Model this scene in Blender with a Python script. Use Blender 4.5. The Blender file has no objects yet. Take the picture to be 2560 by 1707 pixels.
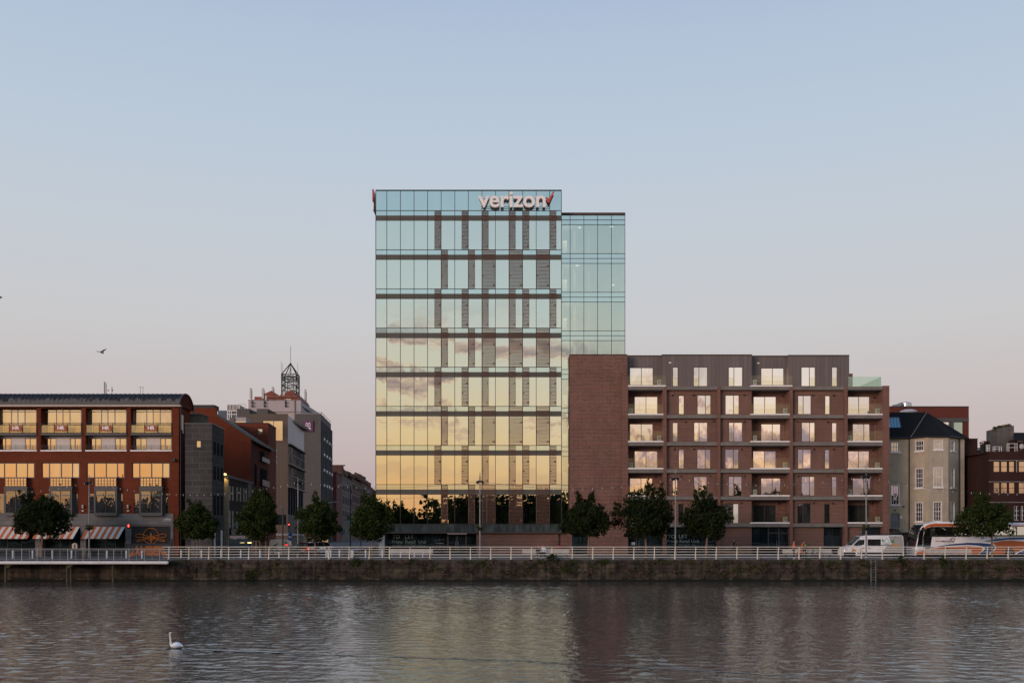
import bpy, math, random
from mathutils import Vector, Matrix
random.seed(7)
R = math.radians
scene = bpy.context.scene
COL = scene.collection
# ---- survey: one photo pixel (2560 wide) at distance d metres from the lens -> metres.  x right, y away from camera, z up
F, CX, HY, CZ = 2490.0, 1280.0, 1344.0, 2.0
def X(px, d): return (px - CX) * d / F
def Z(py, d): return CZ - (py - HY) * d / F
# the left street runs away at four degrees: distance along it of a pixel column, and its line on the ground
KS = -60681.0
def SD(px): return KS / (px - 1107.0)
def SX(d): return (-173.0 * d + KS) / F

# ------------------------------------------------------------------ mesh builder
class MB:
    def __init__(s): s.v = []; s.f = []; s.m = []
    def face(s, pts, mi=0):
        n = len(s.v); s.v.extend([tuple(p) for p in pts]); s.f.append(tuple(range(n, n + len(pts)))); s.m.append(mi)
    def box(s, x0, x1, y0, y1, z0, z1, mi=0):
        n = len(s.v)
        s.v += [(x0,y0,z0),(x1,y0,z0),(x1,y1,z0),(x0,y1,z0),(x0,y0,z1),(x1,y0,z1),(x1,y1,z1),(x0,y1,z1)]
        for q in ((0,1,5,4),(1,2,6,5),(2,3,7,6),(3,0,4,7),(4,5,6,7),(3,2,1,0)):
            s.f.append(tuple(n + i for i in q)); s.m.append(mi)
        return s
    def pbox(s, d, x0, y0, x1, y1, th=.1, mi=0):
        return s.box(X(x0,d), X(x1,d), d, d+th, Z(y1,d), Z(y0,d), mi)
    def prism(s, pts, y0, y1, mi=0, front=None):
        n = len(pts); b = len(s.v)
        s.v += [(p[0], y0, p[1]) for p in pts] + [(p[0], y1, p[1]) for p in pts]
        s.f.append(tuple(range(b, b+n))); s.m.append(mi if front is None else front)
        s.f.append(tuple(range(b+2*n-1, b+n-1, -1))); s.m.append(mi)
        for i in range(n):
            j = (i+1) % n
            s.f.append((b+i, b+n+i, b+n+j, b+j)); s.m.append(mi)
        return s
    def pprism(s, d, pts, th=.1, mi=0, front=None):
        return s.prism([(X(a,d), Z(b,d)) for a, b in pts], d, d+th, mi, front)
    def tube(s, p, q, r, n=6, r2=None, cap=True, mi=0):
        p, q = Vector(p), Vector(q); r2 = r if r2 is None else r2
        ax = q - p
        if ax.length < 1e-6: return s
        ax.normalize(); u = ax.orthogonal().normalized(); w = ax.cross(u)
        b = len(s.v)
        for c, rr in ((p, r), (q, r2)):
            for i in range(n):
                a = 2*math.pi*i/n
                s.v.append(tuple(c + u*(rr*math.cos(a)) + w*(rr*math.sin(a))))
        for i in range(n):
            j = (i+1) % n
            s.f.append((b+i, b+j, b+n+j, b+n+i)); s.m.append(mi)
        if cap:
            s.f.append(tuple(range(b+n-1, b-1, -1))); s.m.append(mi)
            s.f.append(tuple(range(b+n, b+2*n))); s.m.append(mi)
        return s
    def path(s, pts, r, n=5, mi=0):
        for a, b in zip(pts, pts[1:]): s.tube(a, b, r, n, mi=mi)
        return s
    def ell(s, c, rx, ry, rz, nu=10, nv=7, mi=0):
        b = len(s.v)
        s.v.append((c[0], c[1], c[2]-rz))
        for j in range(1, nv):
            t = -math.pi/2 + math.pi*j/nv
            for i in range(nu):
                a = 2*math.pi*i/nu
                s.v.append((c[0]+rx*math.cos(t)*math.cos(a), c[1]+ry*math.cos(t)*math.sin(a), c[2]+rz*math.sin(t)))
        s.v.append((c[0], c[1], c[2]+rz)); top = len(s.v)-1
        for i in range(nu):
            k = (i+1) % nu
            s.f.append((b, b+1+k, b+1+i)); s.m.append(mi)
            for j in range(nv-2):
                o = b+1+j*nu
                s.f.append((o+i, o+k, o+nu+k, o+nu+i)); s.m.append(mi)
            o = b+1+(nv-2)*nu
            s.f.append((o+i, o+k, top)); s.m.append(mi)
        return s
    def ring(s, c, r, t, axis='y', n=20, m=6, mi=0):      # torus
        b = len(s.v)
        for i in range(n):
            a = 2*math.pi*i/n
            for j in range(m):
                e = 2*math.pi*j/m
                rr = r + t*math.cos(e); h = t*math.sin(e)
                if axis == 'y': s.v.append((c[0]+rr*math.cos(a), c[1]+h, c[2]+rr*math.sin(a)))
                elif axis == 'z': s.v.append((c[0]+rr*math.cos(a), c[1]+rr*math.sin(a), c[2]+h))
                else: s.v.append((c[0]+h, c[1]+rr*math.cos(a), c[2]+rr*math.sin(a)))
        for i in range(n):
            for j in range(m):
                i2, j2 = (i+1) % n, (j+1) % m
                s.f.append((b+i*m+j, b+i2*m+j, b+i2*m+j2, b+i*m+j2)); s.m.append(mi)
        return s
    def wall(s, d, x0, y0, x1, y1, holes, th=.3, mi=0):   # front sheet with real openings and their reveals (pixel rectangles)
        xs = sorted({x0, x1} | {min(max(h[i], x0), x1) for h in holes for i in (0, 2)})
        ys = sorted({y0, y1} | {min(max(h[i], y0), y1) for h in holes for i in (1, 3)})
        for i in range(len(xs)-1):
            for j in range(len(ys)-1):
                cx, cy = (xs[i]+xs[i+1])/2, (ys[j]+ys[j+1])/2
                if any(h[0] < cx < h[2] and h[1] < cy < h[3] for h in holes): continue
                a, b, c, e = X(xs[i],d), X(xs[i+1],d), Z(ys[j+1],d), Z(ys[j],d)
                s.face([(a,d,c),(b,d,c),(b,d,e),(a,d,e)], mi)
        for h in holes:
            a, b, c, e = X(h[0],d), X(h[2],d), Z(h[3],d), Z(h[1],d); t = d + (h[4] if len(h) > 4 else th)
            s.face([(a,d,c),(a,t,c),(a,t,e),(a,d,e)], mi); s.face([(b,d,c),(b,d,e),(b,t,e),(b,t,c)], mi)
            s.face([(a,d,e),(a,t,e),(b,t,e),(b,d,e)], mi); s.face([(a,d,c),(b,d,c),(b,t,c),(a,t,c)], mi)
        return s
    def side(s, d0, d1, z0, z1, off=0.0, th=.06, mi=0, z0b=None, z1b=None):   # slab lying on the street-side wall line
        d0 += .005; z0b = z0 if z0b is None else z0b; z1b = z1 if z1b is None else z1b
        xa, xb = SX(d0)+off, SX(d1)+off; n = len(s.v)
        s.v += [(xa,d0,z0),(xb,d1,z0b),(xb,d1,z1b),(xa,d0,z1),(xa-th,d0,z0),(xb-th,d1,z0b),(xb-th,d1,z1b),(xa-th,d0,z1)]
        for q in ((0,1,2,3),(7,6,5,4),(0,3,7,4),(1,5,6,2),(3,2,6,7),(0,4,5,1)):
            s.f.append(tuple(n+i for i in q)); s.m.append(mi)
        return s
    def build(s, name, mat, parent=None, smooth=False, base=None):
        me = bpy.data.meshes.new(name)
        o = bpy.data.objects.new(name, me)
        off = Vector((0,0,0))
        if parent is not None:
            r = parent
            while r.parent: r = r.parent
            off = Vector(r.location)
        elif base is not None: off = Vector(base)
        me.from_pydata([tuple(Vector(v)-off) for v in s.v], [], s.f)
        for m in (mat if isinstance(mat, (list, tuple)) else [mat]): me.materials.append(m)
        if any(s.m): me.polygons.foreach_set('material_index', s.m)
        if smooth: me.polygons.foreach_set('use_smooth', [True]*len(s.f))
        me.update()
        COL.objects.link(o)
        if parent is not None: o.parent = parent
        elif base is not None: o.location = off
        return o

def tag(o, label, cat, group=None, kind=None):
    if label: o['label'] = label
    if cat: o['category'] = cat
    if group: o['group'] = group
    if kind: o['kind'] = kind
    return o
def thing(name, loc, label, cat, group=None):
    o = bpy.data.objects.new(name, None); COL.objects.link(o); o.location = loc; o.empty_display_size = .3
    return tag(o, label, cat, group)
def dup(root, loc, label, rz=None, sc=None, group=None):
    r = root.copy(); COL.objects.link(r); r.location = loc; r['label'] = label
    if rz is not None: r.rotation_euler.z = rz
    if sc is not None: r.scale = sc
    if group: r['group'] = group
    for ch in list(root.children):
        c = ch.copy(); COL.objects.link(c); c.parent = r
        for g in ch.children:
            e = g.copy(); COL.objects.link(e); e.parent = c
    return r
def structure(o): o['kind'] = 'structure'; return o

def text_mesh(s, bold=0.0, extrude=0.02, spacing=1.0):
    cu = bpy.data.curves.new('t', 'FONT'); cu.body = s; cu.extrude = extrude; cu.offset = bold; cu.resolution_u = 3; cu.space_character = spacing
    ob = bpy.data.objects.new('t', cu); COL.objects.link(ob)
    dg = bpy.context.evaluated_depsgraph_get(); dg.update()
    me = bpy.data.meshes.new_from_object(ob.evaluated_get(dg))
    vs = [tuple(v.co) for v in me.vertices]; fs = [tuple(p.vertices) for p in me.polygons]
    bpy.data.objects.remove(ob); bpy.data.curves.remove(cu); bpy.data.meshes.remove(me)
    return vs, fs
def text(s, d, x0, y0, x1, y1, name, mat, parent, bold=0.0, th=.01, base=None):   # lettering filling a pixel rectangle on the plane y = d
    vs, fs = text_mesh(s, bold, .5)
    a = min(v[0] for v in vs); b = max(v[0] for v in vs); c = min(v[1] for v in vs); e = max(v[1] for v in vs)
    m = MB()
    for v in vs:
        m.v.append((X(x0,d)+(v[0]-a)/(b-a)*(X(x1,d)-X(x0,d)), d-th*(v[2]+.5), Z(y1,d)+(v[1]-c)/(e-c)*(Z(y0,d)-Z(y1,d))))
    m.f = fs; m.m = [0]*len(fs)
    return m.build(name, mat, parent, base=base)

# ------------------------------------------------------------------ materials
MATS = {}
def nm(name):
    m = bpy.data.materials.new(name); m.use_nodes = True
    nt = m.node_tree; nt.nodes.clear()
    out = nt.nodes.new('ShaderNodeOutputMaterial')
    return m, nt, out
def N(nt, typ, ins=None, **kw):
    n = nt.nodes.new(typ)
    for k, v in kw.items(): setattr(n, k, v)
    for k, v in (ins or {}).items():
        if isinstance(v, bpy.types.NodeSocket): nt.links.new(v, n.inputs[k])
        else: n.inputs[k].default_value = v
    return n
def c4(c): return (c[0], c[1], c[2], 1)
def ramp(nt, fac, stops, interp='LINEAR'):
    n = N(nt, 'ShaderNodeValToRGB', {0: fac}); r = n.color_ramp; r.interpolation = interp
    while len(r.elements) < len(stops): r.elements.new(.5)
    for e, (p, c) in zip(r.elements, stops): e.position = p; e.color = c4(c) if len(c) == 3 else c
    return n.outputs[0]
def wpos(nt): return N(nt, 'ShaderNodeNewGeometry').outputs['Position']
def mapped(nt, v, sc): return N(nt, 'ShaderNodeMapping', {0: v, 'Scale': sc}).outputs[0]
def noise(nt, v, scale, detail=4, rough=.55): return N(nt, 'ShaderNodeTexNoise', {'Vector': v, 'Scale': scale, 'Detail': detail, 'Roughness': rough}).outputs[0]
def mixc(nt, f, a, b, mode='MIX'):
    n = N(nt, 'ShaderNodeMix', data_type='RGBA', blend_type=mode)
    for i, v in ((0, f), (6, a), (7, b)):
        if isinstance(v, bpy.types.NodeSocket): nt.links.new(v, n.inputs[i])
        else: n.inputs[i].default_value = v if i == 0 else c4(v)
    return n.outputs[2]
def math_(nt, op, a, b=0.0, clamp=False):
    n = N(nt, 'ShaderNodeMath', operation=op, use_clamp=clamp)
    for i, v in ((0, a), (1, b)):
        if isinstance(v, bpy.types.NodeSocket): nt.links.new(v, n.inputs[i])
        else: n.inputs[i].default_value = v
    return n.outputs[0]
def bsdf(nt, out, col, rough=.7, spec=.3, metal=0.0, normal=None):
    p = N(nt, 'ShaderNodeBsdfPrincipled', {'Roughness': rough, 'Metallic': metal, 'Specular IOR Level': spec})
    if isinstance(col, bpy.types.NodeSocket): nt.links.new(col, p.inputs['Base Color'])
    else: p.inputs['Base Color'].default_value = c4(col)
    if normal is not None: nt.links.new(normal, p.inputs['Normal'])
    nt.links.new(p.outputs[0], out.inputs[0]); return p
def plain(name, col, rough=.65, var=.18, scale=1.5, spec=.3, metal=0.0):
    m, nt, out = nm(name); p = wpos(nt)
    n1 = noise(nt, p, scale, 5); n2 = noise(nt, mapped(nt, p, (2.5, 2.5, .35)), 1.2, 3)
    f = math_(nt, 'ADD', math_(nt, 'MULTIPLY', n1, .6), math_(nt, 'MULTIPLY', n2, .4))
    cc = ramp(nt, f, [(.3, [c*(1-var) for c in col]), (.7, [min(1, c*(1+var)) for c in col])])
    bsdf(nt, out, cc, rough, spec, metal); return m
def brick(name, c1, c2, mort, w=.235, h=.078, ms=.012, dirt=.25, msm=.1):
    m, nt, out = nm(name); p = wpos(nt)
    s = N(nt, 'ShaderNodeSeparateXYZ', {0: p})
    u = math_(nt, 'ADD', s.outputs[0], math_(nt, 'MULTIPLY', s.outputs[1], .97))
    v = N(nt, 'ShaderNodeCombineXYZ', {0: u, 1: s.outputs[2]}).outputs[0]
    b = N(nt, 'ShaderNodeTexBrick', {'Vector': v, 'Color1': c4(c1), 'Color2': c4(c2), 'Mortar': c4(mort), 'Scale': 1.0, 'Mortar Size': ms, 'Mortar Smooth': msm, 'Brick Width': w, 'Row Height': h, 'Bias': -.1})
    n1 = noise(nt, mapped(nt, p, (1, 1, .6)), .55, 6, .6)
    n2 = noise(nt, mapped(nt, p, (5.2, 5.2, 16)), .9, 2)
    n3 = noise(nt, mapped(nt, p, (1, 1, 9)), .35, 2)
    f = math_(nt, 'ADD', math_(nt, 'ADD', math_(nt, 'MULTIPLY', n1, .5), math_(nt, 'MULTIPLY', n2, .28)), math_(nt, 'MULTIPLY', n3, .22))
    g = ramp(nt, f, [(.32, (1-dirt,)*3), (.68, (1+dirt,)*3)])
    c = mixc(nt, 1.0, b.outputs[0], g, 'MULTIPLY')
    bm = N(nt, 'ShaderNodeBump', {'Height': b.outputs['Fac'], 'Strength': .25, 'Distance': -.01})
    bsdf(nt, out, c, .9, .1, normal=bm.outputs[0]); return m
def blocks(name, c1, c2, mort, w, h, ms=.012, dirt=.2): return brick(name, c1, c2, mort, w, h, ms, dirt)
def panels(name, col, pitch, line, var=.1, rough=.5, metal=0.0):      # standing seams / boards: fine vertical joints
    m, nt, out = nm(name); p = wpos(nt); s = N(nt, 'ShaderNodeSeparateXYZ', {0: p})
    u = math_(nt, 'ADD', s.outputs[0], math_(nt, 'MULTIPLY', s.outputs[1], .97))
    k = math_(nt, 'DIVIDE', u, pitch)
    fr = math_(nt, 'FRACT', k); cell = math_(nt, 'FLOOR', k)
    l = math_(nt, 'LESS_THAN', fr, line)
    wn = N(nt, 'ShaderNodeTexWhiteNoise', {'W': cell}, noise_dimensions='1D').outputs[0]
    n1 = noise(nt, mapped(nt, p, (1.5, 1.5, .5)), .8, 5)
    g = ramp(nt, math_(nt, 'ADD', math_(nt, 'MULTIPLY', wn, .4), math_(nt, 'MULTIPLY', n1, .6)), [(.2, [c*(1-var) for c in col]), (.8, [c*(1+var) for c in col])])
    bsdf(nt, out, mixc(nt, l, g, [c*.35 for c in col]), rough, .35, metal); return m
def glow(name, col, st):
    m, nt, out = nm(name); e = N(nt, 'ShaderNodeEmission', {0: c4(col), 1: st}); nt.links.new(e.outputs[0], out.inputs[0]); return m
def mirror_glass(name, refl, tint, inner, see=None, wob=.012, rough=.0):
    # coated glazing: a strong tinted reflection over either a clear dark pane (see) or a dark room
    m, nt, out = nm(name); p = wpos(nt)
    h = noise(nt, mapped(nt, p, (.55, .55, .22)), 1.0, 2, .4)
    bm = N(nt, 'ShaderNodeBump', {'Height': h, 'Strength': 1.0, 'Distance': wob})
    gl = N(nt, 'ShaderNodeBsdfAnisotropic' if False else 'ShaderNodeBsdfGlossy', {'Color': c4(tint), 'Roughness': rough, 'Normal': bm.outputs[0]})
    if see: b = N(nt, 'ShaderNodeBsdfTransparent', {'Color': c4(see)})
    else:
        n2 = noise(nt, mapped(nt, p, (1.2, 1.2, .35)), .9, 2)
        b = N(nt, 'ShaderNodeBsdfDiffuse', {'Color': ramp(nt, n2, [(.4, inner), (.62, [c*2.2 for c in inner])])})
    lw = N(nt, 'ShaderNodeLayerWeight', {'Blend': .25}).outputs['Fresnel']
    f = math_(nt, 'MAXIMUM', refl, lw)
    mx = N(nt, 'ShaderNodeMixShader', {0: f, 1: b.outputs[0], 2: gl.outputs[0]})
    nt.links.new(mx.outputs[0], out.inputs[0]); return m
def clear_glass(name, see, refl=.12, tint=(.9,.95,.9)):
    m, nt, out = nm(name)
    gl = N(nt, 'ShaderNodeBsdfGlossy', {'Color': c4(tint), 'Roughness': .02})
    b = N(nt, 'ShaderNodeBsdfTransparent', {'Color': c4(see)})
    mx = N(nt, 'ShaderNodeMixShader', {0: refl, 1: b.outputs[0], 2: gl.outputs[0]})
    nt.links.new(mx.outputs[0], out.inputs[0]); return m

G_TOWER = mirror_glass('coated_tower_glass', .70, (.90,.93,.86), None, see=(.34,.38,.35), wob=.007)
G_SPAN  = mirror_glass('coated_spandrel_glass', .66, (.76,.88,.86), (.03,.045,.045))
G_STAIR = mirror_glass('stair_tower_glass', .60, (.86,.93,.86), None, see=(.55,.60,.55))
G_WIN   = mirror_glass('window_glass', .84, (1.0,.93,.93), (.012,.012,.014), wob=.02)
G_WIN2  = mirror_glass('curtained_window_glass', .76, (1.0,.93,.92), (.24,.215,.19), wob=.025)
G_WIN3  = mirror_glass('darker_window_glass', .70, (.98,.91,.92), (.012,.012,.014), wob=.03)
G_GOLD  = mirror_glass('warm_window_glass', .60, (1.0,.84,.66), (.012,.012,.012), wob=.025)
G_GOLD2 = mirror_glass('warm_blind_glass', .52, (1.0,.84,.66), (.16,.13,.09), wob=.03)
G_DIM   = mirror_glass('dim_window_glass', .28, (.9,.88,.85), (.02,.021,.023), wob=.02)
G_SHOP  = mirror_glass('dark_shop_glass', .10, (.8,.9,.95), (.008,.012,.014), wob=.01)
G_DARK  = plain('shaded_glass', (.016,.018,.022), .95, .3, 1.2, 0.0)
G_BAL   = clear_glass('balustrade_glass', (.975,.97,.925), .03, (.92,.85,.68))
BR_APT  = brick('multi_red_brick', (.140,.062,.046), (.078,.034,.027), (.225,.155,.13), w=.30, h=.155, ms=.02, dirt=.24)
BR_APT2 = brick('pier_red_brick', (.14,.058,.043), (.09,.037,.028), (.215,.142,.118), w=.30, h=.155, ms=.022, dirt=.22)
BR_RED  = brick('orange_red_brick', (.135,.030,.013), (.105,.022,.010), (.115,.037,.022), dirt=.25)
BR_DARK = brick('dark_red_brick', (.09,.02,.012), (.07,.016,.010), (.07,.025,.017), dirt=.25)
BR_BRN  = brick('brown_brick', (.042,.018,.015), (.032,.015,.013), (.036,.02,.017), dirt=.22)
BR_PUB  = brick('black_painted_brick', (.03,.026,.026), (.024,.021,.021), (.03,.027,.027))
BR_SCR  = plain('screen_brick', (.115,.062,.047), .85, .3, 6)
ZINC    = panels('dark_zinc_cladding', (.125,.100,.094), .46, .05, .16, .55)
CONC    = plain('precast_concrete', (.15,.136,.124), .85, .22, 1.3)
WHITE   = plain('white_edge_paint', (.74,.70,.68), .5, .06)
BAND    = plain('bronze_grey_metal', (.075,.07,.06), .5, .06)
MULL    = plain('dark_mullion_metal', (.025,.024,.023), .5, .08)
FRB     = plain('brown_window_frame', (.07,.045,.034), .5, .1)
FRG     = plain('slate_grey_frame', (.06,.061,.066), .5, .1)
FRL     = plain('light_grey_frame', (.22,.21,.215), .5, .1)
FRW     = plain('white_sash_paint', (.62,.60,.58), .5, .08)
BLACK   = plain('black_metal', (.012,.012,.013), .5, .2)
SLATEB  = blocks('slate_block', (.056,.053,.052), (.043,.041,.041), (.085,.082,.079), 1.5, .62, .03, .25)
STONE   = blocks('grey_stone_cladding', (.16,.152,.152), (.13,.124,.125), (.10,.098,.1), 1.1, .55, .02, .22)
RENDER  = plain('cream_render', (.35,.298,.225), .85, .2, .9)
RENDG   = plain('grey_render', (.085,.078,.077), .8, .14, .5)
RENDW   = plain('white_render', (.36,.315,.32), .75, .1, .5)
ROOFS   = blocks('slate_roofing', (.011,.011,.012), (.008,.008,.009), (.006,.006,.006), .5, .22, .02, .3)
TERR    = plain('weathered_brick_terrace', (.075,.035,.028), .85, .35, 2.5)
TERR2   = plain('grey_rendered_terrace', (.085,.078,.075), .85, .3, 2)
STEEL   = plain('galvanised_steel', (.20,.21,.22), .45, .15, spec=.5, metal=.4)
TANK    = plain('silver_tank_metal', (.45,.47,.5), .3, .1, metal=.8)
RAILW   = plain('cream_rail_paint', (.68,.60,.49), .5, .14, 6)
BENCH   = plain('weathered_bench_timber', (.40,.37,.335), .7, .2, 5)
BOLL    = plain('pale_bollard_paint', (.56,.56,.58), .5, .12, 4)
POLE    = plain('grey_pole_paint', (.20,.195,.19), .4, .15, 3)
BRONZE  = plain('verdigris_bronze', (.03,.055,.05), .5, .3, 6)
TIMB    = plain('wet_timber_pile', (.07,.055,.035), .8, .4, 3)
LETW    = plain('white_letter_face', (.76,.71,.69), .5, .05)
LETR    = plain('red_letter_face', (.48,.045,.035), .45, .05)
LETG    = plain('green_grey_vinyl', (.16,.21,.18), .6, .1)
DOORG   = plain('grey_door_paint', (.16,.165,.18), .6, .1)
AWNO    = plain('awning_orange', (.42,.12,.045), .8, .1)
AWNW    = plain('awning_white', (.52,.49,.46), .8, .08)
MURO    = plain('mural_orange', (.40,.12,.02), .7, .15)
MURD    = plain('mural_black', (.016,.015,.017), .7, .2)
HOARD   = plain('hoarding_slate', (.04,.041,.048), .7, .15)
BANN    = plain('rust_banner_cloth', (.30,.085,.035), .8, .08)
BULB    = plain('milky_bulb', (.5,.49,.46), .3, .05)
CABLE   = plain('black_cable', (.015,.015,.015), .6, .1)
RUBBER  = plain('black_rubber', (.012,.012,.012), .8, .2)
INTW    = plain('pale_room_wall', (.42,.42,.38), .8, .1)
INTD    = plain('dim_room_floor', (.16,.16,.15), .8, .15)
# ------------------------------------------------------------------ camera (level, with a vertical shift lens)
cam = bpy.data.cameras.new('camera'); cam.sensor_width = 36; cam.lens = 36 * F / 2560
cam.shift_y = (HY - 853.5) / 2560; cam.clip_start = .5; cam.clip_end = 6000
co = bpy.data.objects.new('camera', cam); COL.objects.link(co); co.location = (0, 0, CZ); co.rotation_euler = (R(90), 0, 0)
scene.camera = co
scene.view_settings.view_transform = 'Standard'; scene.view_settings.look = 'None'
scene.view_settings.exposure = 0; scene.view_settings.gamma = 1

# ------------------------------------------------------------------ dusk sky: pale blue with a pink belt ahead, the after-glow and broken cloud behind the camera
SUN_EL, SUN_AZ = R(7), R(222)
w = bpy.data.worlds.new('World'); scene.world = w; w.use_nodes = True
nt = w.node_tree; nt.nodes.clear()
wo = nt.nodes.new('ShaderNodeOutputWorld')
dirv = N(nt, 'ShaderNodeTexCoord').outputs['Generated']
sp = N(nt, 'ShaderNodeSeparateXYZ', {0: dirv}); dx, dy, dz = sp.outputs
def srgb(r, g, b):
    f = lambda c: c/12.92 if c <= .04045 else ((c+.055)/1.055)**2.4
    return (f(r/255), f(g/255), f(b/255))
front = ramp(nt, math_(nt, 'MULTIPLY', dz, 1.6), [
    (0.0, srgb(172,148,150)), (.055, srgb(184,163,163)), (.13, srgb(193,178,177)), (.22, srgb(198,189,189)), (.32, srgb(200,199,201)),
    (.46, srgb(194,202,211)), (.62, srgb(184,199,216)), (.80, srgb(170,188,213)), (1.0, srgb(150,175,207))])
back = ramp(nt, math_(nt, 'MULTIPLY', dz, 2.5), [
    (0.0, (1.15,.54,.20)), (.06, (1.12,.58,.245)), (.16, (1.09,.68,.315)), (.26, (1.06,.80,.48)), (.40, (.90,.83,.68)),
    (.60, (.70,.81,.84)), (.80, (.57,.72,.84)), (1.0, (.42,.57,.76))])
# broken cloud bank low over the after-glow
az = math_(nt, 'DIVIDE', dx, math_(nt, 'MAXIMUM', math_(nt, 'ABSOLUTE', dy), .2))
cv = N(nt, 'ShaderNodeCombineXYZ', {0: math_(nt, 'MULTIPLY', az, 5.5), 1: 3.7, 2: math_(nt, 'MULTIPLY', dz, 24.0)}).outputs[0]
cn = math_(nt, 'ADD', math_(nt, 'MULTIPLY', math_(nt, 'SUBTRACT', noise(nt, cv, 1.0, 8, .60), .5), 1.9), .5)
side = math_(nt, 'MULTIPLY_ADD', az, .13)
side.node.inputs[1].default_value = .50
side.node.inputs[2].default_value = .03
cn2 = math_(nt, 'ADD', cn, side)
cm = ramp(nt, cn2, [(.50, (0,0,0)), (.56, (.7,.7,.7)), (.68, (1,1,1))])
band = ramp(nt, math_(nt, 'ADD', math_(nt, 'MULTIPLY', dz, 4.0), math_(nt, 'MULTIPLY', math_(nt, 'MAXIMUM', az, 0.0), 1.3)), [(.0, (.1,)*3), (.38, (.22,)*3), (.47, (.9,)*3), (.76, (1.,)*3), (.86, (.2,)*3), (.95, (0,)*3)])
cf = math_(nt, 'MULTIPLY', cm, band)
cc = ramp(nt, cn2, [(.50, (1.15,.70,.42)), (.57, (.66,.44,.37)), (.69, (.31,.25,.29))])
pink = ramp(nt, math_(nt, 'MULTIPLY_ADD', dx, 1.0), [(.0, (0,0,0)), (1.0, (1,1,1))])
pink.node.inputs[0].links[0].from_node.inputs[1].default_value = 1.75
pink.node.inputs[0].links[0].from_node.inputs[2].default_value = .12
back2 = mixc(nt, pink, back, ramp(nt, math_(nt, 'MULTIPLY', dz, 2.5), [
    (0.0, (.95,.50,.34)), (.08, (1.0,.66,.46)), (.18, (1.0,.80,.66)), (.34, (.92,.86,.80)), (.55, (.66,.74,.76)), (1.0, (.34,.46,.62))]))
backc = mixc(nt, cf, back2, cc)
bl = ramp(nt, math_(nt, 'MULTIPLY_ADD', dy, .5), [(.30, (1,1,1)), (.64, (0,0,0))])
bl.node.inputs[0].links[0].from_node.inputs[1].default_value = .5
bl.node.inputs[0].links[0].from_node.inputs[2].default_value = .5
zen = ramp(nt, dz, [(.45, (0,0,0)), (.85, (1,1,1))])
sky = mixc(nt, zen, mixc(nt, bl, front, backc), srgb(128,158,198))
low = ramp(nt, math_(nt, 'MULTIPLY_ADD', dz, 10.0), [(.0, (1,1,1)), (.5, (0,0,0))])
low.node.inputs[0].links[0].from_node.inputs[1].default_value = 10.0
low.node.inputs[0].links[0].from_node.inputs[2].default_value = .5
sky = mixc(nt, low, sky, (.05,.048,.045))
bg1 = N(nt, 'ShaderNodeBackground', {0: sky, 1: 1.0})
tex = N(nt, 'ShaderNodeTexSky', sky_type='NISHITA', sun_disc=False, sun_elevation=R(1.0), sun_rotation=SUN_AZ, dust_density=2.0)
bg2 = N(nt, 'ShaderNodeBackground', {0: tex.outputs[0], 1: .012})
ad = N(nt, 'ShaderNodeAddShader', {0: bg1.outputs[0], 1: bg2.outputs[0]})
nt.links.new(ad.outputs[0], wo.inputs[0])

sl = bpy.data.lights.new('sun', 'SUN'); sl.energy = 2.3; sl.angle = R(22); sl.color = (1.0, .74, .62)
so = bpy.data.objects.new('sun', sl); COL.objects.link(so); so.location = (-60, -60, 40)
sdir = Vector((math.sin(SUN_AZ)*math.cos(SUN_EL), math.cos(SUN_AZ)*math.cos(SUN_EL), math.sin(SUN_EL)))
so.rotation_euler = (-sdir).to_track_quat('-Z', 'Y').to_euler()

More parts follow.
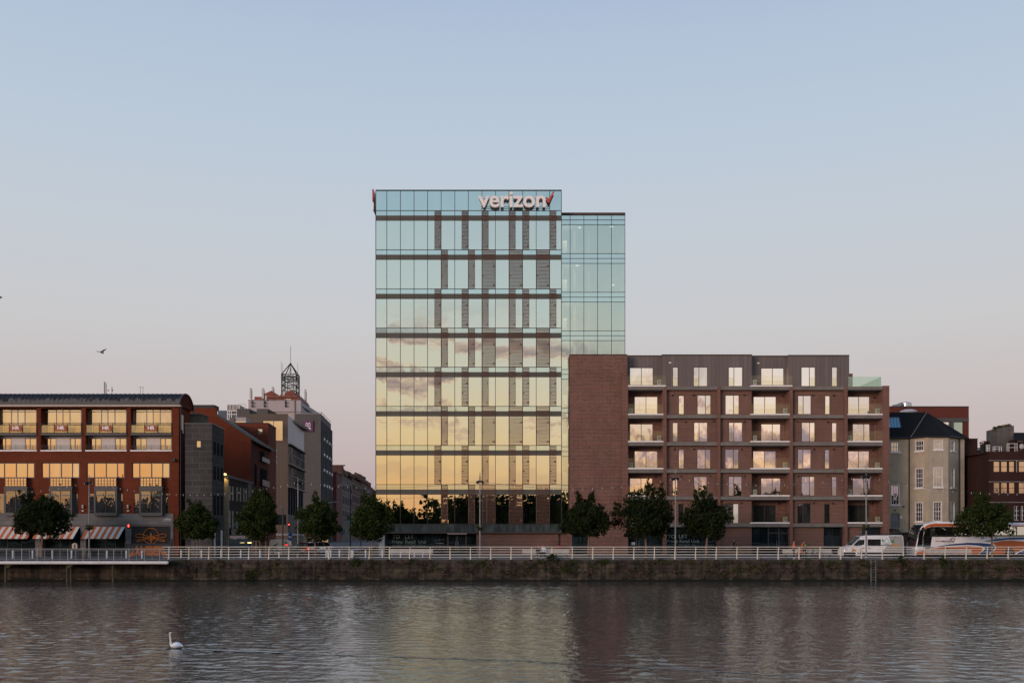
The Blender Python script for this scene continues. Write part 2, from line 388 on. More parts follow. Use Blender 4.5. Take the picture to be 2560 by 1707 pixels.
# ------------------------------------------------------------------ setting
WZ = -2.08            # river level; the quay top is z = 0
m, nt, out = nm('river_water'); p = wpos(nt)
h4 = noise(nt, mapped(nt, p, (4.5, 4.5, 1)), 1.0, 3, .6)
hh = math_(nt, 'MULTIPLY', h4, .020)
bm = N(nt, 'ShaderNodeBump', {'Height': hh, 'Strength': 1.0, 'Distance': 1.0})
pb = bsdf(nt, out, (.045,.043,.040), .03, .5, normal=bm.outputs[0]); pb.inputs['IOR'].default_value = 1.75
WATER = m
import numpy as np
def water_sheet():
    # one sheet: a finely waved middle (real geometry) running out to flat water at the sides
    xs = np.concatenate([[-900, -300, -120, -75], np.arange(-63, 63.01, .12), [75, 120, 300, 900]]); ys = np.concatenate([[4.2, 14], np.arange(23, 94.8, .11), [96.0]])
    Xg, Yg = np.meshgrid(xs, ys); rs = np.random.RandomState(4); H = np.zeros_like(Xg)
    wind = np.zeros_like(Xg)
    for k in range(10):      # gusts: broad calmer and rougher patches
        a = rs.uniform(0, 2*np.pi); L = rs.uniform(14, 45); wind += np.sin(2*np.pi*(Xg*np.cos(a)*.35+Yg*np.sin(a))/L + rs.uniform(0, 6.3))
    wind = np.clip(.82+.14*wind/1.6, .45, 1.15)
    n_ = 90; slope = .080
    for k in range(n_):
        L = .38*(1.25/.38)**(rs.uniform()**1.5); a = rs.normal(np.pi/2, .75) if rs.uniform() < .75 else rs.uniform(0, 2*np.pi)
        amp = slope*np.sqrt(2.0/n_)*L/(2*np.pi); ph = rs.uniform(0, 6.3)
        warp = .5*np.sin(Xg/rs.uniform(2.5,6)+rs.uniform(0,6.3))+.5*np.sin(Yg/rs.uniform(2.5,6)+rs.uniform(0,6.3))
        H += amp*np.sin(2*np.pi*(Xg*np.cos(a)+Yg*np.sin(a))/L + ph + 2.2*warp)
    fade = np.clip((66-np.abs(Xg))/4, 0, 1)*np.clip((Yg-20)/4, 0, 1)
    H = H*wind*fade
    nx, ny = len(xs), len(ys); co = np.stack([Xg, Yg, WZ+H], -1).reshape(-1, 3).astype(np.float32)
    idx = np.arange(nx*ny).reshape(ny, nx); q = np.stack([idx[:-1,:-1], idx[:-1,1:], idx[1:,1:], idx[1:,:-1]], -1).reshape(-1, 4)
    me = bpy.data.meshes.new('water'); me.vertices.add(len(co)); me.vertices.foreach_set('co', co.ravel()); me.loops.add(q.size); me.loops.foreach_set('vertex_index', q.ravel().astype(np.int32))
    me.polygons.add(len(q)); me.polygons.foreach_set('loop_start', np.arange(0, q.size, 4, dtype=np.int32)); me.polygons.foreach_set('loop_total', np.full(len(q), 4, dtype=np.int32)); me.polygons.foreach_set('use_smooth', np.ones(len(q), dtype=bool))
    me.update(calc_edges=True); me.validate(); me.materials.append(WATER); o = bpy.data.objects.new('water', me); COL.objects.link(o); return o
structure(water_sheet())
ASPH = plain('asphalt', (.060,.062,.070), .85, .22, 2.2)
PROM = plain('promenade_tarmac', (.075,.077,.088), .85, .18, 2.5)
PAVE = blocks('pavement_flags', (.23,.225,.23), (.20,.197,.205), (.13,.13,.13), .6, .4, .012, .15)
EARTH = plain('far_earth', (.06,.06,.045), .9, .3, .05)
QY = 93.6
g = MB(); g.face([(-1500,QY+.35,-.02),(1500,QY+.35,-.02),(1500,3000,-.02),(-1500,3000,-.02)])
structure(g.build('ground', EARTH))
g = MB(); g.box(-900,900,QY+.34,101.6,-.4,0.0); structure(g.build('promenade', PROM))
g = MB(); g.box(-900,900,101.62,101.9,-.3,.004); structure(g.build('kerb', CONC))
g = MB(); g.face([(-900,101.9,-.008),(900,101.9,-.008),(900,109.4,-.008),(-900,109.4,-.008)]); structure(g.build('road', ASPH))
g = MB()
for k in range(-24, 25): g.face([(k*6-1.5,105.5,-.003),(k*6+1.5,105.5,-.003),(k*6+1.5,105.65,-.003),(k*6-1.5,105.65,-.003)])
structure(g.build('road_markings', WHITE))
g = MB(); g.box(-900,SX(108)-.3,107.9,112.9,-.3,.12); g.box(-13.5,900,109.4,114.8,-.3,.12); structure(g.build('pavement', PAVE))
g = MB(); ys = [109.4,118,135,160,200,260,340]
zs = [-.006,.05,.25,.55,.95,1.45,2.0]
for a in range(6):
    g.face([(SX(ys[a])-.4,ys[a],zs[a]),(SX(ys[a])+13,ys[a],zs[a]),(SX(ys[a+1])+13,ys[a+1],zs[a+1]),(SX(ys[a+1])-.4,ys[a+1],zs[a+1])])
structure(g.build('side_street', ASPH))
# stone quay wall, darkened by tide and growth
m, nt, out = nm('quay_wall_stone'); p = wpos(nt); s = N(nt, 'ShaderNodeSeparateXYZ', {0: p})
v = N(nt, 'ShaderNodeCombineXYZ', {0: s.outputs[0], 1: s.outputs[2]}).outputs[0]
b = N(nt, 'ShaderNodeTexBrick', {'Vector': v, 'Color1': (.068,.053,.040,1), 'Color2': (.046,.037,.030,1), 'Mortar': (.022,.018,.016,1), 'Scale': 1.0, 'Mortar Size': .02, 'Mortar Smooth': .6, 'Brick Width': 1.3, 'Row Height': .42})
n1 = noise(nt, mapped(nt, p, (1.3, 1, 1.6)), .8, 7, .65); n2 = noise(nt, mapped(nt, p, (2.2, 1, .16)), 1.0, 5, .6); n3 = noise(nt, mapped(nt, p, (.05,1,.02)), 1.0, 2)
f = math_(nt, 'ADD', math_(nt, 'MULTIPLY', n1, .55), math_(nt, 'MULTIPLY', n2, .45))
c = mixc(nt, 1.0, b.outputs[0], ramp(nt, f, [(.38, (.18,)*3), (.48, (.65,)*3), (.62, (1.55,1.5,1.42))]), 'MULTIPLY')
tide = ramp(nt, math_(nt, 'ADD', s.outputs[2], math_(nt, 'MULTIPLY', n1, .5)), [(.0, (.0,)*3), (1.0, (1,)*3)])
tide.node.inputs[0].links[0].from_node
tn = math_(nt, 'LESS_THAN', math_(nt, 'ADD', s.outputs[2], math_(nt, 'MULTIPLY', n1, .9)), WZ + .68)
c = mixc(nt, tn, c, (.012,.013,.009))
gr = math_(nt, 'GREATER_THAN', math_(nt, 'ADD', s.outputs[2], math_(nt, 'MULTIPLY', n2, .8)), .1)
c = mixc(nt, math_(nt, 'MULTIPLY', gr, .4), c, (.060,.054,.050))
bmp = N(nt, 'ShaderNodeBump', {'Height': math_(nt, 'ADD', n1, math_(nt, 'MULTIPLY', b.outputs['Fac'], -.5)), 'Strength': .8, 'Distance': .06})
bsdf(nt, out, c, .9, .2, normal=bmp.outputs[0]); QUAY = m
q = MB(); q.box(-900, 900, QY, QY+.34, -5, -.06); qo = q.build('quay_wall', QUAY)
tag(qo, 'long dark stone quay wall rising from the river under the railing', 'quay wall')
cp = MB()
x = -70
while x < 70:
    L = random.uniform(1.1, 1.7); cp.box(x, x+L-.015, QY-.04, QY+.34, -.06, random.uniform(-.003, .004)); x += L
cp.build('coping', plain('coping_stone', (.13,.125,.12), .85, .3, 2), qo)
# near bank behind the camera, seen only mirrored in the glass
g = MB(); g.box(-900, 900, -2500, 4.2, -5, .28); structure(g.build('near_bank', EARTH))
# ------------------------------------------------------------------ leaves
def leaf_mat(name, a, b, tr=.25):
    m, nt, out = nm(name); p = wpos(nt)
    o = N(nt, 'ShaderNodeNewGeometry').outputs['Random Per Island']
    n1 = noise(nt, p, .9, 3)
    f = math_(nt, 'ADD', math_(nt, 'MULTIPLY', o, .5), math_(nt, 'MULTIPLY', n1, .5))
    c = ramp(nt, f, [(.25, a), (.75, b)])
    d = N(nt, 'ShaderNodeBsdfDiffuse', {'Color': c}); t = N(nt, 'ShaderNodeBsdfTranslucent', {'Color': c})
    mx = N(nt, 'ShaderNodeMixShader', {0: tr, 1: d.outputs[0], 2: t.outputs[0]}); nt.links.new(mx.outputs[0], out.inputs[0]); return m
LEAF1 = leaf_mat('dark_leaf', (.010,.015,.007), (.034,.046,.017))
LEAF2 = leaf_mat('green_leaf', (.015,.024,.008), (.050,.068,.020))
LEAF3 = leaf_mat('wall_growth_leaf', (.035,.045,.015), (.10,.10,.035))
FLOW = leaf_mat('pink_valerian_flower', (.09,.05,.043), (.21,.13,.11))
BARK = plain('pale_bark', (.17,.11,.07), .9, .3, 5)
def leaves(mb, c, rad, n, size, rng, squash=1.0, mi=0, shell=.35):
    for _ in range(n):
        while True:
            a = Vector((rng.uniform(-1,1), rng.uniform(-1,1), rng.uniform(-1,1)))
            if shell*shell < a.length_squared <= 1: break
        q = Vector(c) + Vector((a.x*rad, a.y*rad, a.z*rad*squash))
        u = Vector((rng.gauss(0,1), rng.gauss(0,1), rng.gauss(0,.7))).normalized(); t = u.orthogonal().normalized()
        t = (t + u.cross(t)*rng.uniform(-1,1)).normalized(); wv = u.cross(t)
        s = size*rng.uniform(.6, 1.25)
        mb.face([q - t*s, q - wv*s*.45, q + t*s, q + wv*s*.45], mi)
far = MB(); rng = random.Random(3); hb = MB()
def skyline(x):      # height of the far bank's trees: a low opening left of the river bend
    if -34 < x < -27: return rng.uniform(7, 10)
    if -44 < x <= -34: return rng.uniform(12, 14)
    if x >= -27: return rng.uniform(14.0, 17.2)
    return rng.uniform(12.5, 15.5)
for i in range(170):
    x = -200+i*2.36+rng.uniform(-1.5,1.5); y = rng.uniform(-80, -60); h = skyline(x)
    for k in range(12): leaves(far, (x+rng.uniform(-2.6,2.6), y+rng.uniform(-2,2), h*rng.uniform(.15,.90)), rng.uniform(1.6,2.6), 30, .8, rng, 1, 0, 0)
    far.tube((x,y,.2),(x,y,h*.7),.25,5)
for i in range(44):
    x = -220+i*10.0; hh_ = min(skyline(x+5), skyline(x+2), skyline(x+8))*.74
    hb.box(x, x+9.9, -90, -82, .2, hh_); hb.prism([(x-.1,hh_),(x+10,hh_),(x+5,hh_+1.6)], -90.2, -81.8)
tag(far.build('far_tree_belt', LEAF1), 'dark belt of trees on the bank across from the buildings', 'trees', kind='stuff')
tag(hb.build('far_houses', TERR), 'dark row of roofs mirrored at the foot of the glass', 'houses', kind='stuff')
# ------------------------------------------------------------------ windows
rnd = random.Random(11)
def pane_face(mb, d, x0, y0, x1, y1, tilt=.0025, mi=0, up=0):
    a, b, c, e = X(x0,d), X(x1,d), Z(y1,d), Z(y0,d)
    th, ph = rnd.gauss(0, tilt), rnd.gauss(0, tilt*.8)+up; hx, hz = (b-a)/2, (e-c)/2
    mb.face([(a,d-hx*th-hz*ph,c),(b,d+hx*th-hz*ph,c),(b,d+hx*th+hz*ph,e),(a,d-hx*th+hz*ph,e)], mi)
def win(root, d, x0, y0, x1, y1, vs=(), hs=(), fw=1.2, fm=None, gm=None, rec=.12, name='window', pname='pane', tilt=.003, lab=None, dep=.06, up=0):
    """framed window set rec metres behind the wall plane d; vs / hs are the pixel positions of its bars, fw the bar width in pixels"""
    f = MB(); df = d + rec
    k = df/d
    tx = lambda p: CX + (p-CX)/k if False else p
    for a, b in [(x0, x0+fw)] + [(v-fw/2, v+fw/2) for v in vs] + [(x1-fw, x1)]:
        f.pbox(df, a, y0, b, y1, dep)
    for a, b in [(y0, y0+fw)] + [(h-fw/2, h+fw/2) for h in hs] + [(y1-fw, y1)]:
        f.pbox(df+.004, x0+.05, a, x1-.05, b, dep-.008)
    o = f.build(name, fm or FRB, root)
    if lab: o['label'] = lab
    g = MB(); xs = [x0] + list(vs) + [x1]
    for a, b in zip(xs, xs[1:]): pane_face(g, df+.03, a+.1, y0+.1, b-.1, y1-.1, tilt, 0, up)
    gm = gm or rnd.choice((G_WIN, G_WIN, G_WIN2, G_WIN3)); gm = rnd.choice((G_GOLD, G_GOLD, G_GOLD2)) if gm is G_GOLD else gm; g.build(pname, gm, o)
    return o
def louvre(root, d, px, py): 
    v = MB(); v.pbox(d-.05, px, py, px+5, py+4, .05); v.pbox(d-.10, px+.4, py, px+4.6, py+.8, .05); v.pbox(d-.10, px+.4, py+2, px+4.6, py+2.8, .05)
    v.build('vent', BLACK, root)

# ================================================================== glass office block
D = 113.0
off = thing('glass_office_block', (X(1171,D), D, 0), 'tall glass office block with brick lattice panels and a lettered sign on top', 'office building')
BX = [939.5,966.9,1000.9,1035,1068.8,1102.8,1136.9,1170.7,1204.8,1238.6,1272.4,1306.5,1340.5,1374.3,1403.5]
P = 97.72
half = lambda i: (BX[i]+BX[i+1])/2
mid = lambda i, s: (BX[i], min(BX[i]+17, BX[i+1])) if s == 'L' else (BX[i+1]-17, BX[i+1])
A_ = [mid(4,'R'), mid(6,'R'), mid(8,'L'), mid(10,'L'), mid(11,'L'), mid(13,'L')]
B_ = [mid(5,'L'), mid(7,'L'), (BX[8],BX[9]), (BX[10],BX[11]), (BX[12],BX[13])]
full = {1: (8,10,12)}
def screen(x0, y0, x1, y1):
    m = MB(); d = D-.10; a, b, c, e = X(x0,d)+.02, X(x1,d)-.02, Z(y1,d), Z(y0,d)
    m.box(a, a+.06, d, d+.09, c, e); m.box(b-.06, b, d, d+.09, c, e)
    z = c; r = 0
    nb = max(3, round((b-a-.12)/.30)); st = (b-a-.12)/nb
    while z < e-.03:
        m.box(a+.06, b-.06, d+.002, d+.088, z, min(z+.046, e))
        if z+.155 < e:
            for i in range(nb+1):
                xx = a+.06+st*(i+(.5 if r % 2 else 0)); ww = .025
                if xx < b-.1 and (i or r % 2): m.box(xx-ww, xx+ww, d+.006, d+.084, z+.046, z+.155)
            if r % 7 == 2: 
                xx = a+.06 if (r//7) % 2 else b-.06-st*.75
                m.box(xx, xx+st*.75, d+.004, d+.086, z+.046, z+.155)
        z += .155; r += 1
    return m.build('brick_screen', BR_SCR, off)
mull = MB()
for i in range(15): mull.pbox(D-.05, BX[i]-.65, 475.5 , BX[i]+.65, 1328.5, .07)
for i in range(8):
    s0 = 526.6 + P*i; rowB = i % 2 == 1
    scr = B_ if rowB else A_
    for (a, b) in scr: screen(a, s0, b, s0+97.2 if i < 7 else 1308.6)
    mull.pbox(D-.045, 939.5, s0-.6, 1403.5, s0+.6, .06)
    yb = s0 + 12.3; yv = s0 + 25.2; ye = s0 + P - .6
    if i == 7: ye = 1308.8
    band = MB(); band.pbox(D-.035, 939, yb, 1404, yv, .1); band.build('metal_band', BAND, off)
    for j in range(14):
        a, b = BX[j], BX[j+1]
        hid = rowB and j in full[1]
        g = MB(); pane_face(g, D, a, s0, b, yb, .0015); 
        if hid: pane_face(g, D, a, yv, b, ye, .002); g.build('backing_pane', G_TOWER, [o for o in off.children if o.name.startswith('brick_screen')][-3 + full[1].index(j)]); continue
        g.build('spandrel_pane', G_SPAN, off)
        g = MB(); pane_face(g, D, a, yv, b, ye, .0022); g.build('window_pane', G_TOWER, off)
mull.pbox(D-.045, 939.5, 1308.6, 1403.5, 1309.8, .06)
mull.pbox(D-.07, 938.8, 474.6, 1404.2, 477, .5)
mull.build('mullion_grid', MULL, off)
for j in range(14):
    g = MB(); pane_face(g, D, BX[j], 477, BX[j+1], 526.6, .0012); g.build('parapet_pane', G_SPAN, off)
    g = MB(); pane_face(g, D, BX[j], 1309.8, BX[j+1], 1328.5, .001); g.build('base_pane', mirror_glass('base_panel_glass%d' % j, .10, (.7,.85,.85), (.035,.042,.042)) if j == 0 else bpy.data.materials['base_panel_glass0'], off)
x0, x1 = X(938.6,D), X(1404.4,D)
sh = MB()       # flank walls, roof, floors and the rooms behind the glass
for xx in (x0, x1-.06): sh.box(xx, xx+.06, D+.02, D+22, Z(1328.5,D), Z(475.5,D))
sh.box(x0, x1, D+21.9, D+22, Z(1328.5,D), Z(475.5,D)); sh.box(x0+.06, x1-.06, D+.05, D+21.9, Z(477,D)-.3, Z(477,D)-.1)
sh.build('shell', BAND, off)
fl = MB()
for i in range(9):
    zc = Z(526.6+P*i+12,D) if i < 8 else Z(1320,D)
    fl.box(x0+.06, x1-.06, D+.3, D+21.8, zc-.35, zc)
fl.build('floor_slab', INTD, off)
inn = MB(); rr = random.Random(5)
for i in range(8):
    zf, zc = Z(526.6+P*(i+1)+10,D), Z(526.6+P*i+22,D)
    if i == 7: zf = Z(1310, D)
    inn.box(x0+.1, x1-.1, D+9, D+9.15, zf, zc)
    for px in (944, 1017, 1119, 1221, 1323, 1381, 1396):
        if rr.random() < .8: inn.box(X(px,D+2), X(px,D+2)+.5, D+2, D+2.5, zf, zc)
    for px, ww in ((941, 10), (1345, 12), (1391, 9)):
        if rr.random() < .6: inn.box(X(px,D+.5), X(px+ww,D+.5), D+.5, D+.54, zf, zc-rr.uniform(0,1.4))
inn.build('room_partition', INTW, off)
so_ = MB(); so_.pbox(D-.03, 938.8, 1328.6, 1404.2, 1333, 2.2); so_.build('soffit', plain('dark_soffit', (.045,.035,.03), .6, .1), off)
D2 = D+1.2
colm = MB(); colm.pbox(D+.1, 947, 1333, 961, 1392, .7); colm.build('column', plain('pale_column_stone', (.36,.355,.36), .7, .1, 2), off)
gf = MB(); gf.wall(D+.35, 1191, 1333, 1396, 1391, [], .3); gf.face([(X(1191,D+.35),D+.35,Z(1391,D+.35)),(X(1191,D+.35),D+1.2,Z(1391,D+.35)),(X(1191,D+.35),D+1.2,Z(1333,D+.35)),(X(1191,D+.35),D+.35,Z(1333,D+.35))])
gf.face([(X(1396,D+.35),D+.35,Z(1391,D+.35)),(X(1396,D+.35),D+2.2,Z(1391,D+.35)),(X(1396,D+.35),D+2.2,Z(1333,D+.35)),(X(1396,D+.35),D+.35,Z(1333,D+.35))])
gf.build('ground_floor_wall', BR_APT, off)
win(off, D2, 963, 1333, 1118, 1391, vs=(1013, 1064, 1082, 1100), fw=1.0, fm=MULL, gm=G_SHOP, rec=0, name='shop_front')
win(off, D2, 1118, 1334, 1167, 1391, vs=(1142.5,), fw=3.4, fm=FRB, gm=G_SHOP, rec=-.06, name='entrance_door')
win(off, D2, 1167, 1333, 1191, 1391, fw=1.0, fm=MULL, gm=G_SHOP, rec=0, name='side_light')
hd = MB(); hd.pbox(D2-.14, 1139.2, 1352, 1140.2, 1374, .03); hd.pbox(D2-.14, 1145, 1352, 1146, 1374, .03); hd.build('door_handle', STEEL, off)
t = text('TO   LET', D2-.02, 980.8, 1336, 1034, 1346, 'window_lettering', LETG, off, .012)
text('Prime  Retail  Unit', D2-.02, 980, 1349.6, 1066, 1358, 'window_lettering', LETG, off, .012)
text('201 SQM / 2,164 SQ.FT   Approx', D2-.02, 980.8, 1360.8, 1064, 1365, 'window_lettering', LETG, off, .0)
text('021 427 1371', D2-.02, 1088, 1347.4, 1110.5, 1350.4, 'window_lettering', LETG, off, .0)
text('061 418 111', D2-.02, 1089, 1362, 1109.5, 1365, 'window_lettering', LETG, off, .0)
em = MB(); em.pprism(D2-.02, [(1089,1358.5),(1095,1358.5),(1092,1355)], .01); em.pbox(D2-.02, 1096.5, 1356, 1109, 1358.4, .01); em.build('window_emblem', LETG, off)
# roof sign
sg = thing('rooftop_sign', (X(1280,D-.4), D-.4, Z(521,D-.4)), 'large white company lettering with red tick at the top of the glass block', 'sign')
text('verizon', D-.38, 1196.5, 481.5, 1363.5, 521.0, 'lettering', LETW, sg, .018, .34)
ck = MB(); ck.pprism(D-.72, [(1364.9,493),(1367.8,492.2),(1371.5,498.5),(1382.6,479.4),(1386,479),(1373.5,506),(1370.3,506.3)], .2); ck.build('check_mark', LETR, sg)
rl = MB()
for yy in (497, 517.6): rl.pbox(D-.30, 1203, yy-.5, 1374, yy+.5, .05)
for px in (1204.8, 1238.6, 1272.4, 1276, 1306.5, 1340.5, 1374): rl.pbox(D-.26, px-.3, 476.5, px+.3, 519, .22)
rl.build('mounting_rail', MULL, sg)
s2 = thing('flank_sign', (X(936,D+3), D+3, Z(510,D+3)), 'red and white sign seen edge on at the block\'s left corner', 'sign')
b2 = MB(); b2.box(X(935.2,D+2), X(938,D+2), D+.5, D+2.2, Z(513,D+2), Z(484,D+2)); b2.build('check_mark', LETR, s2)
b2 = MB(); b2.box(X(935.8,D+2), X(938,D+2), D+.8, D+3, Z(533,D+2), Z(514,D+2)); b2.build('lettering', LETW, s2)

# ================================================================== glass stair tower, set back on the right
D = 114.5
stt = thing('glass_stair_tower', (X(1482,D), D, 0), 'lower set-back glass tower with white stairs and lit ceiling discs inside', 'glass tower')
TX = [1403.4,1425.3,1459.7,1494,1528.6,1562.5]
mull = MB()
for i in range(6): mull.pbox(D-.05, TX[i]-.6, 537, TX[i]+.6, 1330 if i < 2 else 887, .07)
TP = 96.42
for k in range(9):
    y0 = 537.5 + TP*k; ncol = 5 if y0 < 870 else 1
    rows = [(y0, y0+12.2, G_SPAN), (y0+12.2, y0+24.4, G_SPAN), (y0+24.4, y0+TP, G_STAIR)]
    for (a, b, gm) in rows:
        a2 = min(b, 886) if ncol == 5 and a < 886 else b
        if a >= 1328: continue
        mull.pbox(D-.046, TX[0], a-.5, TX[5 if a < 880 else 1], a+.5, .06)
        for j in range(5 if a < 880 else 1):
            bb = b if j == 0 else min(b, 886.5)
            g = MB(); pane_face(g, D, TX[j], a, TX[j+1], min(bb, 1330), .0018)
            g.build('stair_pane' if gm is G_STAIR else 'spandrel_pane', gm, stt)
cap = MB(); cap.pbox(D-.12, 1403.6, 531.5, 1563.4, 537.6, 9); cap.build('roof_edge', plain('brown_roof_fascia', (.06,.042,.036), .6, .1), stt)
mull.build('mullion_grid', MULL, stt)
sh = MB(); sh.box(X(1403.4,D), X(1562.6,D), D+8.9, D+9, 0, Z(537,D)); sh.box(X(1562.4,D)-.06, X(1562.4,D), D+.04, D+8.9, Z(886,D), Z(537.6,D)); sh.box(X(1403.4,D)-.02, X(1403.4,D)+.04, D+.04, D+8.9, 0, Z(537.6,D))
sh.build('shell', INTW, stt)
inn = MB(); fl = MB()
for k in range(4):
    yt = 537.5 + TP*k
    fl.box(X(1404,D), X(1562,D), D+.15, D+8.8, Z(yt+24,D), Z(yt+1,D))
    zf, zc = Z(yt+TP,D), Z(yt+24.4,D)
    if k: 
        a, b = (X(1480,D+4), zf+.1), (X(1540,D+4), zf+2.6)
        inn.prism([a, (a[0]+.5, a[1]), (b[0]+.5, b[1]), b, (b[0], b[1]-.35)], D+3.6, D+4.9)
        inn.box(X(1521,D+3), X(1556,D+3), D+3, D+4.6, zf+2.3, zf+2.45)
        for q in range(9): inn.box(X(1517,D+2.4), X(1541,D+2.4), D+2.4, D+2.44, zf+2.7+q*.16, zf+2.75+q*.16)
    for px in (1433, 1469, 1553): inn.box(X(px,D+2.5), X(px,D+2.5)+.32, D+2.5, D+2.9, zf, zc)
fl.build('floor_slab', INTD, stt); inn.build('stair', INTW, stt)
dr = MB()
for k in range(7):
    yb = 634 + TP*k
    dr.box(X(1403.8,D+2.2), X(1417.5,D+2.2), D+2.2, D+2.26, Z(yb,D+2.2), Z(yb-31.5,D+2.2))
dr.build('lobby_panel', plain('white_lobby_panel', (.80,.78,.72), .5, .03), stt)
LIT = glow('ceiling_lamp_glow', (1.0,.93,.80), 1.7)
for k in range(7):        # lobby lamps behind the narrow bay
    yb = 634 + TP*k; ll = bpy.data.lights.new('lobby_lamp', 'POINT'); ll.energy = 60; ll.color = (1,.86,.66); ll.shadow_soft_size = .12
    lo_ = bpy.data.objects.new('lobby_lamp', ll); COL.objects.link(lo_); lo_.parent = stt; lo_.location = Vector((X(1416,D), D+1.6 , Z(yb-62,D)))-Vector(stt.location)
    lo_.location.y = 1.0; lo_.location.x = X(1421,D)-stt.location.x; lo_.location.z = Z(yb-52,D)
for px, py, dd in ((1449,569.5,.9), (1529,567,.55), (1442.5,664,.68), (1533,713,2.6)):
    l = MB(); l.ell((X(px,D+dd), D+dd, Z(py,D+dd)), .2, .2, .05, 14, 5); l.build('ceiling_lamp', LIT, stt)
# ================================================================== brick apartment block
D = 113.0; DP = 112.55; DL = 114.5           # flush wall, piers and slab fronts, back wall of the loggias
ap = thing('brick_apartment_block', (X(1830,D), D, 0), 'red brick apartment block with concrete slab bands, loggias and dark metal top storey', 'apartment building')
SY = [(966,974.3),(1037,1045.2),(1104.8,1113.6),(1172.4,1181.3),(1240.2,1249),(1308,1316.6)]      # slab bands
TOPS = [974.3,1045.2,1113.6,1181.3,1249]; BOT = [1036,1104.3,1171.8,1239.6,1307.4]                  # storeys under the slabs
# windows per bay: storey -> (x0,x1,bar)
N2a, N2b = (1680.8,1695), (1696.2,1710.7)
flush = {
 2: [((1696,1710.7,988,1036,()), (1742.5,1777.4,987,1036,(1763.5,))), ((1680.8,1695,1055.5,1104.3,()), (1734,1769,1055,1104.3,(1747.8,))),
     ((1696,1710.5,1122.5,1171.8,()), (1742,1777,1122,1171.8,(1763,))), ((1680.5,1694.5,1190.5,1239.6,()), (1733.5,1768,1190,1239.6,(1747.3,))),
     ((1696,1709.5,1258.5,1307.4,()), (1742,1776,1258,1307.4,(1763,)))],
 3: [((1812.6,1848,987,1036,(1834,)),), ((1821,1856.5,1055,1104.3,(1834.6,)),), ((1812,1847,1122,1171.8,(1833.5,)),), ((1820.5,1855,1190,1239.6,(1834.4,)),),
     ((1812,1846.5,1258,1307.4,(1832.5,)),)],
 4: [((1994,2028.5,988,1036,(2008,)), (2061.8,2075.5,988.5,1036,())), ((2003.3,2038,1055,1104.3,(2024,)), (2078.8,2092.5,1056,1104.3,())),
     ((1993.5,2028,1122,1171.8,(2007.5,)), (2061,2074.5,1123,1171.8,())), ((2002.7,2037.5,1190,1239.6,(2024,)), (2078.8,2092.5,1191,1239.6,())),
     ((1993.5,2027,1258,1307.4,(2007.5,)), (2060.5,2075,1259,1307.4,()))]}
log_ = {1: ((1570,1658.5), [(1585.7,1644.3),(1573.8,1632.3),(1585.7,1644.3),(1573.8,1631.5),(1585.7,1644)]),
        3: ((1879,1974.5), [(1883,1940.5),(1902,1960),(1882,1940),(1902,1959.5),(1882,1940)]),
        5: ((2119,2207), [(2119.3,2174.4),(2131,2188.3),(2119.3,2173.5),(2131,2187.6),(2119.3,2173)])}
span = {2: (1666.5,1793), 3: (1801,1879), 4: (1982,2111)}
for b, (a, c) in span.items():
    wl = MB()
    hs = [(w_[0], w_[2], w_[1], w_[3]) for st_ in flush[b] for w_ in st_]
    wl.wall(D, a-3, 966, c+3 if b != 3 else c, 1316.6, hs, .22)
    wl.build('wall', BR_APT, ap)
for b, ((a, c), ws) in log_.items():
    lw_ = MB()
    for i, (p, q) in enumerate(ws):
        y0, y1 = BOT[i]-45.2, BOT[i]-.8
        lw_.wall(DL, a-3, TOPS[i]-2, c+3, BOT[i]+3, [(p, y0, q, y1)], .2)
        xa, xb = X(a,DP)-(0.02 if b != 3 else 0), X(c,DP)+.02
        z0, z1 = Z(BOT[i]+3,DP), Z(TOPS[i],DP)
        if b == 3: lw_.face([(xa,D,z0),(xa,DL,z0),(xa,DL,z1),(xa,D,z1)])
        dark = i == 4
        win(ap, DL, p, y0, q, y1, vs=((p+q)/2,), fw=1.3, fm=FRB, gm=G_DIM if dark else None, rec=.1, name='balcony_door')
    lw_.build('loggia_wall', BR_APT, ap)
for b in flush:
    for i, st_ in enumerate(flush[b]):
        for (x0, x1, y0, y1, vs) in st_:
            win(ap, D, x0, y0, x1, y1, vs=vs, fw=1.5, fm=FRB, gm=G_DIM if i == 4 and not (b == 3) else None, rec=.14)
# lit blind in the first-floor window
bl_ = MB(); bl_.pbox(D+.1, 1833.6, 1259.5, 1845.4, 1306.8, .02); bl_.build('window_blind', plain('white_blind', (.85,.80,.72), .8, .03), ap)
# slabs and white balcony edges
bays = [(1568,1658.5),(1666.4,1793),(1801,1974.7),(1982,2111),(2118.8,2207)]
for k, (y0, y1) in enumerate(SY):
    sb = MB()
    for (a, b) in bays: sb.pbox(DP+.03, a, y0, b, y1, 2.3)
    sb.build('floor_slab', CONC, ap)
    for (a, b) in ((1570,1658.4),(1877.5,1974.5),(2119,2206.6)):
        if k == 0 and a > 2100: continue
        xx = (a, b) if k else {1570: (1570,1665), 1877.5: (1877.5,1981)}[a]
        e = MB(); e.pbox(DP-.05, xx[0], y0-3.2, xx[1], y0-.05, 1.6); e.build('balcony_edge', WHITE, ap)
        gb = MB(); gb.pbox(DP+.02, xx[0]+.2, y0-27.5, xx[1]-.2, y0-3.3, .02); gb.build('glass_balustrade', G_BAL, ap)
        if k and a == 1877.5:      # glazed return of the half-open middle balcony
            gb = MB(); gb.box(X(1877.6,DP), X(1877.6,DP)+.02, DP+.05, D-.02, Z(y0-3.3,DP), Z(y0-27.5,DP)); gb.build('glass_balustrade', G_BAL, ap)
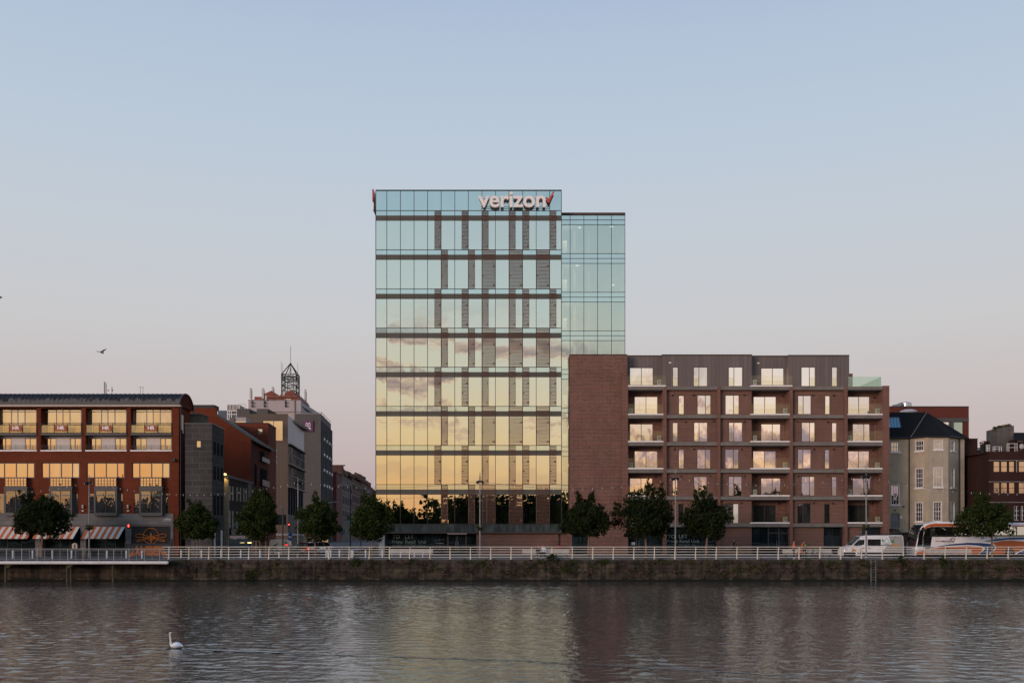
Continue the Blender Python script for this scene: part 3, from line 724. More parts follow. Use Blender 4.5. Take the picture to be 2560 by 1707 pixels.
# roof terrace balustrade at the right end
gb = MB()
for a, b in ((2121,2148),(2148.2,2175),(2175.2,2203)): gb.pbox(DP+.1, a, 941.5, b, 965.5, .02)
gb.box(X(2203,DP), X(2203,DP)+.02, DP+.1, DP+7, Z(965.5,DP), Z(941.5,DP)); gb.box(X(2123,DP), X(2203,DP), DP+7, DP+7.02, Z(965.5,DP), Z(941.5,DP))
gb.build('glass_balustrade', clear_glass('terrace_glass', (.78,.86,.80), .14, (.85,.95,.9)), ap)
pr = MB()
for (a, b, t, y) in ((1554,1570,.9,939.8),(1658.5,1666.4,.5,966),(1793,1801,.5,966),(1974.7,1982,.5,966),(2111,2118.8,.5,966),(2207,2223.3,.9,964)):
    m_ = MB(); m_.box(X(a,DP), X(b,DP), DP-.02, D+2.2, 0, Z(y,DP)); m_.build('brick_pier', BR_APT2, ap)
# blank corner wall
cw = MB(); cw.box(X(1424.3,D-.1), X(1568,D-.1), D-.1, D+12, 0, Z(887.5,D)); cw.build('corner_wall', BR_APT, ap)
sc_ = MB()
for y in (968.5, 1040.5, 1109, 1177.5, 1245, 1312): sc_.pbox(D-.12, 1424.5, y, 1553.5, y+4, .05)
sc_.build('soldier_course', brick('soldier_course_brick', (.17,.062,.05), (.14,.052,.043), (.20,.12,.10), .09, .3, .014), ap)
cp = MB(); cp.box(X(1424.0,D-.15), X(1568.6,D-.15), D-.16, D+12.1, Z(887.5,D), Z(886,D)); cp.build('wall_coping', MULL, ap)
dk = MB(); dk.box(X(1404,D+1.2), X(1424.3,D+1.2), D+1.3, D+1.4, 0, Z(1330,D)); dk.wall(D+.6, 1396, 1333, 1431, 1391, []); dk.build('link_wall', BR_APT, ap)
ddr = MB(); ddr.pbox(D-.16, 1430.5, 1330, 1472, 1391, .05); o = ddr.build('recessed_doorway', G_SHOP, ap)
ff = MB(); ff.pbox(D-.22, 1451, 1332, 1452, 1391, .05); ff.pbox(D-.22, 1460, 1332, 1461, 1391, .05); ff.build('door_frame', MULL, o)
# dark metal top storey
zn = MB()
def zseg(d, a, b, y0, holes): zn.wall(d, a, y0, b, 967, holes, .25)
zseg(D+1.2, 1560, 1656, 889.3, [(1574,918.5,1633,963.5)]); zseg(D+.25, 1655, 1880, 887, [(1681,917,1695.5,966),(1733.3,917,1769,966),(1820.7,917,1856.7,966)])
zseg(D+1.2, 1878, 1972, 889.8, [(1902,919.5,1960.4,963.5)]); zseg(D+.25, 1970.5, 2123, 888.2, [(2002.5,917,2038.5,966),(2078.8,917.5,2093.5,966)])
for (px, y) in ((1655,887),(1880,887),(1970.5,888.2),(2123,888.2)):
    zn.face([(X(px,D+.25),D+.25,Z(967,D)),(X(px,D+.25),D+9,Z(967,D)),(X(px,D+.25),D+9,Z(y,D)),(X(px,D+.25),D+.25,Z(y,D))])
zn.build('metal_cladding', ZINC, ap)
rf = MB()
for (a, b, y, d) in ((1566,1656,889.3,D+1.15),(1654.6,1880.4,887,D+.2),(1879,1971.5,889.8,D+1.15),(1970.1,2123.4,888.2,D+.2)):
    rf.box(X(a,d), X(b,d), d-.04, D+10, Z(y+.6,d), Z(y-1.0,d)+.002*(a % 7))
rf.build('roof_edge', MULL, ap)
win(ap, D+1.2, 1574, 918.5, 1633, 963.5, vs=(1603.5,), fw=1.4, rec=.1, name='balcony_door'); win(ap, D+1.2, 1902, 919.5, 1960.4, 963.5, vs=(1931,), fw=1.4, rec=.1, name='balcony_door')
for (a, b, vs) in ((1681,1695.5,()),(1733.3,1769,(1747.3,)),(1820.7,1856.7,(1834.8,)),(2002.5,2038.5,(2023.5,)),(2078.8,2093.5,())): win(ap, D+.25, a, 917, b, 966, vs=vs, fw=1.4, rec=.12)
# Juliet guards in front of the narrow lights
for b in flush:
    for i, st_ in enumerate(flush[b]):
        for (x0, x1, y0, y1, vs) in st_:
            a, c = (x0, x1) if not vs else ((vs[0], x1) if x1-vs[0] < vs[0]-x0 else (x0, vs[0]))
            gb = MB(); gb.pbox(D+.05, a+.3, y1-23, c-.3, y1-.3, .015); gb.build('glass_guard', G_BAL, ap)
for (a, c) in ((1681.3,1695.2),(1733.6,1747),(1821,1834.5),(2023.8,2038.2),(2079,2093.2)):
    gb = MB(); gb.pbox(D+.3, a, 943, c, 965.8, .015); gb.build('glass_guard', G_BAL, ap)
# wall vents
for (px, py, d) in ((1575,987,DL),(1652,988,DL),(1679,986.5,D),(1732,985.5,D),(1859,985.5,D),(1712.5,1052.5,D),(1782.5,1051,D),(1860,1052.5,D),(1888,1054,DL),(1955,988,DL),
        (2031,986,D),(2083,987,D),(2184,992,DL),(1991.5,1052,D),(2068.5,1053,D),(2122,1055,DL),(1575,1122,DL),(1685,1121,D),(1733,1121,D),(1853,1121,D),(1952,1121,DL),(2033,1121,D),(2083,1121,D),
        (2182,1123,DL),(1637,1189,DL),(1701,1188,D),(1773.5,1188,D),(1860,1188,D),(1888,1188.5,DL),(1994,1187.5,D),(2068.5,1187.5,D),(2120,1189,DL),(1684,1256,D),(1852,1255,D),(1946,1256,DL),(2032.5,1255,D),(2080.5,1256,D),(2179,1256,DL)):
    louvre(ap, d, px, py)
al = MB(); al.pbox(D+.18, 1672.5, 905, 1678, 908, .07); al.build('alarm_box', WHITE, ap)
al = MB(); al.pbox(D+1.1, 1893, 906, 1898.5, 909, .07); al.build('alarm_box', WHITE, ap)
# balcony heat pumps (each stands on its balcony)
HP = []
def heat_pump(px, ybase, label):
    d = DP+.7; loc = (X(px,d), d, Z(ybase-3,d))
    if HP:
        HP.append(dup(HP[0], loc, label)); return
    t = thing('heat_pump', loc, label, 'heat pump', 'heat pumps on the balconies')
    c = MB(); c.box(loc[0]-.22, loc[0]+.22, d, d+.32, loc[2]+.05, loc[2]+.62); c.build('casing', plain('heat_pump_grey', (.30,.32,.28), .6, .05), t)
    g = MB(); g.ring((loc[0], d-.01, loc[2]+.36), .16, .012, n=16, m=4); g.ring((loc[0], d-.01, loc[2]+.36), .09, .01, n=14, m=4); g.tube((loc[0],d-.02,loc[2]+.36),(loc[0],d,loc[2]+.36),.035,8); g.build('fan_grille', BLACK, t)
    f = MB(); f.box(loc[0]-.2, loc[0]-.14, d+.02, d+.3, loc[2], loc[2]+.05); f.box(loc[0]+.14, loc[0]+.2, d+.02, d+.3, loc[2], loc[2]+.05); f.build('foot', BLACK, t)
    HP.append(t)
fn = ['top', 'fifth', 'fourth', 'third', 'second', 'first']
for k in range(6):
    yb = SY[k][0]
    for col, nm_, even, odd in ((0,'left column of loggias',1648.5,1577),(1,'middle column of loggias',1887.5,1964),(2,'right column of loggias',2125,2195)):
        if col == 2 and k == 0: continue
        heat_pump(even if k % 2 == 0 else odd, yb, 'grey heat pump on the %s floor balcony of the %s' % (fn[k], nm_))
# ground floor
for a, c in ((1801,1879),(1982,2059),(2119,2155)): gr = MB(); gr.wall(D, a, 1316.6, c, 1391, []); gr.build('ground_floor_wall', BR_APT, ap)
def shop(a, b, vs=(), hs=(), nme='shop_front'): win(ap, D+.25, a, 1316.6, b, 1391, vs=vs, hs=hs, fw=1.0, fm=MULL, gm=G_SHOP, rec=0, name=nme)
shop(1570, 1658.5, (1590,1610,1634)); shop(1666.4, 1793, (1700,1735,1768)); shop(1879, 1920, ()); shop(2059, 2110.5, (2081,)); shop(2155, 2207, (2168,), (1331,))
win(ap, D+.25, 1920, 1316.6, 1974.5, 1391, vs=(1947,), hs=(1332,), fw=2.6, fm=plain('shop_door_frame', (.045,.04,.037), .5, .1), gm=G_SHOP, rec=-.04, name='entrance_door')
hd = MB()
for px in (1591.5, 1597.5, 1941.5, 1947.8): hd.pbox(D+.1, px-.35, 1351, px+.35, 1376, .03)
hd.build('door_handle', STEEL, ap)
nb_ = MB(); nb_.pbox(D+.2, 1577.5, 1354.5, 1587.5, 1361.5, .02); nb_.build('door_notice', plain('pale_notice', (.40,.44,.42), .7, .05), ap)
ht = MB(); ht.pbox(D+.4, 2059.6, 1317, 2110, 1391, .02); ht.pbox(D+.4, 2081.8, 1322, 2104, 1388, -.03); ht.build('inner_board', plain('tan_board', (.10,.075,.05), .8, .15), ap)
text('TO  LET', D+.22, 1668.6, 1335.8, 1718.8, 1344.6, 'window_lettering', LETG, ap, .012)
text('Prime Retail Unit', D+.22, 1668, 1348.2, 1748.6, 1356.3, 'window_lettering', LETG, ap, .012)
text('301 SQM / 3,243 SQ.FT  Approx', D+.22, 1668.6, 1359.4, 1747.5, 1363.6, 'window_lettering', LETG, ap, 0)
text('021 427 1371', D+.22, 1768.5, 1352.5, 1785, 1355.2, 'window_lettering', LETG, ap, 0)
text('061 418 111', D+.22, 1768.5, 1360.5, 1785, 1363.2, 'window_lettering', LETG, ap, 0)
bk = MB(); bk.box(X(1554,D)+.02, X(2223,D)-.03, D+12, D+12.2, 0, Z(890,D)); bk.box(X(2222.8,D)-.1, X(2222.8,D)-.04, D+2.3, D+12, 0, Z(966,D)); bk.box(X(1568,D), X(2222,D), D+2.4, D+12, Z(975,D), Z(967,D)); bk.build('rear_wall', BR_APT, ap)
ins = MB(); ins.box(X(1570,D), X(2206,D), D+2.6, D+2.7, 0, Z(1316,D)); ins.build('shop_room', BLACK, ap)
eb = thing('red_electrical_box', (X(1400.5,D+.2), D+.2, 0), 'small red box against the brick recess beside the glass block', 'utility box')
e = MB(); e.pbox(D+.1, 1395.8, 1362.5, 1405.8, 1376.5, .35); e.build('casing', plain('red_box_paint', (.26,.02,.02), .5, .1), eb); e = MB(); e.pbox(D+.07, 1400.4, 1363, 1401, 1376, .03); e.build('door_seam', BLACK, eb)
e = MB(); e.box(X(1397.5,D+.2), X(1404,D+.2), D+.2, D+.4, 0, Z(1376.5,D+.1)); e.build('plinth', BLACK, eb)
# ================================================================== left: barrel-roofed brick building
D = 106.5
hr = thing('barrel_roof_building', (X(200,D), D, 0), 'red brick building with a dark barrel roof, golden windows and striped awnings', 'building')
PT = [(91.8,102),(204,214),(316.7,326.5),(429.6,447)]
OP = [(-12,91.8),(102,204),(214,316.7),(326.5,429.6)]
CB = [39, 151.5, 264, 377.2]             # bay centres
holes = []
for (a, b) in OP: holes.append((a, 1020, b, 1125.8, .85))
for c in CB:
    holes += [(c-47, 1156, c+48, 1194.8, .22), (c-42.5, 1232.5, c-28.3, 1283.3, .2), (c+29, 1232.5, c+43.8, 1283.3, .2)]
wl = MB(); wl.wall(D, -130, 1011, 447, 1283.5, holes)
SDV = [(X(447,D), D, 0), (X(447,D)-.3, D+4.6, 0)]
wl.face([(SDV[0][0], D, 0), (SDV[1][0], D+4.6, 0), (SDV[1][0], D+4.6, Z(1013,D)), (SDV[0][0], D, Z(1013,D))])
wl.pbox(D+4.5, -130, 1013, 446, 1391, .1)
for c in CB:
    wl.wall(D+.02, c-28.3, 1232, c+29, 1283.5, [(c-28.2,1232.2,c+28.9,1283.4)])
o = wl.build('wall', BR_RED, hr)
# barrel vault with standing seams
vl = MB(); xr = X(447,D)+.12; xl = X(-130,D); NV = 16; ry, rz = 2.35, Z(980,D+2.3)-Z(1013,D+2.3)+.12; zb = Z(1013,D)-.05
pr_ = [(D+2.3-ry*math.cos(math.pi*i/NV), zb+rz*math.sin(math.pi*i/NV)) for i in range(NV+1)]
for (a, b) in zip(pr_, pr_[1:]): vl.face([(xl,a[0],a[1]),(xr,a[0],a[1]),(xr,b[0],b[1]),(xl,b[0],b[1])])
x = xr - .02
while x > xl:
    for (a, b) in zip(pr_, pr_[1:]):
        vl.face([(x,a[0]-.01,a[1]+.035),(x,b[0]-.01,b[1]+.035),(x-.045,b[0]-.01,b[1]+.035),(x-.045,a[0]-.01,a[1]+.035)])
        vl.face([(x,a[0],a[1]-.02),(x,b[0],b[1]-.02),(x,b[0],b[1]+.035),(x,a[0],a[1]+.035)]); vl.face([(x-.045,a[0],a[1]-.02),(x-.045,b[0],b[1]-.02),(x-.045,b[0],b[1]+.035),(x-.045,a[0],a[1]+.035)])
    x -= .5
m, nt, out = nm('stained_lead_roof'); p = wpos(nt); s = N(nt, 'ShaderNodeSeparateXYZ', {0: p})
n1 = noise(nt, mapped(nt, p, (3.2,1,1.1)), 1.0, 6, .65)
hz = math_(nt, 'SUBTRACT', math_(nt, 'MULTIPLY', math_(nt, 'SUBTRACT', s.outputs[2], zb), 1/rz), math_(nt, 'MULTIPLY', math_(nt, 'SUBTRACT', n1, .5), 1.3))
f = ramp(nt, hz, [(.40, (.105,.10,.097)), (.50, (.026,.028,.034)), (1.0, (.024,.027,.036))])
bsdf(nt, out, f, .85, .08)
vl.build('barrel_roof', m, hr)
ge = MB(); xe = X(447,D)+.02
ge.face([(xe,a,b) for a, b in pr_]); ge.build('gable_end', BR_DARK, hr)
er = MB()
for a, b in zip(pr_, pr_[1:]): er.tube((xr-.03,a[0],a[1]),(xr-.03,b[0],b[1]),.07,5)
er.build('verge_trim', FRG, hr)
gu = MB(); gu.box(xl, X(454,D), D-.42, D+.1, Z(1017,D), Z(1013.2,D)); gu.build('gutter', plain('pale_copper_gutter', (.40,.31,.26), .5, .15), hr)
gu = MB(); gu.box(xl, X(446,D), D-.1, D+.3, Z(1013.2,D), Z(1009.5,D)); gu.build('eaves_board', FRG, hr)
dp = MB(); dp.tube((X(450,D),D+.2,0),(X(450,D),D+.2,Z(1018,D)),.06,6); dp.build('drainpipe', FRG, hr)
sw = MB(); sw.box(SDV[0][0]-.01, SDV[0][0]+.03, D+.75, D+1.4, Z(1080,D), Z(1034,D)); sw.build('side_window', G_DIM, hr)
for bi, ((a, b), c) in enumerate(zip(OP, CB)):
    dd = D+.85
    sh = lambda v: CX + (v-CX)/1.008
    L, Rr = a+6.5, b
    q = lambda v: v - (151.5 - c)
    win(hr, D, L, 1020.5, Rr, 1083, vs=(q(141),q(157),q(174.6)), hs=(1029,), fw=2.0, fm=FRL, gm=G_GOLD, rec=.8, name='terrace_glazing', tilt=.004)
    lw = win(hr, D, L, 1094.5, q(141.5), 1124.5, vs=(q(126.3),), fw=2.2, fm=FRL, gm=G_GOLD, rec=.8, name='terrace_door', tilt=.004)
    win(hr, D, q(174.6), 1094.5, Rr, 1124.5, vs=(q(187.5),), fw=2.2, fm=FRL, gm=G_GOLD, rec=.8, name='terrace_door', tilt=.004)
    pn = MB(); pn.pbox(D+.78, q(141.5), 1094, q(174.6), 1124.6, .1); pn.build('blank_panel', plain('white_panel', (.52,.47,.45), .6, .04) if bi == 0 else bpy.data.materials['white_panel'], hr)
    ln = MB(); ln.pbox(D+.7, a, 1087, b, 1094.5, .3); ln.build('lintel', FRL, hr)
    sb = MB(); sb.pbox(D-.12, a+.2, 1082.8, b-.2, 1087.5, .96); sb.build('balcony_slab', FRG, hr)
    ral = MB(); d_ = D-.05
    for y in (1057.2, 1060.6): ral.tube((X(a,d_),d_,Z(y,d_)),(X(b,d_),d_,Z(y,d_)),.03,5)
    ral.tube((X(a,d_),d_,Z(1082,d_)),(X(b,d_),d_,Z(1082,d_)),.03,5)
    for px in (a+.8, q(135.5), q(169), b-1): ral.pbox(d_-.02, px-.7, 1057, px+.7, 1083, .05)
    rr_ = ral.build('balcony_railing', BLACK, hr)
    gp = MB()
    for (p0, p1) in ((a+1.6,q(134.6)),(q(136.4),q(168)),(q(170),b-2)): gp.pbox(d_+.02, p0, 1062.5, p1, 1081.5, .015)
    gp.build('glass_infill', clear_glass('warm_balustrade_glass', (.80,.76,.66), .2, (1,.9,.75)) if bi == 0 else bpy.data.materials['warm_balustrade_glass'], rr_)
    ral = MB()
    for y in (1112.2, 1114.6, 1117.4, 1120.2): ral.tube((X(a,D),D+.06,Z(y,D)),(X(b,D),D+.06,Z(y,D)),.014,4)
    for px in (a+2, q(120), q(135), q(152), q(178.5), q(193)): ral.pbox(D+.05, px-.35, 1112, px+.35, 1125, .02)
    ral.build('balcony_railing', BLACK, hr)
    si = MB(); si.pbox(D-.06, a-1, 1124.6, b, 1127.6, .3); si.build('stone_sill', WHITE, hr)
    # banner on the terrace railing
    bt = thing('lettered_banner', (X(c,D), D-.1, Z(1077,D)), 'rust coloured HR banner on the top balcony, %s' % ['leftmost of the four', 'second of the four from the left', 'third of the four from the left', 'nearest the building\'s right corner'][bi], 'banner', 'rust banners on the balconies')
    bn = MB(); bn.pbox(D-.1, q(136.5), 1063.6, q(166.8), 1077.2, .03); bn.build('cloth', BANN, bt)
    text('HR', D-.105, q(143.6), 1064.6, q(160.8), 1074, 'lettering', LETW, bt, .03, .02)
    ul = MB(); ul.pbox(D-.113, q(143.8), 1068.6, q(160.6), 1069.3, .01); ul.build('rule_line', LETW, bt)
    # second floor window and projecting box below
    win(hr, D, q(104.5), 1156, q(199.5), 1194.8, vs=(q(123.5),q(153.2),q(181)), fw=2.4, fm=FRG, gm=G_GOLD, rec=.1, tilt=.009)
    fl = MB(); fl.pbox(D-.5, c-27, 1193, c+27.5, 1195.2, .5); fl.pbox(D-.5, c-27, 1214.6, c+27.5, 1217, .5)
    for i in range(8): px = c-26.5+i*7.55; fl.pbox(D-.5, px-.5, 1195.2, px+.5, 1214.6, .06)
    for y in (1201.6, 1208.2): fl.pbox(D-.494, c-26.5, y-.5, c+27, y+.5, .05)
    go = fl.build('grid_balcony_front', FRG, hr)
    gp = MB()
    for i in range(7):
        for j in range(3): pane_face(gp, D-.46, c-26+i*7.55, 1195.3+j*6.6, c-26+(i+1)*7.55-.9, 1195.3+(j+1)*6.6-.9, .006)
    gp.build('glass_block', G_GOLD, go)
    bx = MB(); bx.pbox(D-.55, c-28.7, 1217.4, c+28.3, 1225.6, .8); bx.pbox(D-.55, c-28.7, 1281.5, c+28.3, 1289, .8); bx.pbox(D-.58, c-30, 1216.6, c+29.5, 1218.4, .85)
    bx.pbox(D-.5, c-28.5, 1225.6, c-25.5, 1281.5, .75); bx.pbox(D-.5, c+25.2, 1225.6, c+28.1, 1281.5, .75)
    bo = bx.build('box_window', FRG, hr)
    win(hr, D-.55, c-25.6, 1225.4, c+25.4, 1281.8, vs=(c-.2,), fw=1.6, fm=BLACK, gm=G_DIM, rec=.05, name='box_window_glazing')
    if bi:
        text('GARLAND', D-.51, c-24, 1236, c-3.5, 1239.6, 'window_lettering', LETG, hr, .01); text('GARLAND', D-.51, c+2.5, 1236, c+23.5, 1239.6, 'window_lettering', LETG, hr, .01)
    win(hr, D, c-42.5, 1232.5, c-28.5, 1283.3, hs=(1276,), fw=1.2, fm=FRG, gm=G_DIM, rec=.08); win(hr, D, c+29.2, 1232.5, c+43.8, 1283.3, hs=(1276,), fw=1.2, fm=FRG, gm=G_DIM, rec=.08)
# stone base with shop openings
sb = MB(); so_ = [(-50,1311,88,1391,1.2),(101,1311,200.8,1391,1.2),(214.6,1311,313.4,1391,1.2),(327.5,1311,426.4,1391,.3)]
sb.wall(D-.12, -130, 1283.6, 433.5, 1391, so_)
sb.face([(X(433.5,D-.12),D-.12,0),(X(433.5,D-.12),D+.02,0),(X(433.5,D-.12),D+.02,Z(1283.6,D)),(X(433.5,D-.12),D-.12,Z(1283.6,D))])
sb.build('stone_base', STONE, hr)
rc = MB(); rc.wall(D-.02, 433.5, 1283.4, 447, 1391, []); rc.build('lower_wall', BR_RED, hr)
for (a, y0, b, y1, t) in so_[:3]:
    win(hr, D+1.0, a-2, 1311, b+2, 1391, vs=[a+(b-a)*k/4 for k in (1,2,3)], hs=(1328,1378), fw=1.2, fm=BLACK, gm=G_SHOP, rec=0, name='shop_front')
    hd = MB(); hd.pbox(D-.06, a, 1311, b, 1316.4, .5); hd.build('fascia_box', plain('taupe_fascia', (.10,.085,.08), .6, .1) if a < 0 else bpy.data.materials['taupe_fascia'], hr)
for (a, b, sk) in ((-32,88,8),(99,200,7),(220,313,7.5)):
    aw = MB(); n_ = 12 if a != -32 else 15; dz = 1.15
    for i in range(n_):
        u0, u1 = a+(b-a)*i/n_, a+(b-a)*(i+1)/n_
        t0, t1 = X(u0,D), X(u1,D); zt, zl = Z(1316.5,D), Z(1345.8,D-dz)
        s_ = -X(CX+sk*.55,D)*1.6
        aw.face([(t0+s_,D-dz,zl),(t1+s_,D-dz,zl),(t1,D-.1,zt),(t0,D-.1,zt)], i % 2)
        aw.face([(t0+s_,D-dz,zl-.0),(t0,D-.1,zt-.03),(t1,D-.1,zt-.03),(t1+s_,D-dz,zl-.03)], i % 2)
    aw.build('striped_awning', [AWNO, AWNW], hr)
# mural shutter
mu = MB(); mu.pbox(D+.05, 327.5, 1311, 426.4, 1391, .1); mo = mu.build('painted_shutter', MURD, hr)
hd = MB(); hd.pbox(D-.06, 327.5, 1310.5, 426.4, 1315.4, .12); hd.build('fascia_box', bpy.data.materials['taupe_fascia'], hr)
em = MB(); d_ = D+.0; mc = lambda u, v: (X(u,d_), d_, Z(v,d_))
def loop(pts, r=.045, closed=True):
    P_ = [mc(*p) for p in pts]
    em.path(P_ + ([P_[0]] if closed else []), r, 5)
loop([(377.5+19.2*math.cos(t*math.pi/14), 1339.3-19.5*math.sin(t*math.pi/14)) for t in range(28)])
for sx in (-1, 1):
    w1 = [(2,1340.5),(15,1337.5),(28,1334),(34.5,1334.2),(38,1337),(37.5,1341),(33,1343),(18,1342.2),(4,1342)]
    w2 = [(3,1342.5),(14,1345),(24,1347.5),(31,1349),(35,1351),(34,1353),(29.5,1353.2),(20,1350.5),(8,1345.5)]
    for wv in (w1, w2): loop([(377.5+sx*u, v) for u, v in wv])
    for k in range(3): loop([(377.5+sx*(2+k*2),1343),(377.5+sx*(4+k*2.4),1351-k)], .04, False)
em.pprism(d_-.03, [(377.5-2.2,1334),(377.5+2.2,1334),(377.5+2.6,1342),(377.5+.8,1358),(377.5-.8,1358),(377.5-2.6,1342)], .04)
em.ell(mc(377.5,1332.6), .09, .05, .09, 8, 6)
em.build('dragonfly_emblem', MURO, mo)
ln = MB(); ln.pbox(D-.2, 425, 1345, 430, 1391, .1); ln.pbox(D-.24, 312, 1358, 428, 1391, .1); ho = ln.build('hoarding', HOARD, hr)
gt = MB()
text('AMBER', D-.25, 332, 1364, 412, 1388, 'graffiti_lettering', MURO, ho, .06, .012)
gt.pprism(D-.262, [(322,1391),(326,1382),(338,1372),(341,1376),(330,1390)], .012); gt.pprism(D-.262, [(408,1378),(412,1376),(419,1388),(416,1390)], .012); gt.build('graffiti_tail', MURO, ho)
pl = MB(); pl.pprism(D-.17, [(408,1302.5),(408,1297.5),(413.5,1297),(415.5,1294.5),(417.5,1294),(420,1296.5),(428,1296),(428.5,1302.5)], .04); po = pl.build('name_plate', plain('pale_plate', (.34,.33,.34), .6, .1), hr)
text("HOWLEY'S", D-.175, 409, 1299, 428, 1301.8, 'lettering', BLACK, po, .01)
# wall lights, flood lamp, lit red light
for px in (206.5, 319.5):
    l = MB(); l.tube((X(px,D-.2),D-.2,Z(1270,D)),(X(px,D-.2),D-.2,Z(1261.5,D)),.09,8); l.pbox(D-.2, px-2.6, 1274.5, px+2.6, 1278, .2); l.build('wall_light', plain('pale_lamp_metal', (.42,.41,.41), .5, .1) if px < 300 else bpy.data.materials['pale_lamp_metal'], hr)
fl = MB(); fl.pbox(D-.45, 428, 1149, 438, 1152.5, .3); fl.pbox(D-.3, 432, 1145, 437, 1149, .3); fl.build('flood_light', BLACK, hr)
RED = glow('red_lamp_glow', (1.0,.06,.03), 5.0)
def signal(px, y0, y1, d, label, lit=(.3,), face_w=3.4, glow_m=None):
    t = thing('signal_light', (X(px,d), d, 0), label, 'traffic light')
    b = MB(); b.pbox(d, px-face_w/2, y0, px+face_w/2, y1, .25); b.build('housing', BLACK, t)
    p_ = MB(); p_.tube((X(px,d),d+.12,0),(X(px,d),d+.12,Z(y1-1,d)),.05,6); p_.build('pole', FRG, t)
    for k in lit:
        l = MB(); yy = y0+(y1-y0)*k; l.ell((X(px,d),d-.02,Z(yy,d)), .075, .06, .085, 10, 6); l.build('lamp', glow_m or RED, t)
    return t
signal(321.5, 1308.5, 1320.5, 104.6, 'red traffic light glowing in front of the stone shop base', (.3,.55), 6)
signal(764.3, 1330, 1341, 112, 'red traffic light showing beside the middle street tree', (.35,))
signal(722.3, 1306, 1317, 120, 'small red signal high on a pole above the blue sign', (.4,))
# rooftop aerials
an = thing('roof_aerials', (X(263,D+3), D+3, zb+rz), 'pair of dark aerials standing on the barrel roof', 'aerial')
a_ = MB(); d_ = D+2.4
a_.tube((X(261,d_),d_,zb+rz*.9),(X(261,d_),d_,Z(954,d_)),.05,6); a_.tube((X(265,d_),d_,zb+rz*.9),(X(265,d_),d_,Z(957,d_)),.05,6); a_.build('mast', FRG, an)
b_ = MB(); b_.pprism(d_, [(267.5,975.5),(270,973),(272.5,975.5),(270,978)], .04); b_.build('warning_plate', plain('orange_plate', (.4,.2,.1), .6, .1), an)
b_ = MB(); b_.tube((X(280,d_),d_,zb+rz*.9),(X(280,d_),d_,Z(966,d_)),.03,5); b_.pbox(d_, 278.6, 972.5, 281.8, 977.5, .1); b_.build('antenna', STEEL, an)
an = thing('roof_hoop', (X(354,D+3), D+3, zb+rz), 'thin metal access hoop on the barrel roof right of the aerials', 'roof hoop')
a_ = MB(); a_.path([(X(348,d_),d_,Z(968,d_)),(X(351,d_),d_,Z(967.3,d_)),(X(359,d_),d_,Z(968,d_))], .02); a_.tube((X(351,d_),d_,zb+rz*.9),(X(351,d_),d_,Z(967.3,d_)),.02,5); a_.tube((X(357.5,d_),d_,zb+rz*.9),(X(357.5,d_),d_,Z(968,d_)),.02,5); a_.build('rail', STEEL, an)

# ================================================================== the side street
def box_building(name, px0, px1, d0, d1, ytop, mat, label, cat='building', z0=0):
    """front px0..px1 at d0; the right flank follows the street line to d1"""
    t = thing(name, (X((px0+px1)/2,d0), d0, 0), label, cat)
    return t
def swin(mb, pa, pb, ya, yb, off=.03, th=.05, mi=0):        # rectangle on the street flank, pixels measured at its left edge
    d0, d1 = SD(pa), SD(pb); mb.side(d0, d1, Z(yb,d0), Z(ya,d0), off, th, mi)
# slate block
sl_ = thing('slate_block_building', (X(497,105.2), 105.2, 0), 'dark grey block-faced corner building with one small lit window', 'building')
d0, d1 = SD(530), SD(560)
b = MB(); b.wall(d0, 463, 1060, 530, 1391, [(490.5,1101.5,502,1118)], .25); b.side(d0, d1, 0, Z(1060,d0), 0, .3); b.box(X(463,d0), X(463,d0)+.2, d0+.02, d1, 0, Z(1060,d0)); b.box(X(463,d0)+.2, SX(d1)-.3, d0+.3, d1, Z(1060,d0)-.5, Z(1060,d0)-.1)
b.build('wall', SLATEB, sl_)
c_ = MB(); c_.box(X(462.5,d0), X(530.6,d0), d0-.06, d0+.3, Z(1060,d0), Z(1057,d0)); c_.side(d0+.3, d1, Z(1060,d0), Z(1057,d0), .06, .36); c_.build('coping', FRG, sl_)
win(sl_, d0, 490.5, 1101.5, 502, 1118, fw=.9, fm=FRL, gm=G_GOLD, rec=.1)
for row, (ya, yb) in enumerate(((1103,1134),(1165,1197),(1238,1286))):
    for pa in (534.3, 543, 551.6):
        sw = MB(); swin(sw, pa, pa+4.6, ya+(pa-534)*.4*(1-row*.4), yb+(pa-534)*.3*(1-row*.4)); sw.build('window', G_DARK, sl_)
dj = MB()
for pa in (534, 551.5): swin(dj, pa, pa+4.2, 1325, 1390)
dj.build('door_surround', FRW, sl_)
mb_ = thing('roof_tank', (X(489,112), 112, Z(1060,106)), 'stained concrete roof box between the slate block and the red gable', 'roof box')
b = MB(); b.pbox(112.2, 474, 1035, 503, 1062, 2.5); b.build('casing', plain('stained_concrete', (.11,.095,.07), .9, .45, 1.5), mb_); b = MB(); b.pbox(112.1, 473, 1033.5, 504, 1035.5, 2.8); b.pbox(112.6, 481, 1029, 486, 1033.5, .4); b.build('lid', CONC, mb_)
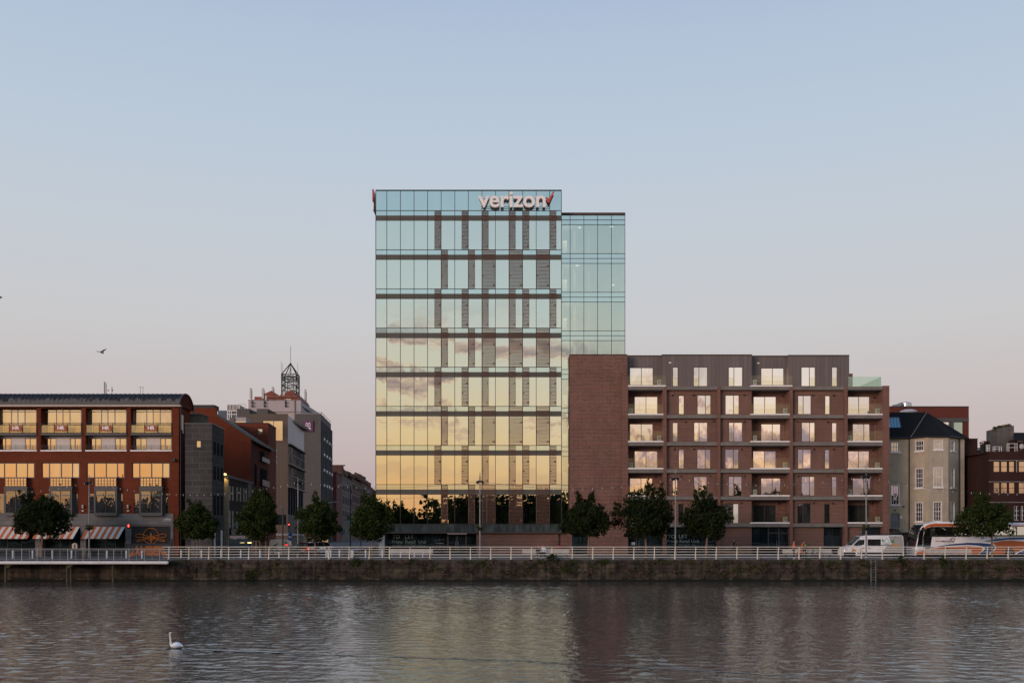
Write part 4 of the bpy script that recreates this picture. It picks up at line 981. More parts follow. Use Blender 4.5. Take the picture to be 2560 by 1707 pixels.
# pub
SURR = plain('cream_surround', (.27,.235,.18), .8, .1)
pb_ = thing('dark_pub_building', (X(545,113), 113, 0), 'low black-brick corner pub with pale tall windows and a lit pillar', 'pub')
d0, d1, dm = SD(570), SD(632), SD(619)
b = MB(); b.pbox(d0+.1, 520, 1190, 558, 1391, .3); b.side(d0+.6, dm, 0, Z(1187,d0)-.3, 0, .3); b.build('wall', BR_PUB, pb_)
b = MB(); b.side(dm, d1, 0, Z(1203,dm), .04, .3); b.build('end_wall', RENDG, pb_)
b = MB(); b.box(X(557.5,d0), SX(d0), d0, d0+.5, 0, Z(1187,d0)-.1); b.build('corner_pillar', plain('fair_concrete_pillar', (.22,.19,.145), .85, .2, 2), pb_)
b = MB(); b.side(d0, d1, Z(1187,d0)-.3, Z(1187,d0), .12, .5); b.build('roof_edge', RENDG, pb_)
for ya, yb in ((1214,1250),(1275,1319)):
    for pa in (572.3, 580, 590.8, 599.5, 608, 614):
        sw = MB(); d_ = SD(pa); swin(sw, pa, pa+3.6-(pa-572)*.03, ya+(pa-572)*.15, yb+(pa-572)*.1); sw.build('window_surround', SURR, pb_)
for pa in (621.5, 627): 
    sw = MB(); swin(sw, pa, pa+2, 1226, 1260); sw.build('window', BLACK, pb_)
b = MB(); b.side(d0+.6, d1-1, Z(1337,d0), Z(1321,d0), .25, .25); b.build('fascia_sign', BLACK, pb_); b = MB(); b.side(d0+.6, d1-1, .1, Z(1338,d0), .05, .1); b.build('shop_front', G_SHOP, pb_)
b = MB(); b.side(SD(573), SD(600), Z(1334,d0), Z(1331,d0), .28, .03); b.build('sign_lettering', plain('dull_gold', (.13,.085,.03), .5, .2), pb_)
WARM = glow('warm_lamp_glow', (1.0,.66,.22), 4.0)
l = MB(); l.ell((X(563.5,d0),d0-.25,Z(1185.5,d0)), .22, .12, .1, 10, 6); l.build('pillar_lamp', WARM, pb_)
pl_ = bpy.data.lights.new('pillar_lamp_light', 'SPOT'); pl_.energy = 150; pl_.color = (1,.62,.18); pl_.spot_size = R(60); pl_.shadow_soft_size = .08
po_ = bpy.data.objects.new('pillar_lamp_light', pl_); COL.objects.link(po_); po_.location = (X(563.5,d0), d0-.34, Z(1187.5,d0)); po_.rotation_euler = (R(14), 0, 0); tag(po_, 'warm lamp shining down the pillar of the black pub', 'lamp light')
for px, py in ((596,1311.5), (614,1356)):
    l = MB(); d_ = SD(px)-2; l.ell((SX(SD(px))+.5, SD(px), Z(py,SD(px))), .14 if py < 1350 else .30, .08, .05, 10, 6); l.build('wall_lamp', WARM, pb_)
fp = thing('flag_on_pole', (SX(SD(576)), SD(576), Z(1318,SD(576))), 'drooping flag on a slanted pole on the black pub', 'flag')
d_ = SD(577); f_ = MB(); f_.tube((SX(d_),d_,Z(1316,d_)),(SX(d_)+1.3,d_-.6,Z(1298,d_)),.03,5); f_.build('pole', WHITE, fp)
f_ = MB(); a0 = (SX(d_)+.55,d_-.25,Z(1309,d_)); a1 = (SX(d_)+1.25,d_-.58,Z(1298.5,d_)); f_.face([a0,a1,(a1[0]-.1,a1[1]+.1,a1[2]-.5),(a0[0]-.05,a0[1]+.1,a0[2]-.4)]); f_.face([(p_[0],p_[1]+.015,p_[2]) for p_ in (a0,a1,(a1[0]-.1,a1[1]+.1,a1[2]-.5),(a0[0]-.05,a0[1]+.1,a0[2]-.4))]); f_.build('cloth', plain('pale_flag_cloth', (.30,.33,.38), .8, .25, 4), fp)
# red gable
gb_ = thing('red_gable_building', (X(560,126.7), 126.7, 0), 'tall red brick building with a slope-roofed gable facing the river', 'building')
d0, d1 = SD(628), SD(679)
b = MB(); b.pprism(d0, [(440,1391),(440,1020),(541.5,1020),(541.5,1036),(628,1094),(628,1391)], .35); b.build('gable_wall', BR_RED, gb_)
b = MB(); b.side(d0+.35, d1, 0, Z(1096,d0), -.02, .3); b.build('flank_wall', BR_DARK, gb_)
zr, ze, xr_ = Z(1036,d0), Z(1094,d0), X(541.5,d0)
b = MB(); sx_ = SX(d1)-SX(d0)
P0, P1, P2, P3 = (xr_,d0-.1,zr+.12),(SX(d0)+.5,d0-.1,ze-.22),(SX(d1)+.5,d1,ze-.22),(xr_+sx_,d1,zr+.12)
b.face([P0,P1,P2,P3]); b.face([(p_[0],p_[1],p_[2]-.28) for p_ in (P0,P1,P2,P3)]); b.face([P0,P1,(P1[0],P1[1],P1[2]-.28),(P0[0],P0[1],P0[2]-.28)]); b.face([P1,P2,(P2[0],P2[1],P2[2]-.28),(P1[0],P1[1],P1[2]-.28)])
b.build('slate_roof', plain('grey_slate_roof', (.05,.048,.047), .7, .2, 2), gb_)
b = MB(); b.box(X(478,d0), X(533,d0), d0+.5, d0+2.5, Z(1018,d0+1)-.3, Z(1013,d0+1)); b.build('roof_upstand', plain('dark_upstand', (.04,.038,.036), .8, .2), gb_)
for (pa, pb2, ya, yb, mt) in ((637,641,1160,1250,G_DARK),(650,660,1126,1141,G_DARK),(650,668,1141,1152,RENDW),(651,666,1170,1200,G_DARK),(650,668,1198,1213,FRG),(651,666,1225,1260,G_DARK)):
    sw = MB(); swin(sw, pa, pb2, ya, yb, .06 if mt is G_DARK else .35); sw.build('window' if mt is G_DARK else 'balcony', mt, gb_)
b = MB(); d_ = SD(630); b.tube((SX(d_)+.08,d_,0),(SX(d_)+.08,d_,Z(1100,d_)),.07,6); b.build('drainpipe', FRG, gb_)
# dark red tower piece
dr_ = thing('dark_red_building', (X(631,139.2), 139.2, 0), 'dark red flat-topped building with one small square golden window', 'building')
d0, d1 = SD(671), SD(690)
b = MB(); b.wall(d0, 585, 1058, 671, 1391, [(643.5,1071,656.8,1086)], .3); b.side(d0, d1, 0, Z(1058,d0), 0, .3); b.box(X(585,d0), SX(d1)-.3, d0+.3, d1, Z(1060,d0)-.4, Z(1060,d0)-.05); b.build('wall', brick('deep_red_brick', (.15,.038,.023), (.115,.03,.019), (.12,.045,.03)), dr_)
c_ = MB(); c_.box(X(585,d0), X(671.4,d0), d0-.06, d0+.3, Z(1058,d0), Z(1056.5,d0)); c_.side(d0+.3, d1, Z(1058,d0), Z(1056.5,d0), .06, .36); c_.build('coping', BLACK, dr_)
win(dr_, d0, 643.5, 1071, 656.8, 1086, fw=1.2, fm=FRB, gm=G_GOLD, rec=.12, up=.04)
for yy in (1122, 1138, 1151):
    b = MB(); swin(b, 690-1.2, 690, yy, yy+7, .12); b.build('wall_box', WHITE, dr_)
# brown clad building
bw = thing('brown_clad_building', (X(667,156.8), 156.8, 0), 'brown clad office with a big golden window and white panelled street side', 'office building')
d0, d1 = SD(720), SD(760)
b = MB(); b.wall(d0, 615, 1034, 720, 1391, [(656.7,1051,707.5,1102)], .25); b.box(X(615,d0), SX(d0)-.3, d0+.3, d1, Z(1040,d0)-.4, Z(1040,d0)); b.build('clad_wall', panels('brown_boarding', (.088,.062,.05), .5, .04, .1, .6), bw)
win(bw, d0, 656.7, 1051, 707.5, 1102, vs=(684,), fw=1.2, fm=FRB, gm=G_GOLD, rec=.05, tilt=.004)
b = MB(); b.side(d0, d1, Z(1108.6,d0), Z(1038,d0), .02, .3); b.build('white_panelling', panels('pale_metal_panels', (.40,.37,.39), .75, .05, .05, .5), bw)
b = MB(); b.side(d0, d1, 0, Z(1108.6,d0), -.1, .3); b.build('flank_wall', plain('dark_flank_panels', (.055,.048,.05), .7, .15), bw)
for (ya, yb) in ((1110,1157),(1161,1215)):
    g = MB(); g.side(d0+.1, d1, Z(yb,d0), Z(ya,d0), .02, .08); go = g.build('ribbon_window', G_WIN, bw)
    f = MB()
    for k in range(15):
        dd = d0+.1+(d1-d0-.2)*k/14; f.side(dd, dd+.16, Z(yb,d0), Z(ya,d0), .10, .1)
    f.side(d0+.1, d1, Z((ya+yb)/2-1,d0), Z((ya+yb)/2-1,d0)+.12, .09, .1); f.build('window_bars', FRG, go)
    ll = MB(); ll.side(d0, d1+.3, Z(yb+3,d0), Z(yb,d0), .5, .5); ll.side(d0, d1+.3, Z(ya,d0), Z(ya-2,d0), .5, .5); ll.build('ledge', FRG, bw)
for k in range(6):
    g = MB(); pa = 722+k*6.2; swin(g, pa, pa+4.4, 1222+k*2, 1285+k*1.4, -.06); g.build('lower_window', G_DARK, bw)
b = MB(); b.pbox(d0+.06, 690, 1286, 716, 1311, -.08); b.build('street_window', G_DARK, bw); b = MB(); b.pbox(d0-.1, 680, 1333, 720.4, 1338, .1); b.side(d0, d1, Z(1338,d0), Z(1333,d0), .1, .1); b.build('string_course', FRL, bw)
for (a, c, y0) in ((592,624,1021.5),(642,670,1021.5)):
    b = MB(); b.pbox(165, a, y0, c, 1044, 6); b.build('plant_room', RENDG, bw)
b = MB()
for k in range(9): b.box(X(670.3,165), X(670.3,165)+.1, 165.4+k*.6, 165.7+k*.6, Z(1040,165), Z(1023.5,165))
b.build('louvre', BLACK, bw)
rr_ = thing('glazed_roof_room', (X(600,150), 150, Z(1058,150)), 'small white fronted roof room lit gold below its panel, left of brown office', 'roof room')
b = MB(); b.pbox(150, 586, 1043, 615, 1056, 3); b.build('white_panel', RENDW, rr_); b = MB(); b.pbox(149.95, 589, 1053.2, 615, 1056, .03); b.build('window', G_GOLD, rr_); b = MB(); b.pbox(149.8, 573, 1044, 586, 1058, 3); b.pbox(149.6, 573, 1055.5, 615, 1058.5, 3); b.build('side_wall', plain('grey_brown_wall', (.12,.105,.095), .8, .1), rr_)
# blue glazed block far behind with a corrugated plant room
bg_ = thing('blue_glazed_building', (X(575,235), 235, 0), 'far blue glass building with white frames under a corrugated plant room', 'office building')
b = MB(); b.pbox(235, 545, 1026, 592, 1391, 12); b.build('glass_wall', plain('blue_tinted_glass', (.035,.06,.11), .15, .15, .3, .6), bg_)
b = MB()
for px in (568.5, 573, 578.5, 592): b.pbox(234.8, px-.8, 1026, px+.8, 1060, .2)
for py in (1026.5, 1035.5, 1047): b.pbox(234.85, 568, py-.8, 593, py+.8, .2)
b.build('white_frame', WHITE, bg_)
b = MB(); b.pbox(236, 568, 1011.5, 598, 1026, 8); b.build('plant_room', panels('corrugated_cladding', (.30,.275,.255), .8, .25, .08, .6), bg_)
b = MB(); b.path([(X(596.5,235),235.5,Z(1026,235)),(X(596.5,235),235.5,Z(1008.7,235)),(X(611,235),235.5,Z(1008.7,235)),(X(611,235),235.5,Z(1026,235))], .12); b.build('guard_frame', WHITE, bg_)
# white block and grey block with the purple sign
wb = thing('white_office_block', (X(685,201), 201, 0), 'tall white-painted office block carrying rooftop aerials and red roof gables', 'office building')
b = MB(); b.pprism(201, [(600,1391),(600,1040),(621,1040),(621,1000.5),(752,1000.5),(752,1391)], .4); b.box(X(621,201), X(752,201), 201.4, 226, Z(1000.5,201)-1, Z(1000.5,201)-.2)
xa, xb_ = X(752,201), X(791,226); b.face([(xa,201.2,0),(xb_,226,0),(xb_,226,Z(1000.5,201)),(xa,201.2,Z(1000.5,201))]); b.build('wall', RENDW, wb)
b = MB(); b.box(X(620.5,201), X(752.3,201), 200.9, 201.5, Z(1000.5,201), Z(999.2,201)); b.tube((X(737,200.9),200.85,Z(1060,201)),(X(737,200.9),200.85,Z(1000,201)),.1,5); b.tube((X(621,200.9),200.85,Z(1029,201)),(X(752,200.9),200.85,Z(1029,201)),.07,4); b.build('wall_trim', plain('grey_trim', (.2,.19,.2), .7, .1), wb)
b = MB(); b.pprism(205, [(636,1000.5),(636,991.5),(659,991.5),(659.5,984.5),(678.5,976.2),(697.5,990),(698.5,990),(703,984),(727.7,975),(744,990),(750,999),(750,1000.5)], 10); b.build('red_roof_gable', plain('red_clad_roof', (.20,.055,.04), .7, .15), wb)
b = MB(); b.pbox(204.6, 664, 990.6, 742, 992, .3); b.build('gable_ledge', plain('copper_ledge', (.36,.18,.10), .5, .1), wb); b = MB(); b.pbox(204.6, 711.5, 997.2, 728, 1000, .2); b.build('roof_light', G_GOLD, wb)
gy = thing('grey_bank_building', (X(770,199), 199, 0), 'grey office slab with a square purple sign and ribbed dark street side', 'office building')
d0, d1 = SD(802), SD(827.3)
b = MB(); b.pbox(d0, 737, 1033.5, 802, 1391, .4); b.build('wall', RENDG, gy)
b = MB(); b.side(d0, d1, 0, Z(1033.5,d0), 0, .4); b.build('flank_wall', plain('dark_bank_flank', (.05,.05,.055), .7, .12), gy)
b = MB(); b.box(X(737,d0), SX(d1)-.4, d0+.4, d1, Z(1033.5,d0)-.6, Z(1033.5,d0)-.1); b.pbox(d0-.08, 737, 1033, 803, 1034.6, .3); b.build('roof_edge', FRL, gy)
f = MB()
for k in range(8):
    dd = d0+.6+(d1-d0-1.2)*k/7; f.side(dd, dd+.5, 0, Z(1052,d0), .35, .35)
f.build('ribs', plain('rib_concrete', (.085,.085,.09), .7, .1), gy)
f = MB()
for yy in (1096, 1135, 1174, 1212):
    for k in range(4):
        dd = d0+2+(d1-d0-4)*k/3; f.ell((SX(dd)+.45, dd, Z(yy,d0)), .22, .3, .35, 8, 6)
f.build('globe_lamp', WHITE, gy)
f = MB(); f.tube((SX(d0+1),d0+1,Z(1033,d0)),(SX(d0+1),d0+1,Z(1028.5,d0)),.05,4); f.tube((SX(d0+1),d0+1,Z(1028.5,d0)),(X(760,d0),d0+1,Z(1030,d0)),.05,4); f.tube((SX(d0+1),d0+1,Z(1028.5,d0)),(SX(d1),d1,Z(1028.5,d0)),.05,4); f.build('roof_rail', STEEL, gy)
ps = thing('purple_bank_sign', (X(770.5,198.8), 198.8, Z(1077,199)), 'square purple sign with white emblem on the grey office slab', 'sign')
b = MB(); b.pbox(d0-.3, 758.2, 1051.3, 782.8, 1077.8, .28); b.build('panel', plain('purple_sign', (.095,.022,.085), .5, .05), ps)
text('AIB', d0-.31, 763, 1067.5, 777, 1073.7, 'lettering', LETW, ps, .03, .03)
b = MB(); d_ = d0-.34
b.path([(X(u,d_),d_,Z(v,d_)) for u, v in ((766,1059.5),(763.8,1062),(764.8,1064.3),(769.8,1065),(775,1064.3),(776.3,1062),(774.5,1059.5))], .07, 5)
b.pprism(d_, [(764,1055),(769.8,1058.6),(775.6,1055),(775,1057.3),(770.6,1060.4),(770.4,1063.5),(769.2,1063.5),(769,1060.4),(764.6,1057.3)], .05); b.build('emblem', LETW, ps)
# lattice mast and panel aerials on the white block
ms = thing('lattice_mast', (X(722.5,206), 206, Z(990,206)), 'dark lattice mast with pointed top and whip on the white block', 'mast')
d_ = 205.5; hw = X(722.5+18,d_)-X(722.5,d_); cx_ = X(722.5,d_); zb_, zt_, za_ = Z(992,d_), Z(934.5,d_), Z(905,d_)
lg = MB(); br = MB()
cs = [(cx_-hw, d_-hw*.0), (cx_+hw, d_), (cx_+hw, d_+2*hw), (cx_-hw, d_+2*hw)]
for (a, c) in cs: lg.tube((a,c,zb_),(a,c,zt_),.13,5); lg.tube((a,c,zt_),(cx_,d_+hw,za_),.11,5)
lv = [zb_ + (zt_-zb_)*k for k in (0,.25,.5,.75,.86,1)]
for z in lv:
    for i in range(4): br.tube((cs[i][0],cs[i][1],z),(cs[(i+1)%4][0],cs[(i+1)%4][1],z),.08,4)
for z0_, z1_ in zip(lv, lv[1:]):
    for i in range(4):
        a, c = cs[i], cs[(i+1) % 4]
        br.tube((a[0],a[1],z0_),(c[0],c[1],z1_),.06,4); br.tube((c[0],c[1],z0_),(a[0],a[1],z1_),.06,4)
for s_ in (-.8, .8): br.tube((cx_+s_,d_+hw,zb_),(cx_+s_*.6,d_+hw,zt_),.07,4)
for k in range(12): br.tube((cx_-.8,d_+hw,zb_+k*.4),(cx_+.8,d_+hw,zb_+k*.4),.04,4)
br.tube((cx_,d_+hw,zt_),(cx_,d_+hw,za_),.07,4); br.tube((cx_-.4,d_+hw,zt_),(cx_,d_+hw,zt_+1.6),.06,4)
lg.build('mast_leg', BLACK, ms); br.build('bracing', BLACK, ms)
w_ = MB(); w_.tube((cx_,d_+hw,za_),(cx_,d_+hw,Z(861.5,d_)),.05,4); w_.build('whip_aerial', FRG, ms)
for px, y0, y1 in ((703,946,904),(706,946,908),(744.3,946,907),(728.3,935,906)):
    w_ = MB(); w_.tube((X(px,d_),d_,Z(y0,d_)),(X(px,d_),d_,Z(y1,d_)),.035,4); w_.build('whip_aerial', FRG, ms)
w_ = MB(); w_.ell((X(743.5,d_),d_-.2,Z(959.5,d_)), .3, .3, .42, 8, 6); w_.build('drum_aerial', plain('grey_aerial', (.3,.29,.29), .6, .1), ms)
AER = plain('pale_aerial_panel', (.42,.41,.39), .6, .1)
for i, (x0, x1, y0, y1, pole, lab) in enumerate(((624.2,628.8,970,996,1018,'pale panel aerial at the left end of the white block roof'),(654.3,659.6,970,996,1018,'pale panel aerial left of the first red gable'),
        (679.2,684,966.5,977.5,1000,'short panel aerial above the peak of the first red gable'),(706.5,712.5,977.5,988,1018,'short panel aerial between the two red gables'),(761,764.8,973,1001,1008,'tall panel aerial at the right end of the white block roof'),(662.5,666.5,988,1000.5,1001,'small white cabinet aerial below the first red gable'))):
    d_ = 200.6 if i != 4 else 206
    t = thing('panel_aerial', (X((x0+x1)/2,d_), d_, Z(pole,d_)), lab, 'aerial', 'panel aerials on the white block')
    b = MB(); b.pbox(d_, x0, y0, x1, y1, .4); b.build('panel', AER, t)
    b = MB(); px = x1+.4; b.tube((X(px,d_),d_+.2,Z(pole,d_)),(X(px,d_),d_+.2,Z(y0+6,d_)),.08,5); b.build('pole', FRG, t)
    if pole > 1010:
        b = MB(); b.pbox(d_-.2, px-1, 1004, px+1.5, 1007.5, .5); b.build('bracket', BLACK, t); b = MB(); b.pbox(d_-.2, px-1, 1012, px+1.5, 1015.5, .5); b.build('bracket', BLACK, t)
# terraces up the street
def terrace(name, pa, pb, ya, mat, label, chim, rows, cat='terraced house'):
    d0, d1 = SD(pa), SD(pb)
    t = thing(name, (SX(d0)-3, d0, 0), label, cat)
    zt = Z(ya,d0)
    b = MB(); b.side(d0, d1, 0, zt, 0, .4); b.box(SX(d0)-9, SX(d0)-.4, d0-.02, d0+.3, 0, zt); b.build('wall', mat, t)
    b = MB(); xs0, xs1 = SX(d0), SX(d1)
    b.face([(xs0+.25,d0,zt),(xs1+.25,d1,zt),(xs1-4,d1,zt+2.2),(xs0-4,d0,zt+2.2)]); b.face([(xs0+.25,d0,zt),(xs0-4,d0,zt+2.2),(xs0-8.5,d0,zt)]); b.build('roof', ROOFS, t)
    for (ca, cb, cy) in chim:
        c0, c1 = SD(ca), SD(cb); zc = Z(cy,c0)
        b = MB(); b.box(SX(c0)-3.6, SX(c0)-1.4, c0, c0+ (c1-c0)*.8, zt-.5, zc); co_ = b.build('chimney', TERR, t)
        b = MB()
        for k in range(6): b.tube((SX(c0)-2.5, c0+(c1-c0)*(.1+.12*k), zc),(SX(c0)-2.5, c0+(c1-c0)*(.1+.12*k), zc+.6),.28,6)
        b.build('chimney_pots', TERR, co_)
    for (yt, yb) in rows:
        n_ = max(2, int((d1-d0)/4.2))
        for k in range(n_):
            dd = d0+(d1-d0)*(k+.3)/n_
            z0, z1 = Z(yb,d0), Z(yt,d0)
            b = MB(); b.side(dd, dd+1.5, z0, z1, .05, .1); wo_ = b.build('window', FRL, t)
            b = MB(); b.side(dd+.2, dd+1.3, z0+.2, z1-.2, .09, .05); b.side(dd+.2, dd+1.3, (z0+z1)/2-.05, (z0+z1)/2+.05, .12, .05); b.build('pane', G_DARK, wo_)
    return t
rh = thing('red_corner_house', (X(834,228), 228, 0), 'plain red rendered end house at the bottom of the far terrace', 'terraced house')
b = MB(); d0 = SD(841); b.pbox(d0, 826, 1180, 841, 1391, .4); b.side(d0, SD(855.5), 0, Z(1180,d0), 0, .4); b.build('wall', plain('red_painted_render', (.10,.032,.03), .85, .2), rh)
b = MB(); b.pbox(d0-.15, 826, 1178, 841.4, 1180.3, .5); b.side(d0, SD(855.5), Z(1180.3,d0), Z(1178,d0), .2, .5); b.build('roof_edge', plain('pink_gutter', (.2,.12,.11), .7, .1), rh)
b = MB(); b.box(X(827,236), X(864,236)-.8, 236, 238, Z(1185,236), Z(1163.5,236)); b.build('chimney', TERR, rh)
b = MB()
for k in range(8): b.tube((X(829+k*4.2,236),237,Z(1163.5,236)),(X(829+k*4.2,236),237,Z(1161,236)),.3,6)
b.build('chimney_pots', TERR, rh)
terrace('tall_terrace', 855.5, 880, 1185, TERR2, 'grey terraced house with white sashes next to the red end house', [(863,868,1168),(875,881,1175)], [(1206,1226),(1236,1260),(1272,1292)])
terrace('tall_terrace', 880, 905, 1193, TERR, 'brown terraced house with white sashes in the middle of the far street', [(888,896,1182)], [(1206,1224),(1234,1256),(1272,1294)])
terrace('tall_terrace', 905, 940, 1203, TERR, 'brick terraced house at the far end beside the glass block', [(906,919,1184),(928,934,1203)], [(1216,1230),(1240,1262)])
# ================================================================== right: cream bow-fronted house
D = 117.0
ch = thing('cream_bow_house', (X(2320,D), D, 0), 'cream rendered house with slate hipped roof, bow of sash windows and small side door', 'house')
# plan of the wall: flat left part, three canted faces, flat strip
plan = [(2216, D), (2273, D), (2320, D-1.9), (2371, D-1.9), (2397.5, D-.2), (2411, D)]
WX = lambda i: X(plan[i][0], plan[i][1])
zt = Z(1095.5, D)
def seg_pt(i, px):      # point of facet i under pixel column px
    (a, da), (b, db) = plan[i], plan[i+1]; x0, x1 = X(a,da), X(b,db); k = (px-CX)/F
    t = (k*da - x0)/((x1-x0) - k*(db-da)); return x0+(x1-x0)*t, da+(db-da)*t
SASH = [ # facet, x0, x1, y0, y1, columns, rows
 (0,2227,2250.5,1104,1130,3,2),(1,2288,2309.5,1103,1129,3,2),(2,2334,2357,1102.5,1127.5,3,2),(3,2377,2387,1104,1129,3,2),
 (1,2288,2308.5,1171.6,1220.5,3,4),(2,2333.5,2357,1170.5,1219.5,3,4),(3,2377.5,2387,1171.5,1220,2,4),
 (0,2226.8,2249.3,1212.5,1261.5,3,4),(1,2287.7,2307.5,1255.7,1303.8,3,4),(2,2333.2,2355,1254.8,1303.5,3,4),(3,2377.3,2387,1255,1303.5,2,4),(1,2281,2308,1315,1345,2,1)]
wl = MB()
def facet(i, holes):
    (a, da), (b, db) = plan[i], plan[i+1]
    xs = sorted({a, b} | {h[k] for h in holes for k in (0,1)}); ys = sorted({1095.5, 1391} | {h[k] for h in holes for k in (2,3)})
    for u0, u1 in zip(xs, xs[1:]):
        for v0, v1 in zip(ys, ys[1:]):
            if any(h[0] < (u0+u1)/2 < h[1] and h[2] < (v0+v1)/2 < h[3] for h in holes): continue
            p, q = seg_pt(i,u0), seg_pt(i,u1); z0, z1 = Z(v1,D), Z(v0,D)
            wl.face([(p[0],p[1],z0),(q[0],q[1],z0),(q[0],q[1],z1),(p[0],p[1],z1)])
for i in range(5): facet(i, [(s[1],s[2],s[3],s[4]) for s in SASH if s[0] == i] + ([(2227,2249,1282.3,1318)] if i == 0 else []))
wl.box(X(2216,D), X(2411,D), D+8, D+8.1, 0, zt); wl.face([(X(2411,D),D,0),(X(2411,D),D+8,0),(X(2411,D),D+8,zt),(X(2411,D),D,zt)])
wl.build('wall', RENDER, ch)
for k, (i, a, b, y0, y1, nc, nr) in enumerate(SASH):
    p, q = Vector((*seg_pt(i,a), 0)), Vector((*seg_pt(i,b), 0)); u = (q-p).normalized(); n = Vector((-u.y, u.x, 0)); 
    if n.y < 0: n = -n
    z0, z1 = Z(y1,D), Z(y0,D); L = (q-p).length
    f = MB()
    def bar(t0, t1, za, zb, o0, o1):
        A, B = p+u*t0, p+u*t1
        vs = [A+n*o0, B+n*o0, B+n*o1, A+n*o1]; m0 = len(f.v)
        f.v += [(v.x,v.y,za) for v in vs] + [(v.x,v.y,zb) for v in vs]
        for qd in ((0,1,5,4),(1,2,6,5),(2,3,7,6),(3,0,4,7),(4,5,6,7),(3,2,1,0)): f.f.append(tuple(m0+j for j in qd)); f.m.append(0)
    bar(0,.09,z0,z1,-.01,.16); bar(L-.09,L,z0,z1,-.01,.16); bar(.09,L-.09,z1-.09,z1,-.005,.155); bar(.09,L-.09,z0,z0+.1,-.005,.155)
    bar(-.12,L+.12,z0-.14,z0,-.12,.1)
    for c in range(1,nc): t = .09+(L-.18)*c/nc; bar(t-.018,t+.018,z0+.1,z1-.09,.10,.15)
    for r in range(1,nr): z = z0+.1+(z1-z0-.19)*r/nr; w_ = .035 if r*2 == nr else .018; bar(.09,L-.09,z-w_,z+w_,.103,.146)
    o = f.build('sash_window', FRW, ch)
    g = MB(); A, B = p+u*.05+n*.15, p+u*(L-.05)+n*.15; tl = rnd.gauss(0,.012)
    g.face([(A.x,A.y+tl,z0+.05),(B.x,B.y-tl,z0+.05),(B.x,B.y-tl,z1-.05),(A.x,A.y+tl,z1-.05)])
    g.build('pane', G_DIM if k in (1,4,8,3,6,10,11) else (G_WIN if k in (7,) else mirror_glass('sash_glass', .42, (.95,.88,.78), (.05,.045,.038), wob=.03) if k == 0 else bpy.data.materials['sash_glass']), o)
# roof: hipped over the bow
rz_ = Z(1030.5, D+4); e = .35
E = [(X(plan[i][0],plan[i][1]) + (e if i == 5 else 0), plan[i][1]-e, zt+.02) for i in range(6)]
Rg0, Rg1 = (X(2200,D+4), D+4.0, rz_), (X(2317,D+4), D+4.0, rz_)
back_ = (X(2411,D)+e, D+8.4, zt)
rf = MB()
for tri in ([E[0],E[1],Rg1,Rg0],[E[1],E[2],Rg1],[E[2],E[3],Rg1],[E[3],E[4],Rg1],[E[4],E[5],Rg1],[E[5],back_,Rg1],[back_,(E[0][0],D+8.4,zt),Rg0,Rg1]): rf.face(tri)
rf.build('slate_roof', ROOFS, ch)
b = MB(); b.path([(x_,y_+.02,z_) for x_, y_, z_ in E], .09, 6); b.build('gutter', BLACK, ch)
b = MB(); b.tube(E[1], Rg1, .05, 4); b.build('hip_flashing', plain('grey_flashing', (.16,.15,.145), .6, .1), ch)
b = MB()
def on_roof(u, v): # left slope
    y = D-e+(4+e)*v; z = zt+(rz_-zt)*v; return (X(u,y), y-.05, z+.06)
b.face([on_roof(2222,.38),on_roof(2252,.38),on_roof(2247,.78),on_roof(2222,.78)]); so2 = b.build('skylight', mirror_glass('skylight_glass', .35, (.5,.75,.85), (.03,.05,.055)), ch)
b = MB()
for u in (2228,2235,2243): b.tube(on_roof(u,.38), on_roof(u-2,.78), .04, 4)
b.tube(on_roof(2222,.78), on_roof(2247,.78), .06, 4); b.tube(on_roof(2252,.38), on_roof(2247,.78), .06, 4); b.build('glazing_bar', FRG, so2)
for px, dd in ((2272.5,D-.05),(2397.8,D-.25)):
    b = MB(); b.tube((X(px,dd),dd-.06,0),(X(px,dd),dd-.06,zt),.06,6); b.build('drainpipe', BLACK, ch)
b = MB(); b.pbox(D+.12, 2227, 1282.3, 2249, 1318, .06); dro = b.build('side_door', DOORG, ch); b = MB(); b.pbox(D+.08, 2246, 1299, 2247, 1302, .04); b.build('handle', STEEL, dro)
b = MB(); b.pbox(D-1.1, 2224, 1318.5, 2250, 1321, 1.1)
for k in range(6): b.pbox(D-1.0, 2249+k*2.2, 1320+k*4.2, 2255+k*2.2, 1321.4+k*4.2, .9)
for px in (2226,2231,2236,2241,2246): b.pbox(D-1.1, px-.3, 1299, px+.3, 1319, .04)
b.pbox(D-1.13, 2224, 1298.3, 2249, 1299.6, .05)
b.path([(X(2256,D-1),D-1,Z(1320,D)),(X(2256,D-1),D-1,Z(1299,D)),(X(2260,D-1),D-1,Z(1299,D)),(X(2271,D-1),D-1,Z(1330,D))], .03, 4)
b.tube((X(2228,D),D-.9,Z(1321,D)),(X(2225,D),D-.9,0),.05,4); b.tube((X(2249,D),D-.9,Z(1321,D)),(X(2249,D),D-.9,0),.05,4)
b.build('steel_steps', STEEL, ch)
for (px, py, s_) in ((2259,1265.5,3.4),(2237.5,1275,2.4)):
    b = MB(); b.ell((X(px,D-.2),D-.2,Z(py,D-.2)), X(px+s_,D)-X(px,D), .12, .08, 8, 5); b.build('wall_lamp', BLACK, ch)
b = MB(); b.pbox(D-.08, 2250.5, 1290, 2255, 1295, .08); b.build('meter_box', WHITE, ch)
